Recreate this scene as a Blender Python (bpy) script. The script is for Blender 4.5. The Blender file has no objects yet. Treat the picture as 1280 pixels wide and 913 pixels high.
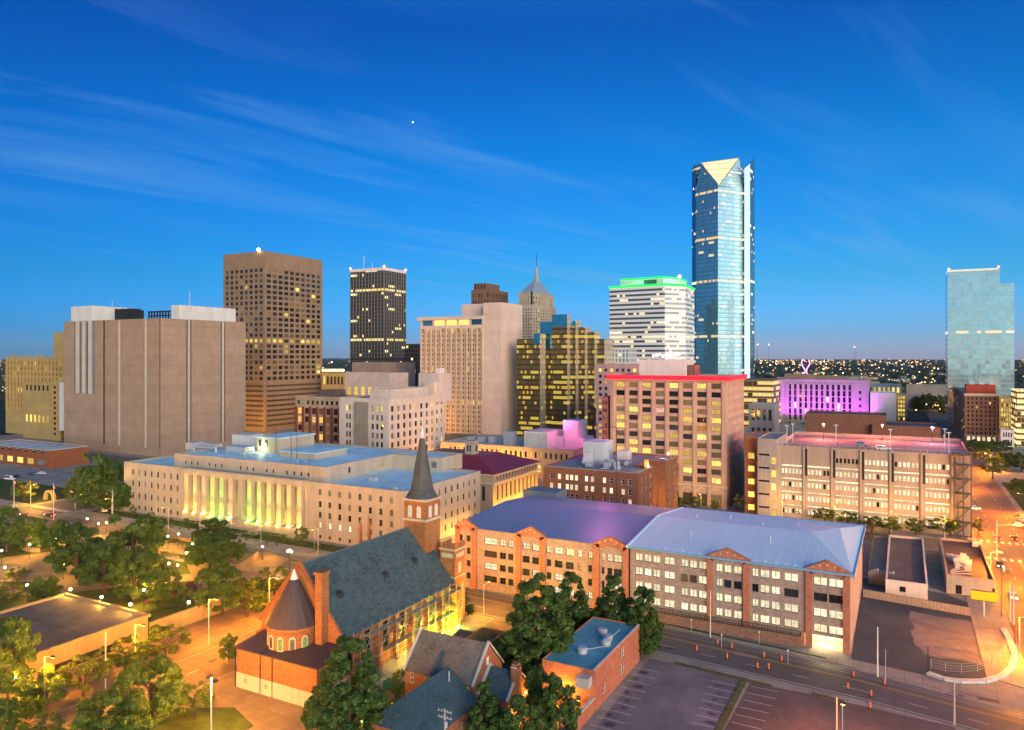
import bpy, math, random
from mathutils import Vector, Matrix
R_ = math.radians
rnd = random.Random(11)
S = bpy.context.scene
COL = S.collection

# ------------------------------------------------------------------ camera
CAM_H, FOC, HZ, CX, YAW = 62.0, 918.0, 445.0, 640.0, R_(28.1)
FX, FY = -math.sin(YAW), math.cos(YAW)
RX, RY = math.cos(YAW), math.sin(YAW)
cd = bpy.data.cameras.new('camera')
cam = bpy.data.objects.new('camera', cd)
COL.objects.link(cam)
cam.location = (0, 0, CAM_H)
cam.rotation_euler = (R_(90), 0, YAW)
cd.sensor_width = 36.0
cd.lens = 36.0 * FOC / 1280.0
cd.shift_y = -11.5 / 1280.0
cd.clip_start = 1.0
cd.clip_end = 90000.0
S.camera = cam
LAMP = 2.2          # one dial for every lamp in the place

# ------------------------------------------------------------------ sky, sun, exposure
S.view_settings.view_transform = 'Standard'
S.view_settings.look = 'None'
S.view_settings.exposure = 0.58
S.view_settings.gamma = 1.0
S.view_settings.use_curve_mapping = False
S.render.engine = 'CYCLES'
S.cycles.use_denoising = True
S.cycles.max_bounces = 6
S.cycles.diffuse_bounces = 3
S.cycles.glossy_bounces = 3
S.cycles.transmission_bounces = 3
S.cycles.sample_clamp_indirect = 4.0
S.cycles.caustics_reflective = False
S.cycles.caustics_refractive = False

SUN_EL = R_(6.0)
SUN_AZ = R_(130.0)          # clockwise from +Y: low in the west, behind the viewer's right shoulder
SKY_STRENGTH = 0.13
world = bpy.data.worlds.new('World')
S.world = world
world.use_nodes = True


class N:
    """small node-tree writer"""
    def __init__(s, nt):
        s.nt = nt

    def add(s, t, **kw):
        n = s.nt.nodes.new(t)
        for k, v in kw.items():
            setattr(n, k, v)
        return n

    def put(s, sock, v):
        if isinstance(v, bpy.types.NodeSocket):
            s.nt.links.new(v, sock)
        elif v is not None:
            if isinstance(v, (tuple, list)) and len(v) == 3 and sock.type == 'RGBA':
                v = tuple(v) + (1.0,)
            sock.default_value = v

    def m(s, op, a, b=None, c=None, clamp=False):
        n = s.add('ShaderNodeMath', operation=op)
        n.use_clamp = clamp
        s.put(n.inputs[0], a)
        if b is not None:
            s.put(n.inputs[1], b)
        if c is not None:
            s.put(n.inputs[2], c)
        return n.outputs[0]

    def mix(s, f, a, b, bt='MIX'):
        n = s.add('ShaderNodeMix', data_type='RGBA', blend_type=bt)
        s.put(n.inputs[0], f)
        s.put(n.inputs[6], a)
        s.put(n.inputs[7], b)
        return n.outputs[2]

    def ramp(s, f, stops):
        n = s.add('ShaderNodeValToRGB')
        e = n.color_ramp.elements
        while len(e) > len(stops):
            e.remove(e[-1])
        while len(e) < len(stops):
            e.new(0.5)
        for el, (p, c) in zip(e, stops):
            el.position = p
            el.color = (c[0], c[1], c[2], 1) if isinstance(c, (tuple, list)) else (c, c, c, 1)
        s.put(n.inputs[0], f)
        return n.outputs[0]

    def noise(s, vec, scale, detail=4.0, rough=0.55, dist=0.0):
        n = s.add('ShaderNodeTexNoise')
        s.put(n.inputs['Vector'], vec)
        n.inputs['Scale'].default_value = scale
        n.inputs['Detail'].default_value = detail
        n.inputs['Roughness'].default_value = rough
        n.inputs['Distortion'].default_value = dist
        return n.outputs[0]

    def xyz(s, vec):
        n = s.add('ShaderNodeSeparateXYZ')
        s.put(n.inputs[0], vec)
        return n.outputs

    def vec(s, x, y, z=0.0):
        n = s.add('ShaderNodeCombineXYZ')
        s.put(n.inputs[0], x)
        s.put(n.inputs[1], y)
        s.put(n.inputs[2], z)
        return n.outputs[0]

    def white(s, vec):
        n = s.add('ShaderNodeTexWhiteNoise', noise_dimensions='3D')
        s.put(n.inputs['Vector'], vec)
        return n.outputs['Value'], n.outputs['Color']


def build_world():
    nt = world.node_tree
    nt.nodes.clear()
    g = N(nt)
    out = g.add('ShaderNodeOutputWorld')
    bg = g.add('ShaderNodeBackground')
    sky = g.add('ShaderNodeTexSky', sky_type='NISHITA')
    sky.sun_disc = False
    sky.sun_elevation = SUN_EL
    sky.sun_rotation = SUN_AZ
    sky.air_density = 1.0
    sky.dust_density = 0.4
    sky.ozone_density = 5.0
    tc = g.add('ShaderNodeTexCoord')
    d = tc.outputs['Generated']
    x, y, z = g.xyz(d)
    hs = g.add('ShaderNodeHueSaturation')
    hs.inputs['Saturation'].default_value = SKY_SAT
    hs.inputs['Value'].default_value = 1.0
    g.put(hs.inputs['Color'], sky.outputs[0])
    # zenith lifted as fill light, deep blue below it, brighter azure towards the horizon, paler violet in the last degrees
    el = g.m('MAXIMUM', z, 0.0)
    tint = g.ramp(el, SKY_TINT)
    col = g.mix(1.0, hs.outputs[0], tint, 'MULTIPLY')
    # the western side of the dusk sky is the brighter one
    lat = g.m('MINIMUM', g.m('MAXIMUM', g.m('ADD', g.m('MULTIPLY', x, RX), g.m('MULTIPLY', y, RY)), -0.7), 0.8)
    side = g.vec(g.m('ADD', 1.0, g.m('MULTIPLY', lat, 1.2)), g.m('ADD', 1.0, g.m('MULTIPLY', lat, 0.6)), g.m('ADD', 1.0, g.m('MULTIPLY', lat, 0.42)))
    col = g.mix(1.0, col, side, 'MULTIPLY')
    # and the half of it around the set sun, behind the viewer, is the brightest
    back = g.m('MAXIMUM', g.m('SUBTRACT', g.m('MULTIPLY', x, -FX), g.m('MULTIPLY', y, FY)), 0.0)
    glow = g.vec(g.m('ADD', 1.0, g.m('MULTIPLY', back, 2.0)), g.m('ADD', 1.0, g.m('MULTIPLY', back, 1.5)), g.m('ADD', 1.0, g.m('MULTIPLY', back, 0.6)))
    col = g.mix(1.0, col, glow, 'MULTIPLY')
    # thin cirrus: the view direction cast onto a high flat layer
    zz_ = g.m('ADD', g.m('MAXIMUM', z, 0.0), 0.10)
    px = g.m('DIVIDE', x, zz_)
    py = g.m('DIVIDE', y, zz_)
    rot = R_(67)
    ux = g.m('ADD', g.m('MULTIPLY', px, math.cos(rot)), g.m('MULTIPLY', py, math.sin(rot)))
    uy = g.m('SUBTRACT', g.m('MULTIPLY', py, math.cos(rot)), g.m('MULTIPLY', px, math.sin(rot)))
    n1 = g.noise(g.vec(g.m('MULTIPLY', ux, 0.45), g.m('MULTIPLY', uy, 2.4)), 1.1, 9.0, 0.62, 0.5)
    n2 = g.noise(g.vec(g.m('MULTIPLY', ux, 0.35), g.m('MULTIPLY', uy, 0.5), 8.3), 0.9, 3.0, 0.5, 0.3)
    c1 = g.ramp(n1, [(0.49, 0.0), (0.78, 1.0)])
    c2 = g.ramp(n2, [(0.40, 0.0), (0.64, 1.0)])
    cl = g.m('MULTIPLY', g.m('MULTIPLY', c1, c2), g.ramp(el, [(0.0, 0.25), (0.10, 0.9), (0.6, 0.5)]))
    col = g.mix(g.m('MULTIPLY', cl, CLOUD_AMT), col, CLOUD_COL)
    g.put(bg.inputs['Color'], col)
    bg.inputs['Strength'].default_value = SKY_STRENGTH
    nt.links.new(bg.outputs[0], out.inputs[0])


SKY_SAT = 1.0
SKY_TINT = [(0.0, (1.0, 1.25, 2.7)), (0.03, (0.55, 1.02, 2.1)), (0.10, (0.26, 0.92, 1.28)), (0.26, (0.03, 0.80, 1.2)), (0.41, (0.02, 0.52, 1.02)), (0.6, (0.45, 1.3, 1.5)), (1.0, (0.8, 1.7, 1.6))]
CLOUD_AMT = 0.85
CLOUD_COL = (1.0, 2.3, 4.1)
build_world()

sd = bpy.data.lights.new('sun', 'SUN')
sun = bpy.data.objects.new('sun', sd)
COL.objects.link(sun)
sd.energy = 3.4
sd.angle = R_(45)
sd.color = (1.0, 0.72, 0.44)
sv = Vector((math.sin(SUN_AZ) * math.cos(SUN_EL), math.cos(SUN_AZ) * math.cos(SUN_EL), math.sin(SUN_EL)))
sun.rotation_euler = (-sv).to_track_quat('-Z', 'Y').to_euler()


# ------------------------------------------------------------------ surveying helpers
def ray(u):
    t = (u - CX) / FOC
    return FX + RX * t, FY + RY * t


def gp(u, v, z=0.0):
    """the point at height z that the survey photograph shows at (u, v)"""
    d = (CAM_H - z) * FOC / (v - HZ)
    a, b = ray(u)
    return a * d, b * d


def px_d(u, d):
    a, b = ray(u)
    return a * d, b * d


def ax(u, y):
    a, b = ray(u)
    return a / b * y


def ay(u, x):
    a, b = ray(u)
    return b / a * x


def dep(x, y):
    return FX * x + FY * y


def hz(v, x, y):
    return CAM_H - (v - HZ) * dep(x, y) / FOC


# ------------------------------------------------------------------ materials
MATS = {}


def new_mat(name):
    m = bpy.data.materials.new(name)
    m.use_nodes = True
    nt = m.node_tree
    b = nt.nodes['Principled BSDF']
    return m, N(nt), b


def uv(g):
    return g.add('ShaderNodeTexCoord').outputs['UV']


def objc(g):
    return g.add('ShaderNodeTexCoord').outputs['Object']


def sc(c, f):
    return (c[0] * f, c[1] * f, c[2] * f)


def bump(g, b, h, dist=0.05, st=0.4):
    n = g.add('ShaderNodeBump')
    n.inputs['Strength'].default_value = st
    n.inputs['Distance'].default_value = dist
    g.put(n.inputs['Height'], h)
    g.nt.links.new(n.outputs[0], b.inputs['Normal'])


def mat_plain(name, col, rough=0.8, var=0.18, scale=0.25, metal=0.0, spec=0.3):
    if name in MATS:
        return MATS[name]
    m, g, b = new_mat(name)
    o = objc(g)
    n = g.noise(o, scale, 6.0, 0.65)
    n2 = g.noise(o, scale * 9, 3.0, 0.6)
    f = g.m('ADD', g.m('MULTIPLY', n, 0.7), g.m('MULTIPLY', n2, 0.3))
    c = g.mix(g.ramp(f, [(0.3, 0.0), (0.7, 1.0)]), sc(col, 1 - var), sc(col, 1 + var))
    g.put(b.inputs['Base Color'], c)
    b.inputs['Roughness'].default_value = rough
    b.inputs['Metallic'].default_value = metal
    b.inputs['Specular IOR Level'].default_value = spec
    bump(g, b, n2, 0.03, 0.25)
    MATS[name] = m
    return m


def mat_concrete(name, col, panel=(0, 0), var=0.16, streak=0.35, joint=0.55, rough=0.85):
    """weathered wall: blotches, rain streaks running down, optional panel joints (metres)"""
    if name in MATS:
        return MATS[name]
    m, g, b = new_mat(name)
    w = uv(g)
    x, y, _ = g.xyz(w)
    n = g.noise(w, 0.11, 6.0, 0.6)
    st = g.noise(g.vec(g.m('MULTIPLY', x, 1.2), g.m('MULTIPLY', y, 0.07)), 1.0, 5.0, 0.6)
    fi = g.noise(w, 2.3, 4.0, 0.7)
    f = g.m('ADD', g.m('MULTIPLY', n, 0.45), g.m('ADD', g.m('MULTIPLY', st, streak), g.m('MULTIPLY', fi, 0.55 - streak)))
    c = g.mix(g.ramp(f, [(0.34, 0.0), (0.66, 1.0)]), sc(col, 1 - var * 2.2), sc(col, 1 + var * 1.3))
    if panel[0] or panel[1]:
        j = None
        cell = []
        for q, p in ((x, panel[0]), (y, panel[1])):
            if p:
                fr = g.m('FRACT', g.m('DIVIDE', q, p))
                k = g.m('LESS_THAN', fr, min(0.12 / p, 0.2))
                j = k if j is None else g.m('MAXIMUM', j, k)
                cell.append(g.m('FLOOR', g.m('DIVIDE', q, p)))
            else:
                cell.append(0.0)
        wv, _ = g.white(g.vec(cell[0], cell[1], 3.0))
        c = g.mix(g.m('MULTIPLY', wv, 0.22), c, sc(col, 0.62))
        c = g.mix(g.m('MULTIPLY', j, joint), c, sc(col, 0.3))
    g.put(b.inputs['Base Color'], c)
    b.inputs['Roughness'].default_value = rough
    b.inputs['Specular IOR Level'].default_value = 0.25
    bump(g, b, fi, 0.03, 0.3)
    MATS[name] = m
    return m


def mat_brick(name, col, mortar=None, bw=0.55, bh=0.19, var=0.3):
    if name in MATS:
        return MATS[name]
    m, g, b = new_mat(name)
    w = uv(g)
    br = g.add('ShaderNodeTexBrick')
    g.put(br.inputs['Vector'], w)
    g.put(br.inputs['Color1'], sc(col, 1 - var))
    g.put(br.inputs['Color2'], sc(col, 1 + var))
    g.put(br.inputs['Mortar'], mortar or sc(col, 0.7))
    br.inputs['Scale'].default_value = 1.0
    br.inputs['Mortar Size'].default_value = 0.02
    br.inputs['Brick Width'].default_value = bw
    br.inputs['Row Height'].default_value = bh
    x, y, _ = g.xyz(w)
    n = g.noise(w, 0.15, 6.0, 0.65)
    st = g.noise(g.vec(x, g.m('MULTIPLY', y, 0.08)), 1.0, 4.0, 0.6)
    f = g.m('ADD', g.m('MULTIPLY', n, 0.6), g.m('MULTIPLY', st, 0.4))
    c = g.mix(g.m('MULTIPLY', g.ramp(f, [(0.4, 0.0), (0.68, 1.0)]), 0.55), br.outputs[0], sc(col, 0.55))
    g.put(b.inputs['Base Color'], c)
    b.inputs['Roughness'].default_value = 0.88
    b.inputs['Specular IOR Level'].default_value = 0.2
    bump(g, b, br.outputs[1], 0.02, -0.3)
    MATS[name] = m
    return m


def mat_roof(name, col, rough=0.75, spec=0.3, strip=0.0, patch=0.35):
    """flat membrane: lapped sheets, ponding stains, patched squares"""
    if name in MATS:
        return MATS[name]
    m, g, b = new_mat(name)
    w = uv(g)
    x, y, _ = g.xyz(w)
    n = g.noise(w, 0.09, 7.0, 0.68, 0.6)
    fi = g.noise(w, 1.7, 4.0, 0.7)
    wv, _ = g.white(g.vec(g.m('FLOOR', g.m('DIVIDE', x, 3.1)), g.m('FLOOR', g.m('DIVIDE', y, 9.0)), 1.0))
    lap = g.m('LESS_THAN', g.m('FRACT', g.m('DIVIDE', x, 3.1)), 0.05)
    c = g.mix(g.ramp(n, [(0.36, 0.0), (0.62, 1.0)]), sc(col, 1 - patch * 1.3), sc(col, 1.1))
    c = g.mix(g.m('MULTIPLY', wv, 0.3), c, sc(col, 0.7))
    c = g.mix(g.m('MULTIPLY', fi, 0.25), c, sc(col, 0.75))
    c = g.mix(g.m('MULTIPLY', lap, 0.35), c, sc(col, 0.5))
    g.put(b.inputs['Base Color'], c)
    b.inputs['Roughness'].default_value = rough
    b.inputs['Specular IOR Level'].default_value = spec
    bump(g, b, n, 0.1, 0.2)
    MATS[name] = m
    return m


def mat_seam(name, col, rough=0.35, metal=0.7, gap=0.6):
    """standing-seam metal roof"""
    if name in MATS:
        return MATS[name]
    m, g, b = new_mat(name)
    w = uv(g)
    x, y, _ = g.xyz(w)
    fr = g.m('FRACT', g.m('DIVIDE', x, gap))
    rib = g.m('LESS_THAN', fr, 0.14)
    cross = g.m('LESS_THAN', g.m('FRACT', g.m('DIVIDE', y, 7.3)), 0.02)
    wv, _ = g.white(g.vec(g.m('FLOOR', g.m('DIVIDE', x, gap)), g.m('FLOOR', g.m('DIVIDE', y, 7.3)), 2.0))
    n = g.noise(w, 0.2, 5.0, 0.6)
    c = g.mix(g.m('MULTIPLY', wv, 0.35), col, sc(col, 0.8))
    c = g.mix(g.m('MULTIPLY', n, 0.3), c, sc(col, 0.75))
    c = g.mix(g.m('MULTIPLY', g.m('MAXIMUM', rib, cross), 0.32), c, sc(col, 0.5))
    g.put(b.inputs['Base Color'], c)
    b.inputs['Roughness'].default_value = rough
    b.inputs['Metallic'].default_value = metal
    bump(g, b, rib, 0.05, 0.5)
    MATS[name] = m
    return m


def mat_slate(name, col, w_=0.55, h_=0.32, var=0.25, rough=0.7):
    if name in MATS:
        return MATS[name]
    m, g, b = new_mat(name)
    w = uv(g)
    br = g.add('ShaderNodeTexBrick')
    g.put(br.inputs['Vector'], w)
    g.put(br.inputs['Color1'], sc(col, 1 - var))
    g.put(br.inputs['Color2'], sc(col, 1 + var))
    g.put(br.inputs['Mortar'], sc(col, 0.45))
    br.inputs['Scale'].default_value = 1.0
    br.inputs['Mortar Size'].default_value = 0.025
    br.inputs['Brick Width'].default_value = w_
    br.inputs['Row Height'].default_value = h_
    n = g.noise(w, 0.22, 6.0, 0.7)
    c = g.mix(g.ramp(n, [(0.38, 0.0), (0.68, 0.7)]), br.outputs[0], sc(col, 1.5))
    g.put(b.inputs['Base Color'], c)
    b.inputs['Roughness'].default_value = rough
    b.inputs['Specular IOR Level'].default_value = 0.35
    bump(g, b, br.outputs[1], 0.03, -0.35)
    MATS[name] = m
    return m


def mat_emit(name, col, strength, base=(0.8, 0.8, 0.8)):
    if name in MATS:
        return MATS[name]
    m, g, b = new_mat(name)
    b.inputs['Base Color'].default_value = tuple(base) + (1,)
    b.inputs['Emission Color'].default_value = tuple(col) + (1,)
    b.inputs['Emission Strength'].default_value = strength
    MATS[name] = m
    return m


def mat_lit(name, col, col2, lo, hi, inner=0.6):
    """lit window: every pane has its own brightness and tint, blinds and furniture break it up"""
    if name in MATS:
        return MATS[name]
    m, g, b = new_mat(name)
    oi = g.add('ShaderNodeObjectInfo').outputs['Random']
    isl = g.add('ShaderNodeNewGeometry').outputs['Random Per Island']
    r = g.m('FRACT', g.m('ADD', g.m('MULTIPLY', oi, 7.13), g.m('MULTIPLY', isl, 3.71)))
    w = uv(g)
    x, y, _ = g.xyz(w)
    n = g.noise(g.vec(g.m('ADD', x, g.m('MULTIPLY', r, 91.0)), y, r), 1.3, 3.0, 0.6)
    st = g.m('ADD', lo, g.m('MULTIPLY', g.m('POWER', r, 1.5), hi - lo))
    st = g.m('MULTIPLY', st, g.m('ADD', 1 - inner * 0.5, g.m('MULTIPLY', g.m('SUBTRACT', n, 0.5), inner * 2.4)))
    st = g.m('MAXIMUM', st, lo * 0.15)
    c = g.mix(g.m('FRACT', g.m('MULTIPLY', r, 5.3)), col, col2)
    b.inputs['Base Color'].default_value = (0.05, 0.045, 0.04, 1)
    b.inputs['Roughness'].default_value = 0.15
    g.put(b.inputs['Emission Color'], c)
    g.put(b.inputs['Emission Strength'], st)
    MATS[name] = m
    return m


def mat_glass(name, col=(0.02, 0.025, 0.03), rough=0.06, metal=0.0):
    if name in MATS:
        return MATS[name]
    m, g, b = new_mat(name)
    oi = g.add('ShaderNodeObjectInfo').outputs['Random']
    isl = g.add('ShaderNodeNewGeometry').outputs['Random Per Island']
    r = g.m('FRACT', g.m('ADD', g.m('MULTIPLY', oi, 7.13), g.m('MULTIPLY', isl, 3.71)))
    g.put(b.inputs['Base Color'], g.mix(r, sc(col, 0.5), sc(col, 2.2)))
    b.inputs['Roughness'].default_value = rough
    b.inputs['Metallic'].default_value = metal
    b.inputs['Specular IOR Level'].default_value = 0.7
    MATS[name] = m
    return m


def mat_curtain(name, glass, frame, cw, fh, lit=0.1, rowlit=0.06, litcol=(1.0, 0.72, 0.28), litcol2=(1.0, 0.85, 0.5),
                st=1.6, metal=0.85, rough=0.08, mull=0.07, span=0.16, wob=0.03, spandrel=None, spanh=0.0):
    """curtain wall: mullion grid, floor bands, panes that tilt a hair and catch the sky unevenly, some rooms lit"""
    if name in MATS:
        return MATS[name]
    m, g, b = new_mat(name)
    w = uv(g)
    x, y, _ = g.xyz(w)
    cx = g.m('DIVIDE', x, cw)
    cy = g.m('DIVIDE', y, fh)
    ix, iy = g.m('FLOOR', cx), g.m('FLOOR', cy)
    fx, fy = g.m('FRACT', cx), g.m('FRACT', cy)
    wv, wc = g.white(g.vec(ix, iy, 1.0))
    wv2, _ = g.white(g.vec(g.m('FLOOR', g.m('DIVIDE', ix, 4.0)), iy, 4.0))
    rv, _ = g.white(g.vec(iy, 7.0, 2.0))
    fr = g.m('MAXIMUM', g.m('LESS_THAN', fx, mull), g.m('LESS_THAN', fy, span))
    islit = g.m('MAXIMUM', g.m('GREATER_THAN', wv, 1 - lit * 0.5),
                g.m('MAXIMUM', g.m('GREATER_THAN', wv2, 1 - lit * 0.5),
                    g.m('MULTIPLY', g.m('GREATER_THAN', rv, 1 - rowlit), g.m('GREATER_THAN', wv, 0.25))))
    islit = g.m('MULTIPLY', g.m('MULTIPLY', islit, g.m('GREATER_THAN', fy, 0.42)), g.m('SUBTRACT', 1.0, fr))
    gc = g.mix(g.m('MULTIPLY', wv, 0.5), glass, sc(glass, 0.55))
    if spandrel is not None:
        sp = g.m('LESS_THAN', fy, spanh)
        gc = g.mix(sp, gc, spandrel)
        islit = g.m('MULTIPLY', islit, g.m('SUBTRACT', 1.0, sp))
        met = g.m('MULTIPLY', g.m('SUBTRACT', 1.0, g.m('MAXIMUM', sp, fr)), metal)
        rgh = g.m('ADD', rough, g.m('MULTIPLY', g.m('MAXIMUM', sp, fr), 0.5))
    else:
        met = g.m('MULTIPLY', g.m('SUBTRACT', 1.0, fr), metal)
        rgh = g.m('ADD', rough, g.m('MULTIPLY', fr, 0.4))
    c = g.mix(fr, gc, frame)
    c = g.mix(islit, c, (0.03, 0.025, 0.02))
    g.put(b.inputs['Base Color'], c)
    g.put(b.inputs['Metallic'], g.m('MULTIPLY', met, g.m('SUBTRACT', 1.0, islit)))
    g.put(b.inputs['Roughness'], rgh)
    n = g.noise(w, 0.9, 3.0, 0.6)
    es = g.m('MULTIPLY', islit, g.m('MULTIPLY', g.m('ADD', 0.35, n), st))
    g.put(b.inputs['Emission Color'], g.mix(wv2, litcol, litcol2))
    g.put(b.inputs['Emission Strength'], es)
    # per-pane tilt
    nm = g.add('ShaderNodeNewGeometry').outputs['Normal']
    off = g.add('ShaderNodeVectorMath', operation='MULTIPLY_ADD')
    g.put(off.inputs[0], wc)
    off.inputs[1].default_value = (wob, wob, wob)
    off.inputs[2].default_value = (-wob / 2,) * 3
    ad = g.add('ShaderNodeVectorMath', operation='ADD')
    g.put(ad.inputs[0], nm)
    g.put(ad.inputs[1], off.outputs[0])
    nn = g.add('ShaderNodeVectorMath', operation='NORMALIZE')
    g.put(nn.inputs[0], ad.outputs[0])
    g.nt.links.new(nn.outputs[0], b.inputs['Normal'])
    MATS[name] = m
    return m


def mat_ground(name, col, var=0.3, scale=0.06, rough=0.9, spec=0.25, crack=0.0, fine=3.0):
    if name in MATS:
        return MATS[name]
    m, g, b = new_mat(name)
    w = uv(g)
    n = g.noise(w, scale, 7.0, 0.65, 0.4)
    f = g.noise(w, fine, 4.0, 0.7)
    q = g.m('ADD', g.m('MULTIPLY', n, 0.7), g.m('MULTIPLY', f, 0.3))
    c = g.mix(g.ramp(q, [(0.32, 0.0), (0.66, 1.0)]), sc(col, 1 - var), sc(col, 1 + var))
    if crack:
        v = g.add('ShaderNodeTexVoronoi', feature='DISTANCE_TO_EDGE')
        g.put(v.inputs['Vector'], w)
        v.inputs['Scale'].default_value = crack
        k = g.m('LESS_THAN', v.outputs['Distance'], 0.02)
        c = g.mix(g.m('MULTIPLY', k, 0.22), c, sc(col, 0.4))
    g.put(b.inputs['Base Color'], c)
    b.inputs['Roughness'].default_value = rough
    b.inputs['Specular IOR Level'].default_value = spec
    bump(g, b, f, 0.02, 0.3)
    MATS[name] = m
    return m


def mat_slabs(name, col, size=1.6, var=0.16):
    if name in MATS:
        return MATS[name]
    m, g, b = new_mat(name)
    w = uv(g)
    x, y, _ = g.xyz(w)
    wv, _ = g.white(g.vec(g.m('FLOOR', g.m('DIVIDE', x, size)), g.m('FLOOR', g.m('DIVIDE', y, size)), 2.0))
    j = g.m('MAXIMUM', g.m('LESS_THAN', g.m('FRACT', g.m('DIVIDE', x, size)), 0.04),
            g.m('LESS_THAN', g.m('FRACT', g.m('DIVIDE', y, size)), 0.04))
    n = g.noise(w, 0.14, 6.0, 0.65)
    c = g.mix(g.ramp(n, [(0.35, 0.0), (0.65, 1.0)]), sc(col, 1 - var * 1.6), sc(col, 1 + var))
    c = g.mix(g.m('MULTIPLY', wv, 0.25), c, sc(col, 0.7))
    c = g.mix(g.m('MULTIPLY', j, 0.5), c, sc(col, 0.4))
    g.put(b.inputs['Base Color'], c)
    b.inputs['Roughness'].default_value = 0.85
    b.inputs['Specular IOR Level'].default_value = 0.25
    MATS[name] = m
    return m


def mat_leaf(name, col, col2, tr=0.35):
    if name in MATS:
        return MATS[name]
    m, g, b = new_mat(name)
    nt = g.nt
    out = nt.nodes['Material Output']
    nt.nodes.remove(b)
    isl = g.add('ShaderNodeNewGeometry').outputs['Random Per Island']
    oi = g.add('ShaderNodeObjectInfo').outputs['Random']
    n = g.noise(objc(g), 2.6, 3.0, 0.6)
    f = g.m('ADD', g.m('MULTIPLY', isl, 0.38), g.m('ADD', g.m('MULTIPLY', n, 0.6), g.m('MULTIPLY', oi, 0.2)))
    c = g.mix(g.ramp(f, [(0.25, 0.0), (0.85, 1.0)]), col, col2)
    d = g.add('ShaderNodeBsdfDiffuse')
    t = g.add('ShaderNodeBsdfTranslucent')
    gl = g.add('ShaderNodeBsdfGlossy')
    gl.inputs['Roughness'].default_value = 0.45
    g.put(gl.inputs['Color'], (0.5, 0.5, 0.5))
    g.put(d.inputs['Color'], c)
    g.put(t.inputs['Color'], g.mix(0.4, c, (0.14, 0.16, 0.02)))
    mx = g.add('ShaderNodeMixShader')
    mx.inputs[0].default_value = tr
    nt.links.new(d.outputs[0], mx.inputs[1])
    nt.links.new(t.outputs[0], mx.inputs[2])
    mx2 = g.add('ShaderNodeMixShader')
    mx2.inputs[0].default_value = 0.04
    nt.links.new(mx.outputs[0], mx2.inputs[1])
    nt.links.new(gl.outputs[0], mx2.inputs[2])
    nt.links.new(mx2.outputs[0], out.inputs[0])
    MATS[name] = m
    return m


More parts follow.
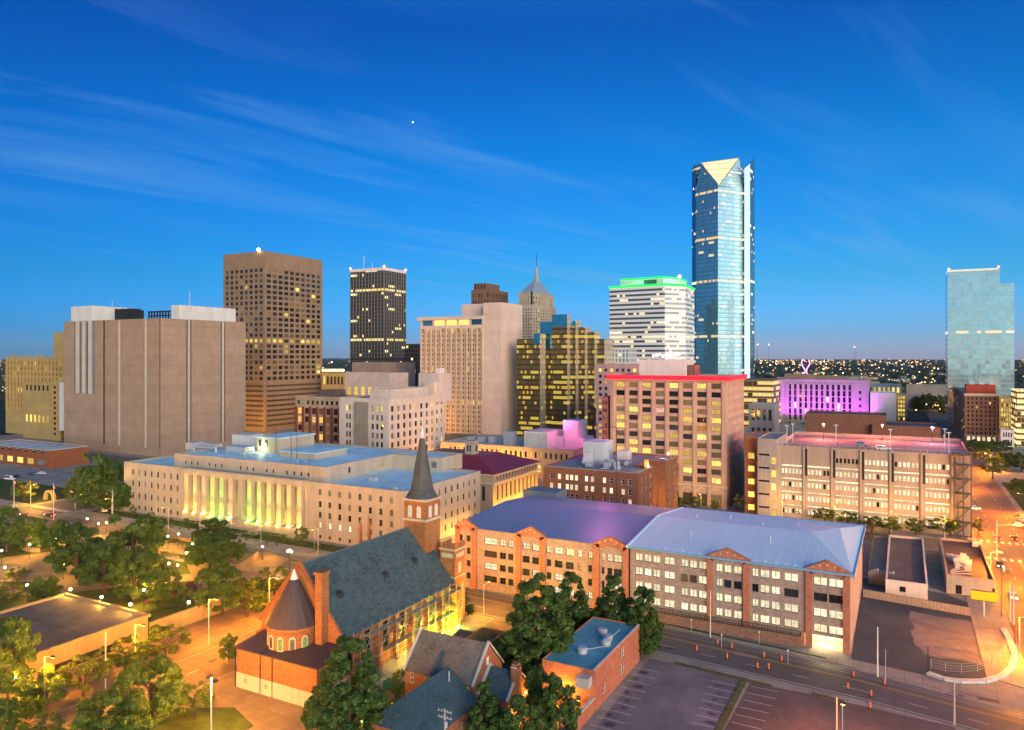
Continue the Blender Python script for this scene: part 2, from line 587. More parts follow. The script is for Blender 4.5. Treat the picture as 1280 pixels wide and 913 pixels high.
# ------------------------------------------------------------------ mesh builder
class MB:
    def __init__(s):
        s.v, s.f, s.mi = [], [], []

    def poly(s, pts, m=0):
        i = len(s.v)
        s.v += [tuple(p) for p in pts]
        s.f.append(tuple(range(i, i + len(pts))))
        s.mi.append(m)

    def box(s, x0, x1, y0, y1, z0, z1, m=0, top=None, bottom=True):
        if x1 < x0: x0, x1 = x1, x0
        if y1 < y0: y0, y1 = y1, y0
        a = [(x0, y0, z0), (x1, y0, z0), (x1, y1, z0), (x0, y1, z0), (x0, y0, z1), (x1, y0, z1), (x1, y1, z1), (x0, y1, z1)]
        i = len(s.v)
        s.v += a
        q = [(0, 1, 5, 4), (1, 2, 6, 5), (2, 3, 7, 6), (3, 0, 4, 7), (4, 5, 6, 7)]
        if bottom: q.append((3, 2, 1, 0))
        for k, w in enumerate(q):
            s.f.append(tuple(i + t for t in w))
            s.mi.append(top if (top is not None and k == 4) else m)

    def prism(s, poly, z0, z1, m=0, top=None):
        """vertical prism over a plan polygon (counter-clockwise); z1 may be a list, one height per corner"""
        n = len(poly)
        ar = sum(poly[k][0] * poly[(k + 1) % n][1] - poly[(k + 1) % n][0] * poly[k][1] for k in range(n))
        zt = list(z1) if isinstance(z1, (list, tuple)) else [z1] * n
        if ar < 0:
            poly = poly[::-1]; zt = zt[::-1]
        for k in range(n):
            a, b = poly[k], poly[(k + 1) % n]
            s.poly([(a[0], a[1], z0), (b[0], b[1], z0), (b[0], b[1], zt[(k + 1) % n]), (a[0], a[1], zt[k])], m)
        s.poly([(p[0], p[1], z) for p, z in zip(poly, zt)], m if top is None else top)
        s.poly([(p[0], p[1], z0) for p in poly[::-1]], m)

    def cyl(s, x, y, z0, z1, r0, r1=None, n=10, m=0, cap=True):
        r1 = r0 if r1 is None else r1
        i = len(s.v)
        for k in range(n):
            a = 2 * math.pi * k / n
            s.v.append((x + r0 * math.cos(a), y + r0 * math.sin(a), z0))
        for k in range(n):
            a = 2 * math.pi * k / n
            s.v.append((x + r1 * math.cos(a), y + r1 * math.sin(a), z1))
        for k in range(n):
            k2 = (k + 1) % n
            s.f.append((i + k, i + k2, i + n + k2, i + n + k)); s.mi.append(m)
        if cap:
            s.f.append(tuple(i + n + k for k in range(n))); s.mi.append(m)
            s.f.append(tuple(i + n - 1 - k for k in range(n))); s.mi.append(m)

    def tube(s, p0, p1, r, n=5, m=0, r1=None):
        p0, p1 = Vector(p0), Vector(p1)
        d = (p1 - p0)
        if d.length < 1e-6: return
        d.normalize()
        a = d.orthogonal().normalized()
        b = d.cross(a)
        r1 = r if r1 is None else r1
        i = len(s.v)
        for p, rr in ((p0, r), (p1, r1)):
            for k in range(n):
                t = 2 * math.pi * k / n
                s.v.append(tuple(p + a * rr * math.cos(t) + b * rr * math.sin(t)))
        for k in range(n):
            k2 = (k + 1) % n
            s.f.append((i + k, i + k2, i + n + k2, i + n + k)); s.mi.append(m)
        s.f.append(tuple(i + n - 1 - k for k in range(n))); s.mi.append(m)
        s.f.append(tuple(i + n + k for k in range(n))); s.mi.append(m)

    def ball(s, x, y, z, r, m=0, seg=10, rings=6, sz=1.0):
        i = len(s.v)
        s.v.append((x, y, z + r * sz))
        for q in range(1, rings):
            th = math.pi * q / rings
            for k in range(seg):
                a = 2 * math.pi * k / seg
                s.v.append((x + r * math.sin(th) * math.cos(a), y + r * math.sin(th) * math.sin(a), z + r * sz * math.cos(th)))
        s.v.append((x, y, z - r * sz))
        e = len(s.v) - 1
        for k in range(seg):
            k2 = (k + 1) % seg
            s.f.append((i, i + 1 + k, i + 1 + k2)); s.mi.append(m)
            for q in range(rings - 2):
                a = i + 1 + q * seg
                s.f.append((a + k, a + seg + k, a + seg + k2, a + k2)); s.mi.append(m)
            a = i + 1 + (rings - 2) * seg
            s.f.append((a + k, e, a + k2)); s.mi.append(m)

    def mesh(s, name, mats, off=(0, 0, 0), smooth=False):
        me = bpy.data.meshes.new(name)
        ox, oy, oz = off
        me.from_pydata([(a - ox, b - oy, c - oz) for a, b, c in s.v], [], s.f)
        for m in (mats if isinstance(mats, (list, tuple)) else [mats]):
            me.materials.append(m)
        me.polygons.foreach_set('material_index', s.mi)
        if smooth:
            me.polygons.foreach_set('use_smooth', [True] * len(s.f))
        me.update()
        ul = me.uv_layers.new(name='UVMap')
        data = [0.0] * (2 * len(me.loops))
        vs = me.vertices
        for p in me.polygons:
            n = p.normal
            if abs(n.z) > 0.995:
                t, bt = Vector((1, 0, 0)), Vector((0, 1, 0))
            else:
                t = Vector((-n.y, n.x, 0)).normalized()
                bt = n.cross(t)
            for li in p.loop_indices:
                c = vs[me.loops[li].vertex_index].co
                data[2 * li] = t.x * (c.x + ox) + t.y * (c.y + oy)
                data[2 * li + 1] = bt.x * c.x + bt.y * c.y + bt.z * c.z if abs(n.z) <= 0.995 else c.y + oy
        ul.data.foreach_set('uv', data)
        return me

    def build(s, name, mats, parent=None, loc=None, smooth=False):
        off = origin(parent) if parent is not None else (loc or (0, 0, 0))
        o = bpy.data.objects.new(name, s.mesh(name, mats, off, smooth))
        COL.objects.link(o)
        if parent is not None:
            o.parent = parent
        else:
            o.location = off
        return o


def islands(mb, name, mat, parent):
    """link every separate piece of a builder as a part of its own"""
    key, lab = {}, list(range(len(mb.f)))

    def find(a):
        while lab[a] != a:
            lab[a] = lab[lab[a]]
            a = lab[a]
        return a
    for fi, f in enumerate(mb.f):
        for vi in f:
            k = tuple(round(c, 3) for c in mb.v[vi])
            if k in key: lab[find(fi)] = find(key[k])
            else: key[k] = fi
    groups = {}
    for fi in range(len(mb.f)): groups.setdefault(find(fi), []).append(fi)
    for fs in groups.values():
        q = MB()
        for fi in fs: q.poly([mb.v[v] for v in mb.f[fi]], mb.mi[fi])
        q.build(name, mat, parent)


def origin(o):
    x, y, z = 0.0, 0.0, 0.0
    while o is not None:
        x += o.location.x; y += o.location.y; z += o.location.z
        o = o.parent
    return x, y, z


def tag(o, label=None, cat=None, group=None, kind=None):
    if label: o['label'] = label
    if cat: o['category'] = cat
    if group: o['group'] = group
    if kind: o['kind'] = kind
    return o


def thing(name, label, cat, loc=(0, 0, 0), group=None):
    o = bpy.data.objects.new(name, None)
    o.empty_display_size = 1.0
    COL.objects.link(o)
    o.location = loc
    return tag(o, label, cat, group)


def copy_tree(o, parent=None):
    c = o.copy()
    COL.objects.link(c)
    if parent is not None:
        c.parent = parent
    for ch in list(o.children):
        copy_tree(ch, c)
    return c


def light(parent, loc, power, col, rad=0.3, name='bulb', kind='POINT', **kw):
    ld = bpy.data.lights.new(name, kind)
    ld.energy = power * LAMP
    ld.color = col
    if kind in ('POINT', 'SPOT'):
        ld.shadow_soft_size = rad
    o = bpy.data.objects.new(name, ld)
    COL.objects.link(o)
    if parent is not None:
        o.parent = parent
        a = origin(parent)
        o.location = (loc[0] - a[0], loc[1] - a[1], loc[2] - a[2])
    else:
        o.location = loc
    if kind == 'SPOT':
        ld.spot_size = kw.get('size', R_(80))
        ld.spot_blend = kw.get('blend', 0.6)
        o.rotation_euler = (Vector(kw['to']) - Vector(loc)).to_track_quat('-Z', 'Y').to_euler()
    return o


# ------------------------------------------------------------------ buildings with real openings
WM = {}


def wmesh(w, h, mk, bars, fm):
    k = (round(w, 2), round(h, 2), mk, bars, fm)
    if k in WM:
        return WM[k]
    w, h = k[0], k[1]
    mb = MB()
    mb.box(0, w, 0.0, 0.05, 0, h, 0)
    if bars:
        t = 0.09
        mb.box(0, w, -0.06, -0.001, 0, t, 1)
        mb.box(0, w, -0.06, -0.001, h - t, h, 1)
        nx, ny = bars
        for i in range(nx + 1):
            x = i * (w - t) / nx
            mb.box(x, x + t, -0.06, -0.002, t, h - t, 1)
        for i in range(1, ny):
            z = i * h / ny
            mb.box(t, w - t, -0.05, -0.003, z - t / 2, z + t / 2, 1)
    me = mb.mesh('window', [MATS[mk], MATS[fm]])
    WM[k] = me
    return me


UDIR = {'F': ((1, 0), (0, -1), 0.0), 'R': ((0, 1), (1, 0), R_(90)), 'L': ((0, -1), (-1, 0), R_(-90)), 'B': ((-1, 0), (0, 1), R_(180))}


class Bld:
    def __init__(s, name, label, cat, box, wall, roof, z0=0.0, group=None, frame='frame_dark', bars=None):
        s.x0, s.x1, s.y0, s.y1, s.h = box
        s.z0 = z0
        s.root = thing(name, label, cat, ((s.x0 + s.x1) / 2, (s.y0 + s.y1) / 2, z0), group)
        s.wall, s.roof_m = wall, roof
        s.wmb = MB()
        s.rmb = MB()
        s.cmb = MB()
        s.pend = []
        s.frame, s.bars = frame, bars
        s.cop = None

    def face(s, side, holes=(), depth=0.35, box=None, z0=None, zt=None, mb=None, m=0):
        x0, x1, y0, y1, h = box or (s.x0, s.x1, s.y0, s.y1, s.h)
        z0 = s.z0 if z0 is None else z0
        zt = h if zt is None else zt
        U, Nn, ang = UDIR[side]
        P = {'F': (x0, y0), 'R': (x1, y0), 'L': (x0, y1), 'B': (x1, y1)}[side]
        W = x1 - x0 if side in 'FB' else y1 - y0
        Hh = zt - z0
        mb = mb or s.wmb

        def pt(u, v, d=0.0):
            return (P[0] + U[0] * u - Nn[0] * d, P[1] + U[1] * u - Nn[1] * d, z0 + v)
        hs = []
        for q in holes:
            u0, u1, v0, v1 = max(q[0], 0.02), min(q[1], W - 0.02), max(q[2], 0.02), min(q[3], Hh - 0.02)
            if u1 - u0 > 0.05 and v1 - v0 > 0.05:
                hs.append((round(u0, 3), round(u1, 3), round(v0, 3), round(v1, 3)) + tuple(q[4:]))
        us = sorted({0.0, W} | {q[0] for q in hs} | {q[1] for q in hs})
        vs = sorted({0.0, Hh} | {q[2] for q in hs} | {q[3] for q in hs})
        ui = {u: i for i, u in enumerate(us)}
        vi = {v: i for i, v in enumerate(vs)}
        op = set()
        for q in hs:
            for a in range(ui[q[0]], ui[q[1]]):
                for b in range(vi[q[2]], vi[q[3]]):
                    op.add((a, b))
        for b in range(len(vs) - 1):
            a = 0
            while a < len(us) - 1:
                if (a, b) in op:
                    a += 1
                    continue
                e = a
                while e < len(us) - 1 and (e, b) not in op:
                    e += 1
                mb.poly([pt(us[a], vs[b]), pt(us[e], vs[b]), pt(us[e], vs[b + 1]), pt(us[a], vs[b + 1])], m)
                a = e
        for q in hs:
            u0, u1, v0, v1 = q[:4]
            d = q[5] if len(q) > 5 and q[5] else depth
            mb.poly([pt(u0, v0), pt(u1, v0), pt(u1, v0, d), pt(u0, v0, d)], m)
            mb.poly([pt(u0, v1, d), pt(u1, v1, d), pt(u1, v1), pt(u0, v1)], m)
            mb.poly([pt(u0, v0, d), pt(u0, v1, d), pt(u0, v1), pt(u0, v0)], m)
            mb.poly([pt(u1, v0), pt(u1, v1), pt(u1, v1, d), pt(u1, v0, d)], m)
            k = q[4] if len(q) > 4 else None
            if k:
                s.pend.append((pt(u0, v0, d - 0.07), ang, u1 - u0, v1 - v0, k))
            elif k is None:
                mb.poly([pt(u0, v0, d), pt(u1, v0, d), pt(u1, v1, d), pt(u0, v1, d)], m)

    def plain(s, sides='FRBL', box=None, z0=None, mb=None):
        for q in sides:
            s.face(q, (), box=box, z0=z0, mb=mb)

    def flat(s, box=None, drop=0.7, coping=None, cw=0.45, m=0):
        x0, x1, y0, y1, h = box or (s.x0, s.x1, s.y0, s.y1, s.h)
        i = 0.004
        s.rmb.box(x0 + i, x1 - i, y0 + i, y1 - i, h - drop - 0.25, h - drop, m)
        if coping:
            s.cop = coping
            p = 0.06
            z0, z1 = h - 0.12, h + 0.10
            s.cmb.box(x0 - p, x1 + p, y0 - p, y0 + cw, z0, z1)
            s.cmb.box(x0 - p, x1 + p, y1 - cw, y1 + p, z0, z1)
            s.cmb.box(x0 - p, x0 + cw, y0 + cw, y1 - cw, z0, z1)
            s.cmb.box(x1 - cw, x1 + p, y0 + cw, y1 - cw, z0, z1)

    def part(s, name, mb, mat, smooth=False):
        return mb.build(name, mat, s.root, smooth=smooth)

    def done(s):
        s.wmb.build('wall', s.wall, s.root)
        if s.rmb.v:
            s.rmb.build('roof', s.roof_m, s.root)
        if s.cmb.v:
            s.cmb.build('coping', s.cop, s.root)
        ox, oy, oz = origin(s.root)
        s.pend.sort(key=lambda p: (p[0][0] ** 2 + p[0][1] ** 2 + (p[0][2] - CAM_H) ** 2) / max(p[2] * p[3], 0.01))
        for p, ang, w, h, k in s.pend[:100]:
            o = bpy.data.objects.new('window', wmesh(w, h, k, s.bars, s.frame))
            COL.objects.link(o)
            o.parent = s.root
            o.location = (p[0] - ox, p[1] - oy, p[2] - oz)
            o.rotation_euler = (0, 0, ang)
        rest = s.pend[100:]
        if rest:
            mb = MB()
            ks = sorted({r[4] for r in rest})
            for p, ang, w, h, k in rest:
                c, si = math.cos(ang), math.sin(ang)
                i = len(mb.v)
                for (a, b, z) in ((0, 0, 0), (w, 0, 0), (w, 0, h), (0, 0, h), (0, .05, 0), (w, .05, 0), (w, .05, h), (0, .05, h)):
                    mb.v.append((p[0] + a * c - b * si, p[1] + a * si + b * c, p[2] + z))
                for q in ((0, 1, 2, 3), (1, 5, 6, 2), (5, 4, 7, 6), (4, 0, 3, 7), (3, 2, 6, 7)):
                    mb.f.append(tuple(i + t for t in q))
                    mb.mi.append(ks.index(k))
            o = mb.build('window', [MATS[k] for k in ks], s.root)
            o['kind'] = 'stuff'
        return s.root


def cells(u0, u1, nc, v0, v1, nr, fw, fh, kind, skip=None):
    """nc x nr openings spread over a rectangle of a face"""
    cw, ch = (u1 - u0) / nc, (v1 - v0) / nr
    out = []
    for r in range(nr):
        for c in range(nc):
            if skip and skip(c, r): continue
            a = u0 + cw * (c + 0.5 - fw / 2)
            b = v0 + ch * (r + 0.5 - fh / 2)
            k = kind(c, r) if callable(kind) else kind
            out.append((a, a + cw * fw, b, b + ch * fh, k))
    return out


def lots(p, lit='lit_warm', dark='glass_dark', dim=None, pd=0.0, rows=()):
    def f(c, r):
        if r in rows and rnd.random() < 0.8: return lit
        x = rnd.random()
        if x < p: return lit
        if dim and x < p + pd: return dim
        return dark
    return f

# ------------------------------------------------------------------ palette
mat_plain('frame_dark', (0.03, 0.03, 0.032), 0.4, 0.1)
mat_plain('frame_white', (0.62, 0.6, 0.55), 0.6, 0.1)
mat_glass('glass_dark', (0.014, 0.016, 0.02))
mat_glass('glass_grey', (0.10, 0.11, 0.12), 0.2)
mat_glass('glass_blue', (0.10, 0.22, 0.30), 0.07, 0.7)
mat_lit('lit_warm', (1.0, 0.58, 0.12), (1.0, 0.74, 0.30), 0.35, 1.5)
mat_lit('lit_dim', (1.0, 0.50, 0.12), (1.0, 0.66, 0.28), 0.04, 0.24)
mat_lit('lit_pale', (1.0, 0.80, 0.42), (1.0, 0.88, 0.55), 0.6, 1.5, 0.5)
mat_lit('lit_garage', (1.0, 0.83, 0.48), (1.0, 0.9, 0.62), 0.75, 1.25, 0.55)
mat_lit('lit_gold', (1.0, 0.62, 0.10), (0.95, 0.70, 0.16), 0.5, 1.6)
mat_lit('lit_white', (1.0, 0.88, 0.70), (1.0, 0.95, 0.85), 0.6, 1.6)
G = MATS

asphalt = mat_ground('asphalt', (0.11, 0.098, 0.10), 0.35, 0.05, 0.7, 0.4, 0.12)
asphalt_old = mat_ground('asphalt_old', (0.19, 0.165, 0.19), 0.4, 0.09, 0.85, 0.3, 0.18)
asphalt_blue = mat_ground('asphalt_sealed', (0.055, 0.072, 0.09), 0.35, 0.08, 0.75, 0.35, 0.1)
dirt = mat_ground('bare_dirt', (0.19, 0.165, 0.17), 0.4, 0.12)
concrete_road = mat_slabs('concrete_road', (0.21, 0.17, 0.13), 4.5)
slabs = mat_slabs('pavement_slabs', (0.32, 0.29, 0.26), 3.0, .2)
paving = mat_slabs('plaza_paving', (0.26, 0.19, 0.12), 3.2, .2)
grass = mat_ground('grass', (0.06, 0.085, 0.025), 0.5, 0.25, 0.95, 0.1)
far_ground = mat_ground('far_ground', (0.035, 0.042, 0.03), 0.5, 0.004, 0.95, 0.1, 0.0, 0.05)
white_paint = mat_plain('road_paint', (0.62, 0.6, 0.56), 0.7, 0.25, 1.0)
yellow_paint = mat_plain('road_paint_yellow', (0.60, 0.36, 0.05), 0.7, 0.25, 1.0)
steel = mat_plain('steel', (0.45, 0.46, 0.48), 0.4, 0.15, 0.5, 0.7)
galv = mat_plain('galvanised', (0.55, 0.56, 0.58), 0.5, 0.15, 0.5, 0.4)
dark_metal = mat_plain('dark_metal', (0.03, 0.032, 0.035), 0.45, 0.15, 0.5, 0.3)
wood_pole = mat_plain('wood_pole', (0.16, 0.11, 0.075), 0.9, 0.3, 2.0)
orange_plastic = mat_plain('orange_plastic', (0.75, 0.14, 0.02), 0.5, 0.12, 1.0)
globe_m = mat_emit('lamp_globe', (1.0, 0.80, 0.42), 9.0)
sodium_m = mat_emit('lamp_sodium', (1.0, 0.42, 0.06), 9.0)
red_beacon = mat_emit('red_beacon', (1.0, 0.12, 0.16), 9.0)
floodlens = mat_emit('flood_lens', (1.0, 0.80, 0.40), 10.0)

# ------------------------------------------------------------------ ground, roads, pavements
LAYER = {'z': 0.0}


def sheet(name, pts, mat, z, parent=None, kind='structure'):
    mb = MB()
    ar = sum(pts[k][0] * pts[(k + 1) % len(pts)][1] - pts[(k + 1) % len(pts)][0] * pts[k][1] for k in range(len(pts)))
    if ar < 0: pts = pts[::-1]
    mb.poly([(p[0], p[1], z) for p in pts])
    o = mb.build(name, mat, parent)
    if parent is None: tag(o, kind=kind)
    return o


def raised(name, pts, mat, h=0.13, z=0.0):
    mb = MB()
    mb.prism(pts, z, z + h)
    o = mb.build(name, mat)
    return tag(o, kind='structure')


def G_(*uvs):
    return [gp(u, v) for u, v in uvs]


BIG = 14000
sheet('ground', [(-BIG, -2000), (BIG, -2000), (BIG, BIG), (-BIG, BIG)], far_ground, -0.3)
# the downtown blocks stand on one apron of worn paving
sheet('pavement', [(-620, 10), (260, 10), (260, 720), (-620, 720)], slabs, -0.012)

ROAD_N = [(-620, 152.5), (-130, 152.5), (-48, 150.2), (-8, 146.5), (20, 141.5), (90, 128)]
ROAD_F = [(-620, 171), (-130, 170), (-60, 165.8), (-8, 160.2), (8, 156.5), (40, 151), (90, 143)]
r1 = sheet('road', ROAD_N + ROAD_F[::-1], asphalt, 0.0)
r2 = sheet('road', [(-129.5, 10), (-116.5, 10), (-116.5, 420), (-129.5, 420)], mat_ground('street_asphalt', (0.15, 0.115, 0.085), 0.4, 0.09, 0.75, 0.35, 0.1), 0.004)
r3 = sheet('road', [(-318, 10), (-292, 10), (-292, 720), (-318, 720)], asphalt, 0.004)
avenue = mat_ground('avenue_asphalt', (0.17, 0.105, 0.07), 0.35, 0.06, 0.7, 0.35, 0.12)
r4 = sheet('road', [(21.5, 60), (40, 60), (40, 1500), (21.5, 1500)], avenue, 0.008)
r5 = sheet('road', [(-620, 272), (260, 272), (260, 287), (-620, 287)], asphalt, 0.012)


def strip(parent, pts, w, mat, z, dash=None):
    """painted line or rail along a polyline"""
    mb = MB()
    for (a, b) in zip(pts[:-1], pts[1:]):
        d = Vector((b[0] - a[0], b[1] - a[1]))
        L = d.length
        d.normalize()
        n = Vector((-d.y, d.x)) * w / 2
        segs = [(0, L)]
        if dash:
            segs = []
            t = 0
            while t < L:
                segs.append((t, min(t + dash[0], L)))
                t += dash[0] + dash[1]
        for s0, s1 in segs:
            p, q = Vector(a) + d * s0, Vector(a) + d * s1
            mb.poly([(p.x - n.x, p.y - n.y, z), (q.x - n.x, q.y - n.y, z), (q.x + n.x, q.y + n.y, z), (p.x + n.x, p.y + n.y, z)])
    return mb.build('rail' if mat is steel else 'lane_marking', mat, parent)


def lerp_line(t):
    """a line running along the front road, t = 0 near kerb .. 1 far kerb"""
    out = []
    for x in (-600, -130, -55, -8, 16, 88):
        def at(L):
            for (a, b) in zip(L[:-1], L[1:]):
                if a[0] <= x <= b[0]:
                    k = (x - a[0]) / (b[0] - a[0])
                    return a[1] + k * (b[1] - a[1])
            return L[-1][1]
        out.append((x, at(ROAD_N) * (1 - t) + at(ROAD_F) * t))
    return out


for t in (0.80, 0.885): strip(r1, lerp_line(t), 0.14, steel, 0.022)
strip(r1, lerp_line(0.60), 0.16, yellow_paint, 0.022)
strip(r1, lerp_line(0.63), 0.16, yellow_paint, 0.022)
strip(r1, lerp_line(0.30), 0.16, white_paint, 0.022, (3, 6))
strip(r1, lerp_line(0.965), 0.18, white_paint, 0.022)
strip(r1, lerp_line(0.05), 0.18, white_paint, 0.022)
for x in (27.3, 34.5): strip(r4, [(x, 165), (x, 700)], 0.18, white_paint, 0.024, (3, 7))
strip(r4, [(30.7, 165), (30.7, 268)], 0.2, yellow_paint, 0.024)
strip(r4, [(31.2, 165), (31.2, 268)], 0.2, yellow_paint, 0.024)
for y in (266, 290):
    mb = MB()
    for k in range(9):
        mb.poly([(22.3 + k * 2, y, .024), (23.3 + k * 2, y, .024), (23.3 + k * 2, y + 3.2, .024), (22.3 + k * 2, y + 3.2, .024)])
    mb.build('crosswalk', white_paint, r4)
strip(r2, [(-123, 15), (-123, 150)], 0.16, white_paint, 0.02, (3, 6))
for x in (-309, -301): strip(r3, [(x, 20), (x, 148)], 0.16, white_paint, 0.02, (3, 6))
for y in (148.5, 173):
    mb = MB()
    for k in range(10):
        mb.poly([(-317 + k * 2.5, y, .02), (-315.7 + k * 2.5, y, .02), (-315.7 + k * 2.5, y + 3, .02), (-317 + k * 2.5, y + 3, .02)])
    mb.build('crosswalk', white_paint, r3)

# repair patches and drain covers on the carriageways
pr = random.Random(21)
for (rd, x0_, x1_, y0_, y1_, n_, z_) in ((r1, -125, 12, 152, 158, 16, .020), (r1, -600, -135, 154, 169, 16, .020), (r2, -128, -118, 20, 148, 16, .018), (r2, -128, -118, 175, 300, 6, .018), (r4, 23, 38, 170, 265, 14, .026), (r4, 23, 38, 295, 600, 12, .026)):
    for k in range(n_):
        x, y = pr.uniform(x0_, x1_), pr.uniform(y0_, y1_)
        w_, l_ = pr.uniform(.5, 1.6), pr.uniform(.8, 5)
        if rd is r1: w_, l_ = l_, w_
        mb = MB()
        mb.poly([(x, y, z_), (x + w_, y + pr.uniform(-.1, .1), z_), (x + w_, y + l_, z_), (x, y + l_, z_)])
        mb.build('asphalt_patch', asphalt_blue if pr.random() < .6 else asphalt_old, rd)

# raised pavements and lawns beside the roads
raised('pavement', [(-288, 173), (-131, 171.5), (-131, 177), (-288, 178)], slabs)
raised('pavement', [(-114, 169), (-58, 166.2), (-8, 160.7), (-8, 163.2), (-58, 168.0), (-114, 172.4)], slabs)
raised('lawn', [(-286, 179), (-182, 178.2), (-137.2, 178.0), (-137.2, 184), (-286, 184.5)], grass, 0.10)
raised('lawn', [(-72, 167.55), (-56, 166.45), (-25, 163.6), (-14, 162.4), (-14, 163.1), (-25, 164.4), (-56, 167.3), (-72, 168.5)], grass, 0.16)
raised('pavement', [(-145.4, 10), (-130, 10), (-130, 151), (-145.4, 151)], paving)
raised('pavement', [(-116, 10), (-62, 10), (-62, 95), (-84, 96), (-116, 151)], paving, 0.11)
raised('lawn', [(-112.5, 62), (-98, 62), (-96, 88), (-104, 91), (-112.5, 86)], grass, 0.17)
raised('pavement', [(-90, 96.5), (-86, 150), (-114, 151.2), (-113.5, 100)], slabs, 0.09)
raised('pavement', [(-85.5, 100), (-48, 100), (-49, 149.6), (-85, 150.3)], paving, 0.10)
raised('pavement', [(14, 168), (21, 165), (21, 268), (14, 268)], slabs)
raised('pavement', [(40.5, 165), (47, 165), (47, 268), (40.5, 268)], slabs)
raised('lawn', [(47.5, 172), (120, 172), (120, 268), (47.5, 268)], grass, 0.12)
raised('lawn', [(42, 330), (140, 330), (140, 430), (42, 430)], grass, 0.12)
raised('pavement', [(-135, 287.5), (20.5, 287.5), (20.5, 294.5), (-135, 294.5)], slabs)
raised('pavement', [(-110, 268), (20.5, 268), (20.5, 271.5), (-110, 271.5)], slabs)
raised('pavement', [(-290, 10), (-282, 10), (-282, 151), (-290, 151)], slabs)

# parking lots in the lower right
dry = mat_ground('dry_grass', (0.12, 0.11, 0.05), 0.5, 0.4, 0.95, 0.1)
lot = sheet('parking_lot', G_((812, 823), (928, 850), (898, 940), (722, 940)), asphalt_old, 0.004)
for (a, b, n, L) in (((792, 834), (738, 906), 9, 5.2), ((922, 858), (902, 912), 7, -5.0)):
    p0, p1 = Vector(gp(*a)), Vector(gp(*b))
    mb = MB()
    for k in range(n):
        p = p0.lerp(p1, k / (n - 1))
        mb.poly([(p.x, p.y - .07, .012), (p.x + L, p.y - .07, .012), (p.x + L, p.y + .07, .012), (p.x, p.y + .07, .012)])
    mb.build('bay_marking', white_paint, lot)
stain = mat_ground('oil_stain', (0.06, 0.055, 0.06), 0.4, 0.5, 0.6, 0.4)
for (a, b, n, L) in (((792, 834), (738, 906), 9, 2.6), ((922, 858), (902, 912), 7, -2.6)):
    p0, p1 = Vector(gp(*a)), Vector(gp(*b))
    for k in range(n - 1):
        p = p0.lerp(p1, (k + .5) / (n - 1))
        c_, s_ = (p.x + L + rnd.uniform(-.8, .8), p.y + rnd.uniform(-.3, .3)), rnd.uniform(.35, .8)
        mb = MB()
        mb.poly([(c_[0] + s_ * math.cos(t * .628) * rnd.uniform(.6, 1.25) * 1.4, c_[1] + s_ * math.sin(t * .628) * rnd.uniform(.6, 1.25), .010) for t in range(10)])
        mb.build('oil_stain', stain, lot)
lot2 = sheet('parking_lot', G_((938, 853), (1012, 868), (1190, 908), (1250, 960), (880, 960)), mat_ground('asphalt_red', (0.15, 0.108, 0.108), 0.4, 0.1, 0.85, 0.25, 0.2), 0.004)
p0, p1 = Vector(gp(938, 858)), Vector(gp(908, 913))
mb = MB()
for k in range(7):
    p = p0.lerp(p1, k / 6)
    mb.poly([(p.x, p.y - .07, .012), (p.x + 5, p.y - .07, .012), (p.x + 5, p.y + .07, .012), (p.x, p.y + .07, .012)])
mb.build('bay_marking', white_paint, lot2)
raised('lawn', G_((926, 850), (934, 852), (902, 916), (893, 913)), dry, 0.12)
raised('lawn', G_((845, 828), (966, 857), (963, 860), (843, 831)), dry, 0.10)
raised('lawn', G_((1015, 866), (1055, 876), (1052, 879), (1014, 869)), dry, 0.10)

# empty lot with sealed and broken surfaces on the right
sheet('vacant_lot', G_((1076, 742), (1219, 764), (1256, 786), (1266, 818), (1240, 850), (1165, 846), (1064, 824)), asphalt_blue, 0.006)
dry = mat_ground('dry_grass', (0.12, 0.11, 0.05), 0.5, 0.4, 0.95, 0.1)


def jag(pts, amp=1.2, step=2.0):
    out = []
    for a, b in zip(pts, pts[1:] + pts[:1]):
        n = max(1, int(math.hypot(b[0] - a[0], b[1] - a[1]) / step))
        for k in range(n):
            t = k / n
            out.append((a[0] + (b[0] - a[0]) * t + rnd.gauss(0, amp * .4), a[1] + (b[1] - a[1]) * t + rnd.gauss(0, amp * .4)))
    return out


sheet('vacant_lot', jag(G_((1138, 764), (1205, 776), (1252, 792), (1260, 822), (1232, 832), (1158, 818), (1142, 806))), dirt, 0.012)
sheet('service_yard', G_((1076, 722), (1108, 728), (1180, 742), (1212, 754), (1206, 764), (1076, 742)), asphalt_blue, 0.010)
mb = MB()
kp = G_((1160, 843), (1180, 850), (1200, 853), (1230, 853), (1252, 847), (1265, 836), (1269, 822), (1264, 805), (1254, 788))
for a, b in zip(kp[:-1], kp[1:]):
    d = Vector((b[0] - a[0], b[1] - a[1])).normalized()
    n = Vector((-d.y, d.x)) * 0.6
    mb.prism([(a[0] - n.x, a[1] - n.y), (b[0] - n.x, b[1] - n.y), (b[0] + n.x, b[1] + n.y), (a[0] + n.x, a[1] + n.y)], 0.0, 0.45)
tag(mb.build('kerb_wall', mat_concrete('kerb_white', (0.62, 0.62, 0.62))), 'white curved kerb wall round the corner of the vacant lot', 'wall')

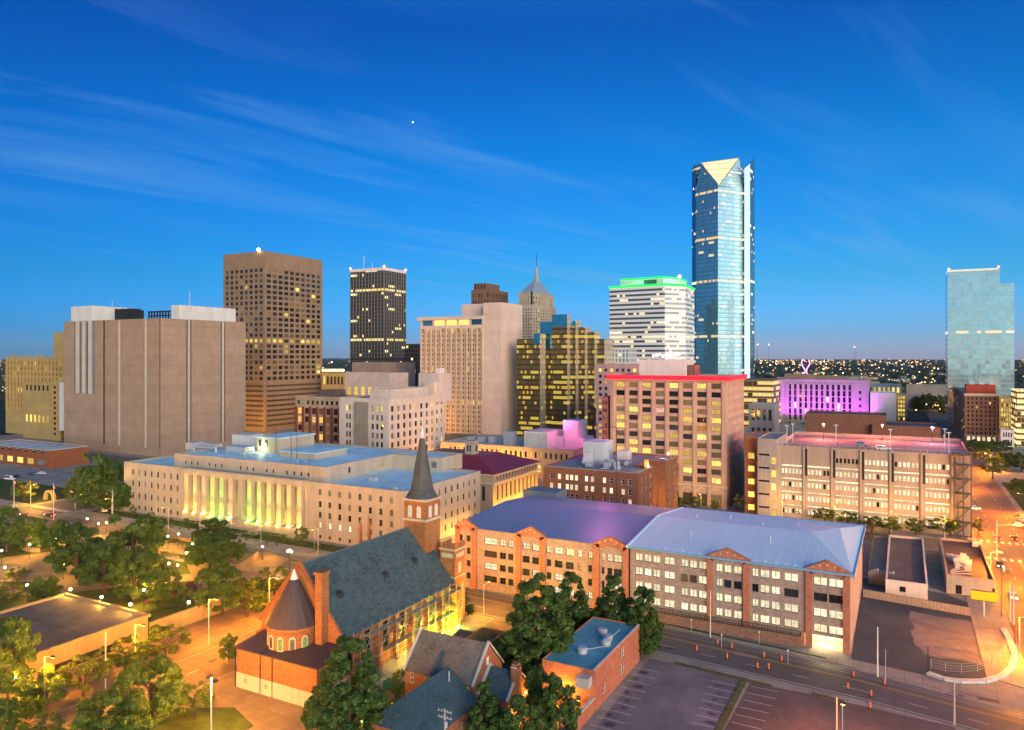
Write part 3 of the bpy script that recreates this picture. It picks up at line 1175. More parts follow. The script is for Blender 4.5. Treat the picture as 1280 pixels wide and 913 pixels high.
# ------------------------------------------------------------------ far land: woods, lights, glow
leafdark = mat_plain('woods', (0.022, 0.042, 0.028), 1.0, 0.5, 0.02)
mb = MB()
r_ = random.Random(5)
for k in range(5200):
    dd = 560 * (18.0 ** (r_.random() ** 0.75))
    u = r_.uniform(-60, 1340)
    x, y = px_d(u, dd)
    if dd < 900 and u < 930: continue
    if -115 < x < 60 and y < 900: continue
    if 18 < x < 44 and y < 1500: continue
    s = r_.uniform(5, 10) * (1 + dd / 3500)
    hh = r_.uniform(6, 13)
    n = 6
    b0 = [(x + s * math.cos(t * 1.047 + k) * r_.uniform(.7, 1.2), y + s * math.sin(t * 1.047 + k) * r_.uniform(.7, 1.2)) for t in range(n)]
    i = len(mb.v)
    for a in b0: mb.v.append((a[0], a[1], 0))
    for a in b0: mb.v.append((x + (a[0] - x) * .9, y + (a[1] - y) * .9, hh * r_.uniform(.55, .75)))
    mb.v.append((x, y, hh))
    for t in range(n):
        t2 = (t + 1) % n
        mb.f.append((i + t, i + t2, i + n + t2, i + n + t)); mb.mi.append(0)
        mb.f.append((i + n + t, i + n + t2, i + 2 * n)); mb.mi.append(0)
tag(mb.build('far_woods', leafdark), 'dark wooded suburbs stretching to the horizon', 'woods', kind='stuff')

m, g, b = new_mat('far_light')
isl = g.add('ShaderNodeNewGeometry').outputs['Random Per Island']
b.inputs['Base Color'].default_value = (0.3, 0.3, 0.3, 1)
g.put(b.inputs['Emission Color'], g.ramp(isl, [(0.0, (1, 0.30, 0.04)), (0.55, (1, 0.42, 0.08)), (0.8, (1, 0.75, 0.4)), (1.0, (0.95, 0.9, 0.85))]))
g.put(b.inputs['Emission Strength'], g.m('ADD', 1.1, g.m('MULTIPLY', g.m('POWER', g.m('FRACT', g.m('MULTIPLY', isl, 17.3)), 4.0), 7.0)))
MATS['far_light'] = m
mb = MB()
for k in range(900):
    dd = 700 * (13.0 ** r_.random())
    u = r_.uniform(-40, 1320)
    if r_.random() < 0.45:
        u = r_.choice([20, 30, 1010, 1060, 985, 1100, 1130, 960, 1030, 1160]) + r_.gauss(0, 20)
    x, y = px_d(u, dd)
    if dd < 900 and u < 930: continue
    s = r_.uniform(0.35, 0.75) * dd / 1000
    z = r_.uniform(7, 12) + 0.35 * s
    mb.box(x - s, x + s, y - s, y + s, z - s * .7, z + s * .7)
for k in range(520):
    dd = r_.uniform(4200, 9500)
    x, y = px_d(r_.uniform(-30, 1310) if k % 3 else r_.choice([15, 40, 960, 1000, 1060, 1120, 985]) + r_.gauss(0, 25), dd)
    s = r_.uniform(.8, 2.2) * dd / 6000
    z = r_.uniform(8, 22)
    mb.box(x - s, x + s, y - s, y + s, z - s * .6, z + s * .6)
for k in range(60):          # a lit avenue running out through the suburbs
    t = k / 109
    x, y = 30 + r_.uniform(-9, 9), 900 + 2600 * t * t + r_.uniform(-15, 15)
    s = 0.6 + t * 1.6
    mb.box(x - s, x + s, y - s, y + s, 9, 9 + 1.4 * s)
for k in range(40):
    x, y = px_d(r_.uniform(985, 1120), 0); t = r_.random()
    a = Vector(px_d(975, 1100)); bb = Vector(px_d(1045, 1900)); q = a.lerp(bb, t)
    s = 1.0 + t
    mb.box(q.x - s, q.x + s, q.y - s, q.y + s, 10, 10 + 1.4 * s)
tag(mb.build('distant_lights', m), 'scattered amber street lights of the distant suburbs', 'city lights', kind='stuff')

# low buildings scattered among the lit suburbs
far_wall = mat_plain('far_wall', (.34, .28, .22), .9, .2, .05)
mat_lit('lit_far', (1, .55, .14), (1, .75, .4), .5, 1.6)
for k in range(44):
    dd = r_.uniform(880, 2400)
    x, y = px_d(r_.uniform(938, 1180) if k % 4 else r_.uniform(400, 438), dd)
    if 12 < x < 50: continue
    w_, l_, hh = r_.uniform(12, 40), r_.uniform(12, 30), r_.uniform(6, 15)
    t = thing('low_building', 'distant low building among the lit suburbs', 'building', (x, y, 0), 'distant low buildings in the suburbs')
    mb = MB(); mb.box(x - w_ / 2, x + w_ / 2, y, y + l_, 0, hh); mb.build('wall', far_wall if k % 3 else asphalt_old, t)
    mb = MB()
    nn = int(w_ / 5)
    for q in range(nn):
        if r_.random() < .65: mb.box(x - w_ / 2 + 1 + q * 5, x - w_ / 2 + 4 + q * 5, y - .12, y - .01, hh * .35, hh * .7)
    if mb.v: islands(mb, 'window', MATS['lit_far'], t)


# ================================================================== distant skyline
def corner_box(ul, uc, ur, d, vt):
    """axis-aligned block from its near corner column, the ends of its two faces, distance and roof row"""
    x1, y0 = px_d(uc, d)
    x0 = ax(ul, y0)
    y1 = ay(ur, x1) if ur else y0 + 20
    return (x0, x1, y0, y1, CAM_H - (vt - HZ) * d / FOC)


# ---- windowless brown block, far left
att_wall = mat_concrete('brown_panels', (0.40, 0.27, 0.195), (0, 6.2), 0.12, 0.4, 0.8)
bx = corner_box(80, 201, 307, 448, 398)
B = Bld('office_block', 'huge windowless pinkish brown block with thin dark vertical slots and white roof boxes', 'building', bx, att_wall,
        mat_roof('roof_grey', (0.3, 0.3, 0.31)))
x0, x1, y0, y1, h = bx
mat_plain('matte_dark', (.025, .022, .025), .9, .1)
hol = [(x1 - x0 - 2.2, x1 - x0 - .6, 5, h - .3, 'matte_dark', .8)]
for u in (129, 148.5, 181.5):
    c = ax(u, y0) - x0
    hol.append((c - 1.6, c + 1.6, 5, h - 0.3, 'matte_dark', 1.2))
ua, ub = ax(91, y0) - x0, ax(118.5, y0) - x0
for k in range(4):
    w = (ub - ua) / 7
    hol.append((ua + 2 * k * w, ua + (2 * k + 1) * w, hz(491, x0, y0), h - 0.4, 'glass_blue', 0.9))
B.face('F', hol)
hol = []
for u in (236.5, 279):
    c = ay(u, x1) - y0
    hol.append((c - 2.0, c + 2.0, 5, h - 0.3, 'matte_dark', 1.2))
B.face('R', hol)
B.plain('BL')
B.flat(coping=att_wall)
pm = MB()
for u in (148.5, 181.5):
    c = ax(u, y0); pm.box(c - 0.4, c + 0.4, y0 - 0.15, y0 + 0.9, 5, h)
for u in (236.5, 279):
    c = ay(u, x1); pm.box(x1 - 0.9, x1 + 0.15, c - 0.55, c + 0.55, 5, h)
B.part('mullion', pm, mat_plain('pale_trim', (0.52, 0.46, 0.42)))
pm = MB()
w = (ub - ua) / 7
for k in range(3):
    c = x0 + ua + (2 * k + 1) * w
    pm.box(c + 0.1, c + w - 0.1, y0 - 0.35, y0 + 0.5, hz(491, x0, y0), h + 0.3)
B.part('window_pier', pm, MATS['pale_trim'])
pent = mat_concrete('white_panels', (0.66, 0.64, 0.62), (3.4, 0), 0.08, 0.3, 0.3)
pm = MB()
pm.box(x0 + 3, ax(128, y0 + 10), y0 + 3, y0 + 3 + 30, h - 0.6, h + 10.2)
B.part('roof_box', pm, pent)
pm = MB()
pm.box(ax(214, y0 + 16), x1 - 4, y0 + 16, y1 - 5, h - 0.6, h + 9.2)
B.part('roof_box', pm, pent)
pm = MB()
for k in range(6):
    pm.box(-463 + k * 3.2, -460.2 + k * 3.2, y0 + 12, y0 + 20, h - 0.6, h + 8.2 - (k % 2))
for k in range(9):
    pm.box(-440 + k * 2.8, -439.6 + k * 2.8, y0 + 20, y0 + 21, h - .6, h + 6.4)
pm.box(-440, -416, y0 + 20, y0 + 20.8, h + 5.6, h + 6.4); pm.box(-440, -416, y0 + 20, y0 + 20.8, h + 3, h + 3.6)
B.part('cooling_plant', pm, dark_metal)
pm = MB(); pm.tube((-412, y0 + 30, h + 9), (-412, y0 + 30, h + 19), 0.25); pm.tube((-470, y0 + 15, h + 9), (-470, y0 + 15, h + 14), 0.2)
islands(pm, 'antenna', galv, B.root)
B.done()

# ---- yellow stone county block beside it
yst = mat_concrete('yellow_stone', (0.44, 0.31, 0.13), (0, 4.3), 0.14, 0.4, 0.25)
yy = 330.0
xL, xR = ax(7, yy), ax(82, yy)
hh_ = hz(448, ax(40, yy), yy)
B = Bld('courthouse', 'yellow stone stepped office block with piers and small windows at the left edge', 'building', (xL, xR, yy, yy + 45, hh_), yst, MATS['roof_grey'])
W = xR - xL
B.face('F', cells(2, W - 4, 16, hh_ * .34, hh_ * .97, 9, 0.5, 0.62, lots(0.10, 'lit_gold', 'glass_dark', 'lit_dim', .2)))
B.plain('RBL'); B.flat(coping=yst)
pm = MB()
for k in range(17):
    c = xL + 2 + (W - 6) * k / 16
    pm.box(c - .6, c + .6, yy - .9, yy - .002, hh_ * .3, hh_ + (3.5 if k % 4 == 2 else 1.6))
B.part('pier', pm, yst)
fx0, fx1 = ax(29, yy - 12), ax(64, yy - 12)
fh_ = hz(478, fx0, yy - 12)
B.face('F', cells(2, fx1 - fx0 - 2, 6, fh_ - 6.5, fh_ - 1.5, 1, 0.5, 0.8, 'glass_dark') + cells(2, fx1 - fx0 - 2, 6, 12, 18, 1, 0.55, 0.9, 'lit_gold'),
       box=(fx0, fx1, yy - 12, yy - .003, fh_))
B.plain('RL', box=(fx0, fx1, yy - 12, yy - .003, fh_)); B.flat(box=(fx0, fx1, yy - 12, yy - .003, fh_))
tx0, tx1 = ax(67, yy + 14), ax(90, yy + 14)
th = hz(416, tx0, yy + 14)
B.face('F', cells(1, tx1 - tx0 - 1, 4, th - 14, th - 4, 2, 0.45, 0.7, 'glass_dark'), box=(tx0, tx1, yy + 14, yy + 34, th), z0=hh_ - 1)
B.plain('RBL', box=(tx0, tx1, yy + 14, yy + 34, th), z0=hh_ - 1); B.flat(box=(tx0, tx1, yy + 14, yy + 34, th))
sx0, sx1 = ax(65, yy - 14), ax(73, yy - 14)
B.face('F', cells(0.5, 6, 1, 3, fh_ - 1, 10, 0.55, 0.5, lots(0.25, 'lit_gold')), box=(sx0, sx1, yy - 14, yy - 12.003, fh_ + 2)); B.plain('RLB', box=(sx0, sx1, yy - 14, yy - 12.003, fh_ + 2))
pm = MB(); pm.box(ax(74, yy - 16), ax(80.5, yy - 16), yy - 16, yy - 6, 8, fh_ + 1)
B.part('white_pylon', pm, pent)
B.done()

# ---- low brick building with pale roof, left edge
redbrick = mat_brick('red_brick', (0.30, 0.10, 0.05))
bx = (-420, ax(62, 236), 236, 262, 13.0)
bx = (ax(-25, 236), ax(62, 236), 236, 258, hz(560, ax(30, 236), 236))
B = Bld('low_shop', 'low red brick building with pale blue flat roof at the left edge', 'building', bx, redbrick, mat_roof('roof_white', (0.62, 0.63, 0.64), 0.6, 0.35, 0, 0.22))
B.face('F', cells(4, bx[1] - bx[0] - 3, 8, 7.5, 10.5, 1, 0.5, 0.6, 'glass_dark') + cells(6, bx[1] - bx[0] - 3, 6, 1, 5, 1, 0.6, 0.8, lots(.6, 'lit_gold', 'glass_grey')))
B.plain('RBL'); B.flat(coping=pent); B.done()

# ---- tall brown concrete tower with punched square windows
brc = mat_concrete('brown_concrete', (0.29, 0.195, 0.13), (1.55, 0), 0.12, 0.4, 0.25)
bx = corner_box(279, 331, 403, 600, 314)
x0, x1, y0, y1, h = bx
B = Bld('office_tower', 'tall brown concrete tower with a grid of square windows and blank crown', 'tower', bx, brc, MATS['roof_grey'])
zt_, zm = hz(334, x1, y0), hz(477, x1, y0)
zb = hz(536, x1, y0)
k1 = lots(.06, 'lit_gold', 'glass_dark', 'lit_dim', .22, rows=(7,))
B.face('F', cells(1.6, x1 - x0 - 1.8, 8, zm, zt_, 21, .70, .62, k1) + cells(1.2, x1 - x0 - 1.2, 1, zb, zm - 2, 9, .97, .42, lots(.05, 'lit_dim')), depth=.9)
B.face('R', cells(1.4, y1 - y0 - 1.4, 10, zm, zt_, 21, .76, .62, k1) + cells(1.2, y1 - y0 - 1.2, 1, zb, zm - 2, 9, .97, .42, 'glass_dark'), depth=.9)
B.plain('BL'); B.flat(coping=brc)
pm = MB()
for side in range(2):
    L = (x1 - x0) if side == 0 else (y1 - y0)
    n = 24 if side == 0 else 30
    for k in range(n + 1):
        c = 1.0 + (L - 2.0) * k / n
        if side == 0: pm.box(x0 + c - .14, x0 + c + .14, y0 - .25, y0 + .02, zb, zm - 1.5)
        else: pm.box(x1 - .02, x1 + .25, y0 + c - .14, y0 + c + .14, zb, zm - 1.5)
B.part('fin', pm, brc)
B.part('corner_pier', (lambda q: (q.box(x1 - 1.3, x1 + .5, y0 - .5, y0 + 1.3, 0, h + .3), q)[1])(MB()), brc)
pm = MB(); pm.ball(x1 - 6, y0 - 1, h + 1.2, 1.5)
B.part('beacon', pm, mat_emit('tower_beacon', (1, .72, .4), 14.0))
B.done()

# ---- dark bronze tower with white parapet
bx = corner_box(438, 480, 507, 760, 336)
x0, x1, y0, y1, h = bx
dk = mat_curtain('bronze_curtain', (0.07, 0.06, 0.055), (0.055, 0.05, 0.05), 2.9, 4.0, 0.07, 0.10, (1, .62, .16), (1, .75, .35), 1.3, 0.35, 0.2, 0.2, 0.4)
B = Bld('office_tower', 'slim dark bronze tower with a pale parapet and scattered lit rooms', 'tower', bx, dk, MATS['roof_grey'])
B.plain(); B.flat()
pm = MB()
p = .25
for a in ((x0 - p, x1 + p, y0 - p, y0 + 1), (x1 - 1, x1 + p, y0 + 1, y1 - 1), (x0 - p, x0 + 1, y0 + 1, y1 - 1), (x0 - p, x1 + p, y1 - 1, y1 + p)):
    pm.box(a[0], a[1], a[2], a[3], h - 1.6, h + 1.4)
B.part('parapet', pm, mat_plain('parapet_pink', (0.75, 0.6, 0.58)))
pm = MB()
for k in range(12):
    c = x0 + (x1 - x0) * k / 11; pm.box(c - .25, c + .25, y0 - .6, y0 - .002, 60, h - 1.7)
for k in range(10):
    c = y0 + (y1 - y0) * k / 9; pm.box(x1 + .002, x1 + .6, c - .25, c + .25, 60, h - 1.7)
B.part('fin', pm, mat_plain('fin_grey', (0.20, 0.18, 0.17)))
pm = MB()
for (x, y) in ((x0, y0), (x1, y0), (x1, y1)): pm.ball(x, y, h + 2.4, 1.1)
B.part('beacon', pm, red_beacon)
pm = MB(); pm.tube((x0 + 10, y0 + 10, h), (x0 + 10, y0 + 10, h + 16), .3); pm.tube((x0 + 18, y0 + 14, h), (x0 + 18, y0 + 14, h + 9), .3)
islands(pm, 'antenna', galv, B.root)
B.done()

# low pink terrace under the dark tower
bx = corner_box(400, 480, 506, 700, 463)
bx = (px_d(440, 700)[0], px_d(440, 700)[0] + 52, px_d(440, 700)[1], px_d(440, 700)[1] + 30, hz(453, *px_d(440, 700)))
B = Bld('podium_block', 'plain mauve concrete block at the foot of the dark bronze tower', 'building', bx, mat_concrete('mauve_concrete', (.33, .24, .22)), MATS['roof_grey'])
B.plain(); B.flat(); B.done()
# small dark block
bx = corner_box(506, 522, 527, 720, 430)
B = Bld('office_block', 'small dark office block between the bronze tower and the ribbed slab', 'building', bx, dk, MATS['roof_grey'])
B.plain(); B.flat(); B.done()

# ---- pale ribbed slab with blank core
pink = mat_concrete('pink_concrete', (0.72, 0.52, 0.44), (0, 4.1), 0.10, 0.3, 0.22)
sx0, sx1, sy0, sy1, sh = corner_box(526, 604, 626, 569, 395)
cx0, cx1, cy0, cy1, ch_ = corner_box(577, 626, 653, 569, 378)
bx = (sx0, cx1, cy0, cy1, ch_)
B = Bld('office_slab', 'pale pink slab with tall ribbed windows on one side and a blank concrete core', 'tower', bx, pink, MATS['roof_grey'])
fy = cy0
jx = ax(604, fy)
ty = fy + 6.0
x0 = ax(525.5, fy)
W = jx - x0
nb = 24
hol = []
zb_, zt_ = hz(543, jx, fy), hz(412, x0, fy)
hol = cells(1.2, W - .4, nb, zb_, zt_, 22, .58, .66, lots(.03, 'lit_gold', 'glass_dark', 'lit_dim', .09, rows=(6,)))
hol += cells(1.2, W - .4, 5, hz(409, x0, fy), hz(399, x0, fy), 1, .86, .75, lots(.7, 'lit_gold', 'glass_blue'))
hol += cells(1.2, W - .4, nb, hz(416, x0, fy), hz(411, x0, fy), 1, .6, .8, lots(.8, 'lit_gold'))
B.face('F', hol, box=(x0, jx, fy, cy1, sh), depth=.8)
B.plain('LB', box=(x0, jx, fy, cy1, sh))
B.flat(box=(x0, jx, fy, cy1, sh))
B.face('F', box=(jx, cx1, fy, cy1, ch_)); B.face('R', box=(jx, cx1, fy, cy1, ch_))
kx = ax(577, fy + 8)
B.face('F', box=(kx, jx - .003, fy + 8, cy1 - .01, ch_), z0=sh - 2); B.plain('LB', box=(kx, jx - .003, fy + 8, cy1 - .01, ch_), z0=sh - 2)
B.plain('B', box=(jx, cx1, fy, cy1, ch_)); B.face('L', box=(jx, cx1, fy, fy + 8, ch_), z0=sh - 2)
B.flat(box=(jx, cx1, fy, cy1, ch_), drop=.3); B.flat(box=(kx, jx - .01, fy + 8, cy1, ch_), drop=.32)
pm = MB()
for k in range(nb + 1):
    c = x0 + 1.2 + (W - 1.6) * k / nb
    pm.box(c - .32, c + .32, fy - (1.5 if k % 2 == 0 else .5), fy - .002, zb_ - 6, zt_ + .5)
B.part('rib', pm, mat_plain('rib_tan', (0.60, 0.42, 0.30)))
pm = MB(); pm.box(x0 - 2, jx + .5, fy - 2.2, fy + 4, sh - 2.2, sh + .6)
B.part('cornice', pm, pink)
B.done()

# ---- dark brown brick stepped top seen over the slab
bx = corner_box(589, 612, 635, 690, 362)
x0, x1, y0, y1, h = bx
bb = mat_brick('dark_brown_brick', (0.22, 0.12, 0.085))
B = Bld('office_tower', 'dark brown brick stepped tower rising behind the pink slab', 'tower', bx, bb, MATS['roof_grey'])
B.face('F', cells(.6, x1 - x0 - .6, 6, h - 22, h - 2, 3, .45, .6, lots(.12, 'lit_dim')), depth=.6)
B.face('R', cells(.6, y1 - y0 - .6, 7, h - 22, h - 2, 3, .45, .6, 'glass_dark'), depth=.6)
B.plain('BL'); B.flat(coping=bb)
b2 = (x0 + 1.5, x1 - 5, y0 + 2, y1 - 8, h + 6.5)
B.face('F', cells(.5, b2[1] - b2[0] - .5, 4, h, h + 6.5, 1, .45, .7, 'glass_dark'), box=b2, z0=0); B.plain('RBL', box=b2, z0=h - 2); B.flat(box=b2)
B.done()

# ---- setback stone tower with copper pyramid and mast
fx, fy = px_d(666, 660)
stone = mat_concrete('grey_stone', (0.42, 0.36, 0.29), (0, 4.0), 0.15, 0.4, 0.2)
h1 = hz(381, fx, fy)
bx = (ax(646, fy), fx, fy, ay(695, fx), h1)
x0, x1, y0, y1, h = bx
B = Bld('art_deco_tower', 'grey stone setback tower crowned by a steep metal pyramid and mast', 'tower', bx, stone, MATS['roof_grey'])
kk = lots(.05, 'lit_warm', 'glass_dark', 'lit_dim', .1)
B.face('F', cells(.8, x1 - x0 - .8, 6, 40, h - 3, 24, .5, .55, kk), depth=.6)
B.face('R', cells(.8, y1 - y0 - .8, 10, 40, h - 3, 24, .5, .55, kk), depth=.6)
B.plain('BL'); B.flat()
a = (x0 + 1.6, x1 - 1.8, y0 + 1.8, y1 - 3, hz(366, fx, fy))
B.face('F', cells(.8, a[1] - a[0] - .8, 4, 1, 10, 2, .4, .6, kk), box=a, z0=h - 1); B.face('R', cells(1, a[3] - a[2] - 1, 7, 1, 10, 2, .4, .6, kk), box=a, z0=h - 1); B.plain('BL', box=a, z0=h - 1)
pm = MB()
px0, px1, py0, py1, ph = a[0], a[1], a[2], a[3], a[4]
for k in range(9):
    c = py0 + (py1 - py0) * k / 8; pm.box(px1 - .5, px1 + .5, c - .5, c + .5, h, ph + 1.5)
for k in range(6):
    c = px0 + (px1 - px0) * k / 5; pm.box(c - .5, c + .5, py0 - .5, py0 + .5, h, ph + 1.5)
B.part('pier', pm, stone)
cxp, cyp = (px0 + px1) / 2, (py0 + py1) / 2
zt1 = hz(353, cxp, cyp)
pm = MB()
lo = [(px0 + .5, py0 + .5), (px1 - .5, py0 + .5), (px1 - .5, py1 - .5), (px0 + .5, py1 - .5)]
up = [(cxp + (q[0] - cxp) * .30, cyp + (q[1] - cyp) * .30) for q in lo]
for k in range(4):
    k2 = (k + 1) % 4
    pm.poly([(*lo[k], ph), (*lo[k2], ph), (*up[k2], zt1), (*up[k], zt1)])
pm.poly([(*q, zt1) for q in up]); pm.poly([(*q, ph) for q in lo[::-1]])
B.part('pyramid_roof', pm, mat_seam('grey_metal', (0.42, 0.47, 0.52), .4, .4, 1.2))
pm = MB()
pm.cyl(cxp, cyp, zt1 - .5, hz(347, cxp, cyp), 2.6, 2.2, 8); pm.cyl(cxp, cyp, hz(347, cxp, cyp), hz(337, cxp, cyp), 1.7, 1.2, 8); pm.cyl(cxp, cyp, hz(337, cxp, cyp), hz(333, cxp, cyp), 1.0, .4, 8)
B.part('lantern', pm, stone)
pm = MB(); pm.tube((cxp, cyp, hz(334, cxp, cyp)), (cxp, cyp, hz(318, cxp, cyp)), .3)
B.part('mast', pm, dark_metal)
B.done()

# ---- stepped gold-glass complex
gold = mat_curtain('gold_glass', (0.24, 0.155, 0.055), (0.04, 0.028, 0.014), 1.7, 3.9, 0.30, 0.20, (1, .52, .04), (.95, .70, .12), 0.55, 0.4, 0.1, 0.10, 0.30, 0.05)
gold2 = mat_curtain('gold_glass_lit_side', (0.66, 0.54, 0.40), (0.35, 0.28, 0.2), 1.7, 3.9, 0.06, 0.08, (1, .62, .08), (.95, .78, .22), .6, 0.3, 0.15, 0.10, 0.30, 0.04)  # paler copy: evening light on the return faces painted into the glass
blueg = mat_curtain('blue_glass', (0.14, 0.42, 0.56), (0.03, 0.08, 0.12), 3.2, 3.9, 0.0, 0.0, st=0, metal=.9, rough=.05, mull=.06, span=.06, wob=.02)
root = thing('glass_complex', 'stepped gold and blue mirror glass office complex with lit floors', 'tower', (-262, 515, 0))
pale_w = MB(); gold_w = MB(); blue_w = MB(); roof_w = MB()
d0 = 562.0
yb = px_d(700, d0)[1]
for k, (ul, uc, ur, vt) in enumerate(((690, 709, 713, 393), (709, 719.5, 726, 401), (719.5, 731, 738, 409), (731, 743, 750, 415), (743, 755.5, 766, 424))):
    yk = yb + 5.5 * k
    xa, xb_ = ax(ul, yk), ax(uc, yk)
    hk = hz(vt, xb_, yk)
    ye = ay(ur, xb_)
    zc = hk if k > 1 else hz(408, xb_, yk)
    gold_w.poly([(xa, yk, 0), (xb_, yk, 0), (xb_, yk, zc), (xa, yk, zc)])
    if zc < hk: blue_w.poly([(xa, yk, zc), (xb_, yk, zc), (xb_, yk, hk), (xa, yk, hk)])
    pale_w.poly([(xb_, yk, 0), (xb_, ye, 0), (xb_, ye, hk), (xb_, yk, hk)])
    gold_w.poly([(xb_, ye, 0), (xa, ye, 0), (xa, ye, hk), (xb_, ye, hk)])
    gold_w.poly([(xa, ye, 0), (xa, yk, 0), (xa, yk, hk), (xa, ye, hk)])
    roof_w.poly([(xa, yk, hk), (xb_, yk, hk), (xb_, ye, hk), (xa, ye, hk)])
yk = yb + 2
xa, xb_ = ax(675, yk), ax(692, yk)
hk = hz(402, xb_, yk); zc = hz(436, xb_, yk)
gold_w.poly([(xa, yk, 0), (xb_, yk, 0), (xb_, yk, zc), (xa, yk, zc)]); blue_w.poly([(xa, yk, zc), (xb_, yk, zc), (xb_, yk, hk), (xa, yk, hk)])
blue_w.poly([(xa, yk + 20, 0), (xa, yk, 0), (xa, yk, hk), (xa, yk + 20, hk)]); roof_w.poly([(xa, yk, hk), (xb_, yk, hk), (xb_, yk + 20, hk), (xa, yk + 20, hk)])
yk = yb - 12
xa, xb_ = ax(646, yk), ax(675, yk)
hk = hz(417, xb_, yk); ye = ay(682, xb_)
xm = ax(667, yk)
h2_ = hz(424, xm, yk)
gold_w.poly([(xa, yk, 0), (xm, yk, 0), (xm, yk, h2_), (xa, yk, h2_)])
gold_w.poly([(xm, yk, 0), (xb_, yk, 0), (xb_, yk, hk - 8), (xm, yk, hk - 8)]); blue_w.poly([(xm, yk, hk - 8), (xb_, yk, hk - 8), (xb_, yk, hk), (xm, yk, hk)])
pale_w.poly([(xb_, yk, 0), (xb_, ye, 0), (xb_, ye, hk), (xb_, yk, hk)]); roof_w.poly([(xm, yk, hk), (xb_, yk, hk), (xb_, ye, hk), (xm, ye, hk)]); roof_w.poly([(xa, yk, h2_), (xm, yk, h2_), (xm, ye, h2_), (xa, ye, h2_)])
gold_w.poly([(xm, ye, h2_), (xm, yk, h2_), (xm, yk, hk), (xm, ye, hk)])
# low lit wing to the right
yk = yb - 22
xa, xb_ = ax(735, yk), ax(762, yk)
hk = hz(507, xb_, yk)
gold_w.box(xa, xb_, yk, yk + 18, 0, hk)
gold_w.build('glass_wall', gold, root); pale_w.build('glass_return', gold2, root); blue_w.build('sky_glass', blueg, root); roof_w.build('roof', MATS['roof_grey'], root)

# ---- white tower with green crown
whp = mat_curtain('white_bands', (0.05, 0.10, 0.13), (0.5, 0.48, 0.5), 2.6, 3.95, 0.22, 0.12, (1, .70, .32), (1, .82, .55), 0.95, 0.3, 0.12, 0.05, 0.0, 0.03, (0.74, 0.71, 0.74), 0.55)
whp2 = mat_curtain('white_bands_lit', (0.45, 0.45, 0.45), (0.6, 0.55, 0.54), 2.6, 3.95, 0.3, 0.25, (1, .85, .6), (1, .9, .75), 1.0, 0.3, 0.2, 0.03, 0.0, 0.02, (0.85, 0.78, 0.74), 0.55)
P1 = px_d(762, 640); c1 = px_d(831, 612); c2 = px_d(857, 622); c3 = px_d(868, 655); c4 = px_d(850, 700); c5 = px_d(775, 700)
h = hz(356, *c1)
root = thing('office_tower', 'white banded tower with a glowing green roof edge and penthouse', 'tower', ((P1[0] + c3[0]) / 2, (P1[1] + c3[1]) / 2, 0))
mbw, mbl = MB(), MB()
pl = [P1, c1, c2, c3, c4, c5]
for k in range(6):
    a, b_ = pl[k], pl[(k + 1) % 6]
    (mbl if k == 1 else mbw).poly([(*a, 0), (*b_, 0), (*b_, h), (*a, h)])
mbw.build('wall', whp, root); mbl.build('chamfer_wall', whp2, root)
mbr = MB(); mbr.poly([(*q, h - .4) for q in pl]); mbr.build('roof', MATS['roof_white'], root)
green = mat_emit('green_neon', (0.01, 0.95, 0.13), 1.0, (.01, .1, .04))
mbg = MB()
for k in range(6):
    a, b_ = pl[k], pl[(k + 1) % 6]
    mbg.tube((*a, h + .2), (*b_, h + .2), 1.0, 6)
mbg.build('neon_edge', green, root)
cc = (sum(q[0] for q in pl) / 6, sum(q[1] for q in pl) / 6)
pq = [(cc[0] + (q[0] - cc[0]) * .78, cc[1] + (q[1] - cc[1]) * .78) for q in pl]
mbp = MB(); mbp.prism(pq, h - .4, h + 7); mbp.build('penthouse', mat_plain('pale_green', (.5, .66, .58)), root)
mbp = MB()
a, b_ = Vector(pq[0]).lerp(Vector(pq[1]), .55), Vector(pq[0]).lerp(Vector(pq[1]), .85)
dv = (Vector(pq[1]) - Vector(pq[0])).normalized(); nv = Vector((dv.y, -dv.x))
mbp.prism([tuple(a), tuple(b_), tuple(b_ + nv * .5), tuple(a + nv * .5)], h + 1, h + 5.6); mbp.build('louvre', mat_plain('green_louvre', (.03, .12, .09)), root)
mbg = MB()
for k in range(6):
    a, b_ = pq[k], pq[(k + 1) % 6]
    mbg.tube((*a, h + 7.2), (*b_, h + 7.2), .8, 6)
mbg.build('neon_edge', green, root)
mbg = MB(); mbg.ball(*pq[2], h + 8.6, 1.4); mbg.build('beacon', red_beacon, root)
for k in range(3):
    a = Vector(pl[k]).lerp(Vector(pl[k + 1]), .5); q = a.lerp(Vector(cc), .12)
    light(root, (q.x, q.y, h + 2.2), 700, (.03, 1, .25), .5, 'neon_glow')

# pale low tower between gold glass and white tower
pw = mat_curtain('pale_stripe', (.3, .36, .42), (.62, .6, .62), 3.0, 4.0, .05, .1, (1, .8, .5), (1, .9, .7), 1, .3, .2, .4, .2)
p = px_d(768, 585)
bx = (p[0] - 6, p[0] + 12, p[1], p[1] + 20, hz(438, *p))
B = Bld('office_block', 'narrow pale striped block between the gold glass complex and the white tower', 'building', bx, pw, MATS['roof_white']); B.plain(); B.flat(); B.done()
p = px_d(745, 470)
bx = (p[0], p[0] + 40, p[1], p[1] + 26, hz(455, *p))
B = Bld('office_block', 'pink lit office block peeking out behind the red rimmed building', 'building', bx, mat_concrete('rose_stone', (.5, .3, .3)), MATS['roof_grey'])
B.face('F', cells(1, 39, 10, 8, bx[4] - 2, 12, .5, .5, lots(.35, 'lit_gold'))); B.plain('RBL'); B.flat(); B.done()

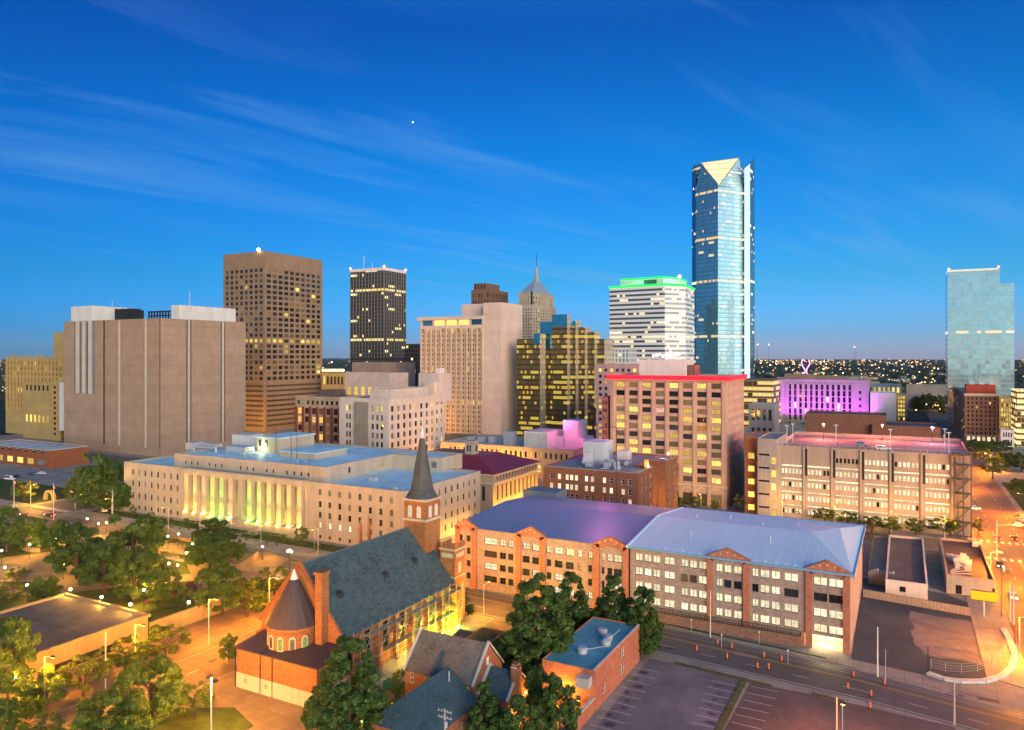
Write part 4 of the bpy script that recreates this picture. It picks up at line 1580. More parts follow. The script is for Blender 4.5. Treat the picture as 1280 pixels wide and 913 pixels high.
# ---- the tallest glass tower
dA, dB, dC = px_d(870, 722), px_d(897.5, 700), px_d(930, 716)
dL, dE = px_d(866, 750), px_d(934, 775)
root = thing('glass_skyscraper', 'tallest blue glass skyscraper with a glowing golden triangle at its crown', 'tower', (*px_d(900, 735), 0))
dg1 = mat_curtain('glass_dim_sky', (0.20, 0.56, 0.74), (0.06, 0.18, 0.26), 1.55, 4.1, 0.03, 0.11, (1, .62, .24), (1, .80, .5), 0.75, .55, .05, .07, .16, .012)  # dark copy: dimmer sky reflection painted into the glass colour
dg2 = mat_curtain('glass_bright_sky', (0.56, 0.88, 0.95), (0.20, 0.40, 0.50), 1.55, 4.1, 0.07, 0.14, (1, .85, .55), (1, .92, .78), 0.8, .35, .08, .05, .2, .012)  # light copy: brighter sky reflection painted in for the right face
zA, zC, zB = hz(200, *dA), hz(194, *dC), hz(234, *dB)
At, Ct = px_d(876.5, 735), px_d(924, 728)
sA, sC = hz(236, *dA), hz(236, *dC)
m1, m2, m3 = MB(), MB(), MB()
m1.poly([(*dA, 0), (*dB, 0), (*dB, sA), (*dA, sA)])
m1.poly([(*dA, sA), (*dB, sA), (*dB, zB), (*At, zA)])
m2.poly([(*dB, 0), (*dC, 0), (*dC, sC), (*dB, sC)])
m2.poly([(*dB, sC), (*dC, sC), (*Ct, zC), (*dB, zB)])
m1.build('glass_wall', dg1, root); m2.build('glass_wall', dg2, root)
m3.poly([(*dL, 0), (*dA, 0), (*dA, sA), (*dL, sA)]); m3.poly([(*dL, sA), (*dA, sA), (*At, zA), (*dL, zA)])
m3.poly([(*dC, 0), (*dE, 0), (*dE, sC), (*dC, sC)]); m3.poly([(*dC, sC), (*dE, sC), (*dE, zC), (*Ct, zC)])
m3.poly([(*dE, 0), (*dL, 0), (*dL, zA), (*dE, zC)]); m3.poly([(*At, zA), (*Ct, zC), (*dE, zC), (*dL, zA)])
m3.build('back_wall', dg1, root)
lm, lg, lb = new_mat('lantern_gold')
lb.inputs['Base Color'].default_value = (.06, .05, .04, 1)
lw = lg.add('ShaderNodeTexCoord').outputs['Object']
lz = lg.xyz(lw)[2]
bar = lg.m('LESS_THAN', lg.m('FRACT', lg.m('DIVIDE', lz, 7.0)), .16)
lg.put(lb.inputs['Emission Color'], lg.mix(lg.noise(lw, .25, 3), (1, .58, .20), (1, .76, .40)))
lg.put(lb.inputs['Emission Strength'], lg.m('SUBTRACT', 1.3, lg.m('MULTIPLY', bar, 0.8)))
m4 = MB()
cen = Vector((*px_d(898, 690), 0)); vv = [Vector((*At, zA)), Vector((*dB, zB)), Vector((*Ct, zC))]
nn = (vv[1] - vv[0]).cross(vv[2] - vv[0]).normalized()
if nn.y > 0: nn = -nn
gc_ = (vv[0] + vv[1] + vv[2]) / 3
tri = [gc_ + (q - gc_) * .95 + nn * .25 for q in vv]
m4.poly([tuple(q) for q in tri]); m4.build('lantern', lm, root)
m4 = MB()
for a, b_ in ((0, 1), (1, 2), (2, 0)): m4.tube(vv[a] + nn * .3, vv[b_] + nn * .3, .55, 6)
m4.build('lantern_frame', steel, root)
m4 = MB(); m4.poly([tuple(q) for q in vv]); m4.build('lantern_back', dark_metal, root)
# side wings
m5 = MB()
wl = [px_d(865, 735), px_d(870.2, 728), px_d(873, 745), px_d(868, 760)]
m5.prism(wl, 0, [hz(215, *wl[0]), hz(212, *wl[1]), hz(225, *wl[2]), hz(203, *wl[3])]); m5.build('wing', mat_curtain('teal_glass', (0.18, 0.42, 0.48), (0.05, 0.12, 0.14), 1.5, 4.1, .08, .03, metal=.85, rough=.06), root)
m5 = MB()
w1, w2, w3, w4 = px_d(930.5, 712), px_d(937.5, 706), px_d(943.3, 722), px_d(933, 745)
t1, t2, t3, t4 = hz(211, *w1), hz(205, *w2), hz(197, *w3), hz(222, *w4)
m5.poly([(*w2, 0), (*w3, 0), (*w3, t3), (*w2, t2)]); m5.poly([(*w3, 0), (*w4, 0), (*w4, t4), (*w3, t3)]); m5.poly([(*w4, 0), (*w1, 0), (*w1, t1), (*w4, t4)]); m5.poly([(*w1, t1), (*w2, t2), (*w3, t3), (*w4, t4)])
m5.build('wing', MATS['teal_glass'], root)
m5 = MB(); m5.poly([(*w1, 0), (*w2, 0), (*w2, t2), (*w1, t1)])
m5.build('reflection_strip', mat_emit('painted_reflection', (.72, 1, .95), .42, (.75, .85, .83)), root)  # twilight reflection in the fin, painted as a faint glow

# ---- glass tower on the right
rg = mat_curtain('silver_glass', (0.50, 0.70, 0.74), (0.42, 0.45, 0.48), 3.1, 4.2, 0.0, 0.05, (1, .8, .5), (1, .9, .7), 0.8, .5, .06, .05, .12, .02)
p = px_d(1184.5, 650)
bx = (p[0], ax(1250, p[1]), p[1], p[1] + 40, hz(338, *p))
B = Bld('glass_tower', 'silver blue glass tower standing alone at the right edge', 'tower', bx, rg, MATS['roof_white'])
B.plain(); B.flat()
b2 = (bx[1] + .01, ax(1268, p[1] + 6), p[1] + 6, p[1] + 40, hz(357, *px_d(1255, 655)))
B.plain('FRB', box=b2); B.flat(box=b2)
pm = MB(); pm.ball(bx[0] + 1, bx[2] + 1, bx[4] + 1, .8); pm.ball(bx[1] - 1, bx[2] + 1, bx[4] + 1, .8)
B.part('beacon', pm, red_beacon)
B.done()


# ================================================================== middle distance
# ---- brown building with red neon rim
bx = corner_box(763, 908, 930, 296, 471)
x0, x1, y0, y1, h = bx
rb = mat_concrete('tan_terracotta', (0.52, 0.35, 0.26), (0, 0), 0.14, 0.4)
B = Bld('office_block', 'tan twelve storey block with a red neon rim and an arcade at street level', 'building', bx, rb, mat_roof('roof_dark', (.10, .10, .11)), bars=(3, 1))
W = x1 - x0
zb, zt = 9.5, hz(478, x1, y0)
kk = lots(.45, 'lit_gold', 'glass_dark', 'lit_dim', .35)
hol = cells(1.6, W - 1.2, 8, zb, zt, 12, .66, .62, lambda c, r: 'glass_dark' if r == 10 and c not in (3,) else kk(c, r))
bw = (W - 2.8) / 8
for k in range(8):
    a = 1.6 + bw * k + bw * .14
    hol.append((a, a + bw * .72, .4, 5.6, 'lit_dim', 1.0))
B.face('F', hol, depth=.55)
B.face('R', cells(2, y1 - y0 - 2, 7, zb, zt, 12, .34, .5, lots(.12, 'lit_dim', 'glass_grey')), depth=.5)
B.plain('BL'); B.flat()
pm = MB()
for k in range(9):
    c = x0 + 1.6 + bw * k
    pm.box(c - .55, c + .55, y0 - .5, y0 - .002, 0, zt + .2)
B.part('pilaster', pm, rb)
pm = MB()
for k in range(8):      # arches over the arcade
    c = x0 + 1.6 + bw * (k + .5)
    r = bw * .40
    for q in range(10):
        a0, a1 = math.pi * q / 10, math.pi * (q + 1) / 10
        for rr in (r,):
            p0 = (c + r * math.cos(a0), 5.4 + r * math.sin(a0)); p1 = (c + r * math.cos(a1), 5.4 + r * math.sin(a1))
            q0 = (c + (r + .5) * math.cos(a0), 5.4 + (r + .5) * math.sin(a0)); q1 = (c + (r + .5) * math.cos(a1), 5.4 + (r + .5) * math.sin(a1))
            pm.poly([(p0[0], y0 - .3, p0[1]), (q0[0], y0 - .3, q0[1]), (q1[0], y0 - .3, q1[1]), (p1[0], y0 - .3, p1[1])])
            pm.poly([(q0[0], y0 - .3, q0[1]), (q0[0], y0, q0[1]), (q1[0], y0, q1[1]), (q1[0], y0 - .3, q1[1])])
            pm.poly([(p0[0], y0 - .3, p0[1]), (p1[0], y0 - .3, p1[1]), (p1[0], y0, p1[1]), (p0[0], y0, p0[1])])
B.part('arch', pm, mat_plain('pale_stone', (.55, .46, .36)))
pm = MB(); pm.box(x0 - .4, x1 + .4, y0 - .7, y0 - .003, 8.6, 9.3); B.part('string_course', pm, MATS['pale_stone'])
pm = MB()
for a in ((x0 - 1.3, x1 + 1.3, y0 - 1.3, y0 - .004), (x1 + .004, x1 + 1.3, y0, y1), (x0 - 1.3, x0 - .004, y0, y1)):
    pm.box(*a, h - 2.0, h + .2)
B.part('cornice', pm, rb)
pm = MB()
pm.tube((x0 - 1.7, y0 - 1.7, h - .1), (x1 + 1.7, y0 - 1.7, h - .1), .22, 6); pm.tube((x1 + 1.7, y0 - 1.7, h - .1), (x1 + 1.7, y1, h - .1), .17, 6)
pm.tube((x0 - 1.7, y0 - 1.7, h - .1), (x0 - 1.7, y1, h - .1), .17, 6)
pm.box(x0 - 1.35, x1 + 1.35, y0 - 1.36, y0 - 1.303, h - 1.7, h + .15); pm.box(x1 + 1.303, x1 + 1.36, y0 - 1.3, y1, h - 1.7, h + .15)
B.part('neon_tube', pm, mat_emit('red_neon', (1, .012, .03), 1.3, (.1, .0, .0)))
for k in range(6):
    light(B.root, (x0 + W * (k + .5) / 6, y0 - 3.0, h + 1.2), 130, (1, .05, .06), .5, 'neon_glow')
light(B.root, (x1 - 6, y0 + 10, h + 3), 1500, (1, .05, .06), .5, 'neon_glow'); light(B.root, (x0 + 6, y0 + 10, h + 3), 1500, (1, .05, .06), .5, 'neon_glow')
pent_b = (ax(799, y0 + 6), ax(857, y0 + 6), y0 + 6, y0 + 20, hz(450, *px_d(825, 300)))
pm = MB(); pm.box(pent_b[0], pent_b[1], pent_b[2], pent_b[3], h - 1, pent_b[4]); B.part('penthouse', pm, pent)
pm = MB(); pm.box(pent_b[1] + .5, pent_b[1] + 3.6, y0 + 8, y0 + 16, h - 1, h + 4.5); B.part('roof_hut', pm, mat_brick('hut_brick', (.25, .12, .1)))
pm = MB()
for k in range(9): pm.ball(pent_b[0] + 6 + k * 1.4, pent_b[2] + 1, pent_b[4] + 1.6 + (k % 3) * .3, .45)
B.part('roof_lamp', pm, mat_emit('roof_lamp_white', (1, .9, .7), 12))
B.done()
# narrow pink neighbour
bx = (ax(752, 303), x0 - 1.6, 303, 330, hz(500, *px_d(756, 300)))
B = Bld('office_block', 'narrow rose brick block squeezed beside the red rimmed building', 'building', bx, mat_brick('rose_brick', (.34, .14, .12)), MATS['roof_grey'])
B.face('F', cells(.4, bx[1] - bx[0] - .4, 2, 4, bx[4] - 1, 12, .6, .5, lots(.3, 'lit_dim'))); B.plain('RBL'); B.flat(); B.done()

# ---- concrete parking garage with lit openings
cg = mat_concrete('garage_concrete', (0.40, 0.325, 0.265), (5.1, 0), 0.12, 0.38, 0.35)
gy0, gx0, gx1, gy1, gh = 295.0, ax(971, 295), 20.2, 352.0, 28.0
B = Bld('parking_garage', 'long concrete parking garage with rows of small lit openings and a red lit roof deck', 'garage', (gx0, gx1, gy0, gy1, gh), cg, mat_slabs('deck_concrete', (.34, .27, .25), 6.0))
edges = [ax(u, gy0) for u in (973, 1005, 1040, 1076, 1113, 1152, 1190)]
hol = []
fl = 5.0
for i in range(6):
    a, b_ = edges[i] - gx0 + 1.0, edges[i + 1] - gx0 - .6
    w = b_ - a
    for r in range(5):
        zb = 1.6 + r * fl
        if r == 4 and i < 2: continue
        if zb + 3.4 > gh - 2.2: continue
        for p in range(3):
            for q in range(2):
                c = a + w * (p + .5) / 3 + (-.62 if q == 0 else .62)
                hol.append((c - .40, c + .40, zb + .9, zb + 2.7, 'lit_garage' if ((r < 4 or i >= 3) and rnd.random() < .93) else 'glass_dark', .4))
    for r in range(1, 5):
        zb = r * fl + .1
        if r == 4 and i >= 2 and i % 2 == 9: continue
        hol.append((a + .15, b_ - .15, zb + .05, zb + .72, 'lit_garage', .9))
B.face('F', hol, depth=.4)
B.plain('RB')
B.face('L')
B.rmb.box(gx0 + .3, gx1 - .3, gy0 + .3, gy1 - .3, gh - 1.9, gh - 1.4)
pm = MB()
for e in edges:
    pm.box(e - .35, e + .35, gy0 - .5, gy0 - .003, 0, gh - .3)
B.part('pier', pm, cg)
pm = MB()
for e in edges[1:]:
    pm.box(e + .355, e + 1.15, gy0 - .12, gy0 - .004, fl * 3.4, gh - .8)
B.part('slot', pm, dark_metal)
# stair tower on the right corner
st = (ax(1192, gy0 - 2), ax(1215, gy0 - 2), gy0 - 2, gy0 + 6)
pm = MB()
for k in range(6): pm.box(st[0], st[1], st[2], st[3], k * fl * .98, k * fl * .98 + .4)
for x in (st[0], st[1] - .45, (st[0] + st[1]) / 2): pm.box(x, x + .45, st[2] - .05, st[2] + .4, 0, gh)
pm.box(st[0] - .2, st[1] + .2, st[2] - .3, st[3], gh, gh + .6)
for k in range(5): pm.tube((st[0] + .6, st[2] + .8, k * 4.9 + .4), (st[1] - .6, st[2] + .8, k * 4.9 + 5.2), .25, 4)
B.part('stair_frame', pm, mat_plain('stair_dark', (.10, .08, .07)))
pm = MB(); pm.box(st[0] + .1, st[1] - .1, st[3] - .5, st[3] - .3, .5, gh)
B.part('stair_wall', pm, mat_plain('ochre_wall', (.50, .38, .16)))
for k in range(5): light(B.root, ((st[0] + st[1]) / 2, st[2] + 3, k * 4.9 + 4), 260, (1, .72, .25), .2, 'stair_lamp')
pm = MB()
for e in range(0, 30):
    xx = gx0 + (gx1 - gx0) * e / 29
    pm.box(xx - .05, xx + .05, gy0 + .25, gy0 + .299, gh, gh + .9)
pm.box(gx0, gx1, gy0 + .25, gy0 + .33, gh + .9, gh + 1.0)
B.part('railing', pm, galv)
B.done()
# ramp tower at its left
tb = (ax(947, 292), ax(971, 292), 292, 320, hz(543, *px_d(947, 295)))
B = Bld('ramp_tower', 'grey concrete ramp tower with dark horizontal slits left of the lit garage', 'garage', tb, mat_concrete('tower_concrete', (.36, .31, .28), (0, 0)), MATS['roof_grey'])
B.face('F', [(.3, (tb[1] - tb[0]) * .62, z, z + .7, 'glass_dark', .5) for z in (4, 9, 14, 19, 24)] + [((tb[1] - tb[0]) * .72, (tb[1] - tb[0]) * .97, z, z + 2.6, 'lit_gold', .5) for z in (1.2, 6, 11, 16, 21)])
B.plain('RBL'); B.flat(); B.done()
tb = (ax(931, 296), tb[0] - .2, 296, 318, hz(541, *px_d(935, 300)))
B = Bld('stair_block', 'narrow orange brick stair block with lit landings beside the ramp tower', 'building', tb, mat_brick('orange_brick', (.42, .14, .05)), MATS['roof_grey'])
B.face('F', [(1.2, 3.6, z, z + 2.2, 'lit_gold', .4) for z in (2, 7, 12, 17, 22)]); B.plain('RBL'); B.flat(); B.done()

# ---- floodlit purple building
pu = mat_concrete('limestone', (0.29, 0.25, 0.26), (0, 0), 0.1, 0.3)
D = 690
p = px_d(966, D)
bx = (p[0], ax(1086, p[1]), p[1], p[1] + 34, hz(474, *p))
x0, x1, y0, y1, h = bx
W = x1 - x0
B = Bld('civic_building', 'broad stone building floodlit bright purple with tall window strips', 'building', bx, pu, MATS['roof_grey'])
hol = []
for k in range(12):
    c = 13 + (W - 26) * (k + .5) / 12
    for r in range(6):
        hol.append((c - 1.1, c + 1.1, 3 + r * 5.6, 3 + r * 5.6 + 4.7, 'lit_pale' if rnd.random() < .12 else 'glass_dark'))
for c in (5.5, W - 7):
    for r in range(5): hol.append((c - 1, c + 1, 4 + r * 6, 6.6 + r * 6, 'glass_dark'))
B.face('F', hol, depth=.7); B.plain('RBL'); B.flat()
pm = MB()
for k in range(13):
    c = x0 + 13 + (W - 26) * k / 12; pm.box(c - 1.2, c + 1.2, y0 - .9, y0 - .003, 2, h - 4)
B.part('pilaster', pm, pu)
pm = MB(); pm.box(x0 + 10, x0 + 34, y0 + 3, y0 + 20, h, h + 5); pm.box(x0 + 34, x1 - 18, y0 + 8, y0 + 20, h - .1, h + 3.5)
B.part('penthouse', pm, mat_concrete('brown_panel_small', (.25, .18, .16)))
purple = (.60, .07, .85)
for k in range(7):
    xx = x0 + W * (k + .5) / 7
    light(B.root, (xx, y0 - 16, 3), 24000, purple, 1.0, 'flood_bulb', 'SPOT', to=(xx, y0, h * .62), size=R_(95), blend=.8)
pm = MB()
for k in range(7): pm.box(x0 + W * (k + .5) / 7 - .6, x0 + W * (k + .5) / 7 + .6, y0 - 17.4, y0 - 16.4, 0, 2.6)
B.part('floodlight', pm, dark_metal)
B.done()
# purple lit mast behind
t = thing('lattice_mast', 'small purple lit lattice mast behind the purple building', 'mast', (*px_d(1007, 730), 0))
pm = MB()
q = px_d(1007, 730)
for s in (-1, 1):
    pm.tube((q[0] - 4 * s, q[1], 40), (q[0] + 4 * s, q[1], 54), .5); pm.tube((q[0] - 2 * s, q[1], 0), (q[0] - 4 * s, q[1], 40), .5)
    pm.tube((q[0] + 4 * s, q[1], 54), (q[0] + 3 * s, q[1], 58), .4)
pm.build('lattice', mat_emit('purple_neon', (.6, .12, 1), 3), t)

# ---- low things between: dark roofs, brick hall
def simple(name, label, cat, ul, ur, d, vt, dy, wall, roof, nw=0, nr=1, pl=.4, kind='lit_gold', dark='glass_dark', sides='RBL', cop=None, z0=1.0):
    p = px_d(ul, d)
    b = (p[0], ax(ur, p[1]), p[1], p[1] + dy, hz(vt, *p))
    B = Bld(name, label, cat, b, wall, roof)
    B.face('F', cells(1, b[1] - b[0] - 1, nw, z0, b[4] - 1, nr, .55, .6, lots(pl, kind, dark)) if nw else ())
    B.plain(sides); B.flat(coping=cop)
    B.done()
    return B


brownroof = mat_brick('brown_brick', (.22, .11, .08))
simple('brick_hall', 'long dark brown brick hall behind the garage roof deck', 'building', 1007, 1107, 440, 516, 22, brownroof, MATS['roof_dark'])
simple('low_warehouse', 'low dark roofed warehouse with a green lamp behind the roof deck', 'building', 1090, 1176, 420, 531, 30, brownroof, MATS['roof_dark'])
simple('white_office', 'white windowless office block right of the purple building', 'building', 1088, 1120, 650, 491, 30, pent, MATS['roof_white'])
simple('lit_garage', 'small yellow lit parking deck beside the white windowless block', 'garage', 1120.5, 1133, 650, 493, 30, yst, MATS['roof_grey'], 3, 7, .9)
simple('white_office', 'white office with lit upper floor behind the purple building', 'building', 1078, 1127, 760, 480, 20, pent, MATS['roof_white'], 8, 3, .5)
simple('warehouse', 'long grey warehouse with a blue panel on the far side of the tracks', 'building', 1133, 1184, 820, 481, 24, mat_concrete('grey_block', (.3, .27, .26)), MATS['roof_grey'])
simple('lobby_block', 'gold lit glass lobby at the foot of the tallest tower', 'building', 929, 967, 640, 474, 40, mat_curtain('lobby', (.1, .07, .03), (.3, .2, .1), 4, 5, .8, .5, (1, .62, .12), (1, .75, .3), .8, .2, .2), MATS['roof_grey'])
simple('museum_block', 'pale curved roof hall with dark window band left of the purple building', 'building', 936, 968, 520, 505, 22, pu, MATS['roof_white'], 4, 2, .1)
# ---- hotel
p = px_d(1206, 532)
bx = (p[0], ax(1247.5, p[1]), p[1], ay(1190, p[0]), hz(492, *p))
ht = mat_brick('hotel_brick', (.26, .15, .11))
B = Bld('hotel', 'brown brick hotel with pale base and red penthouse in front of the silver tower', 'hotel', bx, ht, MATS['roof_dark'])
x0, x1, y0, y1, h = bx
B.face('F', cells(.8, x1 - x0 - .8, 7, 5, h - 2, 9, .42, .55, lots(.08, 'lit_gold')) + cells(.8, x1 - x0 - .8, 6, .6, 4.2, 1, .6, .8, 'lit_pale'))
B.face('L', cells(1, y1 - y0 - 1, 8, 5, h - 2, 9, .4, .55, lots(.25, 'lit_gold'))); B.plain('RB'); B.flat()
pm = MB(); pm.box(x0 - .5, x1 + .5, y0 - .6, y0 - .003, h - 1.6, h + .2); pm.box(x0 - .4, x1 + .4, y0 - .4, y0 - .003, 4.4, 5); B.part('cornice', pm, MATS['pale_stone'])
pm = MB(); pm.box(x0 + 1, x1 - 1, y0 + 5, y0 + 18, h - .7, h + 6.5); B.part('penthouse', pm, mat_brick('penthouse_red', (.40, .07, .05)))
pm = MB()
for k in range(3): pm.box(x0 + 3 + k * 6, x0 + 6.5 + k * 6, y0 + 5.5, y0 + 9, h + 6.5, h + 9)
B.part('roof_tank', pm, mat_plain('tank_blue', (.35, .5, .6)))
B.done()
simple('lit_apartment', 'yellow lit apartment block right behind the brown hotel', 'building', 1249, 1269, 560, 496, 20, yst, MATS['roof_white'], 5, 8, .75)
simple('lit_office', 'bright yellow lit glass office cut by the right edge', 'building', 1271, 1310, 500, 488, 30, mat_curtain('yellow_lobby', (.15, .1, .04), (.5, .4, .2), 2.5, 4, .9, .5, (1, .7, .2), (1, .8, .4), 1.1, .2, .2), MATS['roof_white'])
simple('white_house', 'small white two storey house right of the brown hotel', 'house', 1251, 1268, 500, 537, 10, pent, MATS['roof_grey'], 4, 2, .2)

# ---- background between brown tower and pink slab
simple('lit_office', 'low office with a row of glowing roof lamps behind the brown tower', 'building', 402, 431, 640, 466, 24, yst, MATS['roof_grey'], 6, 4, .45)
simple('lit_arcade', 'pale colonnaded block with orange lit interior behind the stone block', 'building', 431, 486, 560, 466, 24, mat_concrete('pale_pink', (.55, .42, .38)), MATS['roof_grey'], 6, 1, 1, 'lit_gold')
pb = thing('floodlight_row', 'row of glowing yellow roof lamps on the low office behind the brown tower', 'lights', (*px_d(416, 642), hz(466, *px_d(416, 642)) - .6))
pm = MB()
for k in range(9): q = px_d(404 + k * 3.1, 645); pm.ball(q[0], q[1], hz(463, *q), 1.0)
pm.build('lamp', mat_emit('lamp_gold', (1, .7, .2), 6), pb)
pm = MB()
for k in range(9): q = px_d(404 + k * 3.1, 645); pm.tube((q[0], q[1], hz(467.5, *q)), (q[0], q[1], hz(463.5, *q)), .15)
pm.build('post', dark_metal, pb)

# ---- red brick block with white piers
p = px_d(425, 415)
bx = (ax(369.5, p[1]), p[0], p[1], p[1] + 22, hz(497, *p))
x0, x1, y0, y1, h = bx
W = x1 - x0
B = Bld('brick_office', 'dark red brick office with tan top floors and lit windows between red piers', 'building', bx, mat_concrete('tan_brick', (.42, .29, .2)), MATS['roof_dark'], bars=(2, 2))
B.face('F', cells(.6, W - .6, 6, 3, h - 6, 6, .55, .7, lots(.22, 'lit_warm', 'glass_dark', 'lit_dim', .3)) + cells(.6, W - .6, 9, h - 5.4, h - 1.6, 1, .5, .6, lots(.2, 'lit_warm')))
B.plain('RBL'); B.flat(coping=rb)
pm = MB()
for k in range(7):
    c = x0 + .6 + (W - 1.2) * k / 6; pm.box(c - .9, c + .9, y0 - .5, y0 - .003, 0, h - 6)
B.part('pier', pm, mat_brick('deep_red_brick', (.32, .06, .03)))
pm = MB(); pm.box(x0 + 12, x0 + 24, y0 + 6, y0 + 16, h - .7, h + 3.6); B.part('roof_hut', pm, mat_plain('hut_dark', (.12, .08, .07)))
B.done()

# ---- beige stone block in front of the slab
bst = mat_concrete('beige_stone', (0.60, 0.49, 0.43), (0, 0), 0.13, 0.4)
bx = corner_box(424, 486, 551, 372, 499)
x0, x1, y0, y1, h = bx
W, Wd = x1 - x0, y1 - y0
B = Bld('stone_office', 'beige stone office stepped at the roof with square windows in front of the ribbed slab', 'building', bx, bst, MATS['roof_grey'], bars=(2, 2))
hol = []
for r in range(8):
    zb = h - 6.6 - r * 4.6
    for c in (.14, .20): hol.append((W * c, W * c + 1.3, zb, zb + 2.8, 'lit_warm' if r == 0 else 'glass_dark'))
    for c in (.66, .75, .84): hol.append((W * c, W * c + 1.5, zb, zb + 2.8, 'lit_warm' if r == 0 else rnd.choice(['glass_dark', 'glass_dark', 'glass_grey'])))
B.face('F', hol)
hol = []
for r in range(8):
    zb = h - 6.6 - r * 4.6
    for c in range(9):
        a = Wd * (.04 + c * .108)
        hol.append((a, a + 2.1, zb, zb + 2.8, 'lit_warm' if (r == 0 and c in (1, 3, 4)) or (c == 7 and rnd.random() < .7) else rnd.choice(['glass_dark', 'glass_dark', 'glass_grey'])))
B.face('R', hol)
B.plain('BL'); B.flat(coping=bst)
pm = MB(); pm.box(x0 + W * .32, x0 + W * .60, y0 - .6, y0 - .003, 0, h - 2); B.part('stone_panel', pm, mat_concrete('rubble_stone', (.33, .27, .22), (1.2, .9), .2))
b2 = (x0 + W * .5, x1 - 2.5, y0 + 5, y1 - 9, h + 4.6)
B.plain(box=b2, z0=h - 1); B.flat(box=b2, coping=bst)
b3 = (x1 - 7, x1 - .01, y1 - 7, y1 + 4, h + 7)
B.face('R', cells(1, 10, 2, 2, h + 4, 8, .3, .5, lots(.5, 'lit_warm')), box=b3, z0=0); B.plain('FBL', box=b3); B.flat(box=b3)
b4 = (x0 + W * .62, x0 + W * 1.05, y1 - 4, y1 + 8, h + 12)
B.plain(box=b4, z0=h - 4); B.flat(box=b4)
pm = MB(); pm.box(b4[1] - 4, b4[1] - 1, y1 - 2, y1 + 3, h + 11, h + 15); B.part('roof_hut', pm, MATS['parapet_pink'])
B.done()

# ---- low orange-lit podium with pink rooftop
pod = mat_concrete('podium_stone', (.48, .38, .27), (0, 0), .12, .3)
p = px_d(760, 395)
py = px_d(600, 395)[1] + 0
bx = (ax(551, 336), ax(716, 336), 336, 380, 15.0)
x0, x1, y0, y1, h = bx
B = Bld('podium_hall', 'long low stone hall with a pink lit rooftop and orange lit walls', 'building', bx, pod, mat_roof('roof_pale', (.5, .47, .47)), bars=(2, 2))
B.face('F', cells(2, x1 - x0 - 2, 26, 9.5, 13.2, 1, .42, .8, lots(.15, 'lit_gold')) + cells(2, x1 - x0 - 2, 20, 2, 7, 1, .5, .8, lots(.3, 'lit_gold')))
B.plain('RBL'); B.flat(coping=pod)
pm = MB(); xa = ax(655, 342); xb_ = ax(684, 342); pm.box(xa, xb_, 342, 362, h - .7, hz(541, xb_, 342)); B.part('penthouse', pm, pent)
pm = MB(); pm.box(xb_ + .2, xb_ + 16, 352, 366, h - .7, h + 4.5); B.part('penthouse', pm, pent)
pm = MB(); xc = ax(717, 352); pm.box(xc - 6, xc + 2.5, 352, 362, h + 4.5, hz(526, xc, 352)); B.part('lift_tower', pm, pent)
pm = MB()
for k in range(6): pm.box(x0 + 8 + k * 7, x0 + 11 + k * 7, 350, 354, h - .7, h + 1.6 + (k % 3) * .6)
pm.box(ax(629, 345), ax(640, 345), 345, 350, h - .7, h + 6.5)
islands(pm, 'roof_plant', mat_plain('plant_grey', (.35, .37, .42)), B.root)
for (xx, yy_, zz2, pw_) in ((xb_ + 8, 345, h + 12, 900), (xb_ + 20, 346, h + 6, 1200), (xa + 18, 349, h + 13, 1200)):
    light(B.root, (xx, yy_, zz2), pw_, (1, .10, .42), .6, 'roof_pink_light')
pm = MB(); pm.tube((xb_ + 8, 345.2, h), (xb_ + 8, 345.2, h + 8.6), .15); B.part('flood_post', pm, dark_metal)
B.done()

# ---- red tiled roof hall
rt = mat_seam('red_tile', (0.24, 0.012, 0.022), .45, .0, .9)
bx = (-186, -143, 252, 292, 15.2)
x0, x1, y0, y1, h = bx
B = Bld('tiled_hall', 'stone hall with a deep red hipped tile roof and orange lit colonnade', 'building', bx, pod, rt, bars=(2, 3))
B.face('R', cells(2, y1 - y0 - 1, 10, 4, 10.5, 1, .34, .9, 'glass_dark') + cells(2, y1 - y0 - 1, 14, 12.4, 14.2, 1, .4, .9, 'glass_dark'))
B.face('F', cells(2, x1 - x0 - 2, 8, 4, 10.5, 1, .3, .9, 'glass_dark')); B.plain('BL')
pm = MB(); pm.box(x1 + .003, x1 + .9, y0 - .9, y1 + .9, 11.2, 12.0); pm.box(x0, x1, y0 - .9, y0 - .003, 11.2, 12.0); pm.box(x1 + .003, x1 + 1.1, y0 - 1.1, y1 + 1.1, h - .6, h + .05); pm.box(x0, x1, y0 - 1.1, y0 - .003, h - .6, h + .05)
B.part('cornice', pm, MATS['pale_stone'])
rm = B.rmb
e = 1.2
a0, a1, c0, c1_ = x0 - e, x1 + e, y0 - e, y1 + e
zr = h + 4.8
xr = (x0 + x1) / 2 + 8
rm.poly([(a0, c0, h + .06), (a1, c0, h + .06), (xr, c0 + 13, zr), (a0 + 2, c0 + 13, zr)])
rm.poly([(a1, c0, h + .06), (a1, c1_, h + .06), (xr, c1_ - 13, zr), (xr, c0 + 13, zr)])
rm.poly([(a1, c1_, h + .06), (a0, c1_, h + .06), (a0 + 2, c1_ - 13, zr), (xr, c1_ - 13, zr)])
rm.poly([(a0 + 2, c0 + 13, zr), (xr, c0 + 13, zr), (xr, c1_ - 13, zr), (a0 + 2, c1_ - 13, zr)])
pm = MB(); pm.box(-166, -161.5, 268, 272, h + 3, h + 10.5); B.part('stone_turret', pm, stone)
pm = MB()
for sx in (0, 1): pm.box(-164.9 + sx * 1.3, -164.2 + sx * 1.3, 267.93, 267.99, h + 6, h + 8.6)
pm.box(-161.49, -161.44, 269.4, 270.6, h + 6, h + 8.6); B.part('turret_opening', pm, dark_metal)
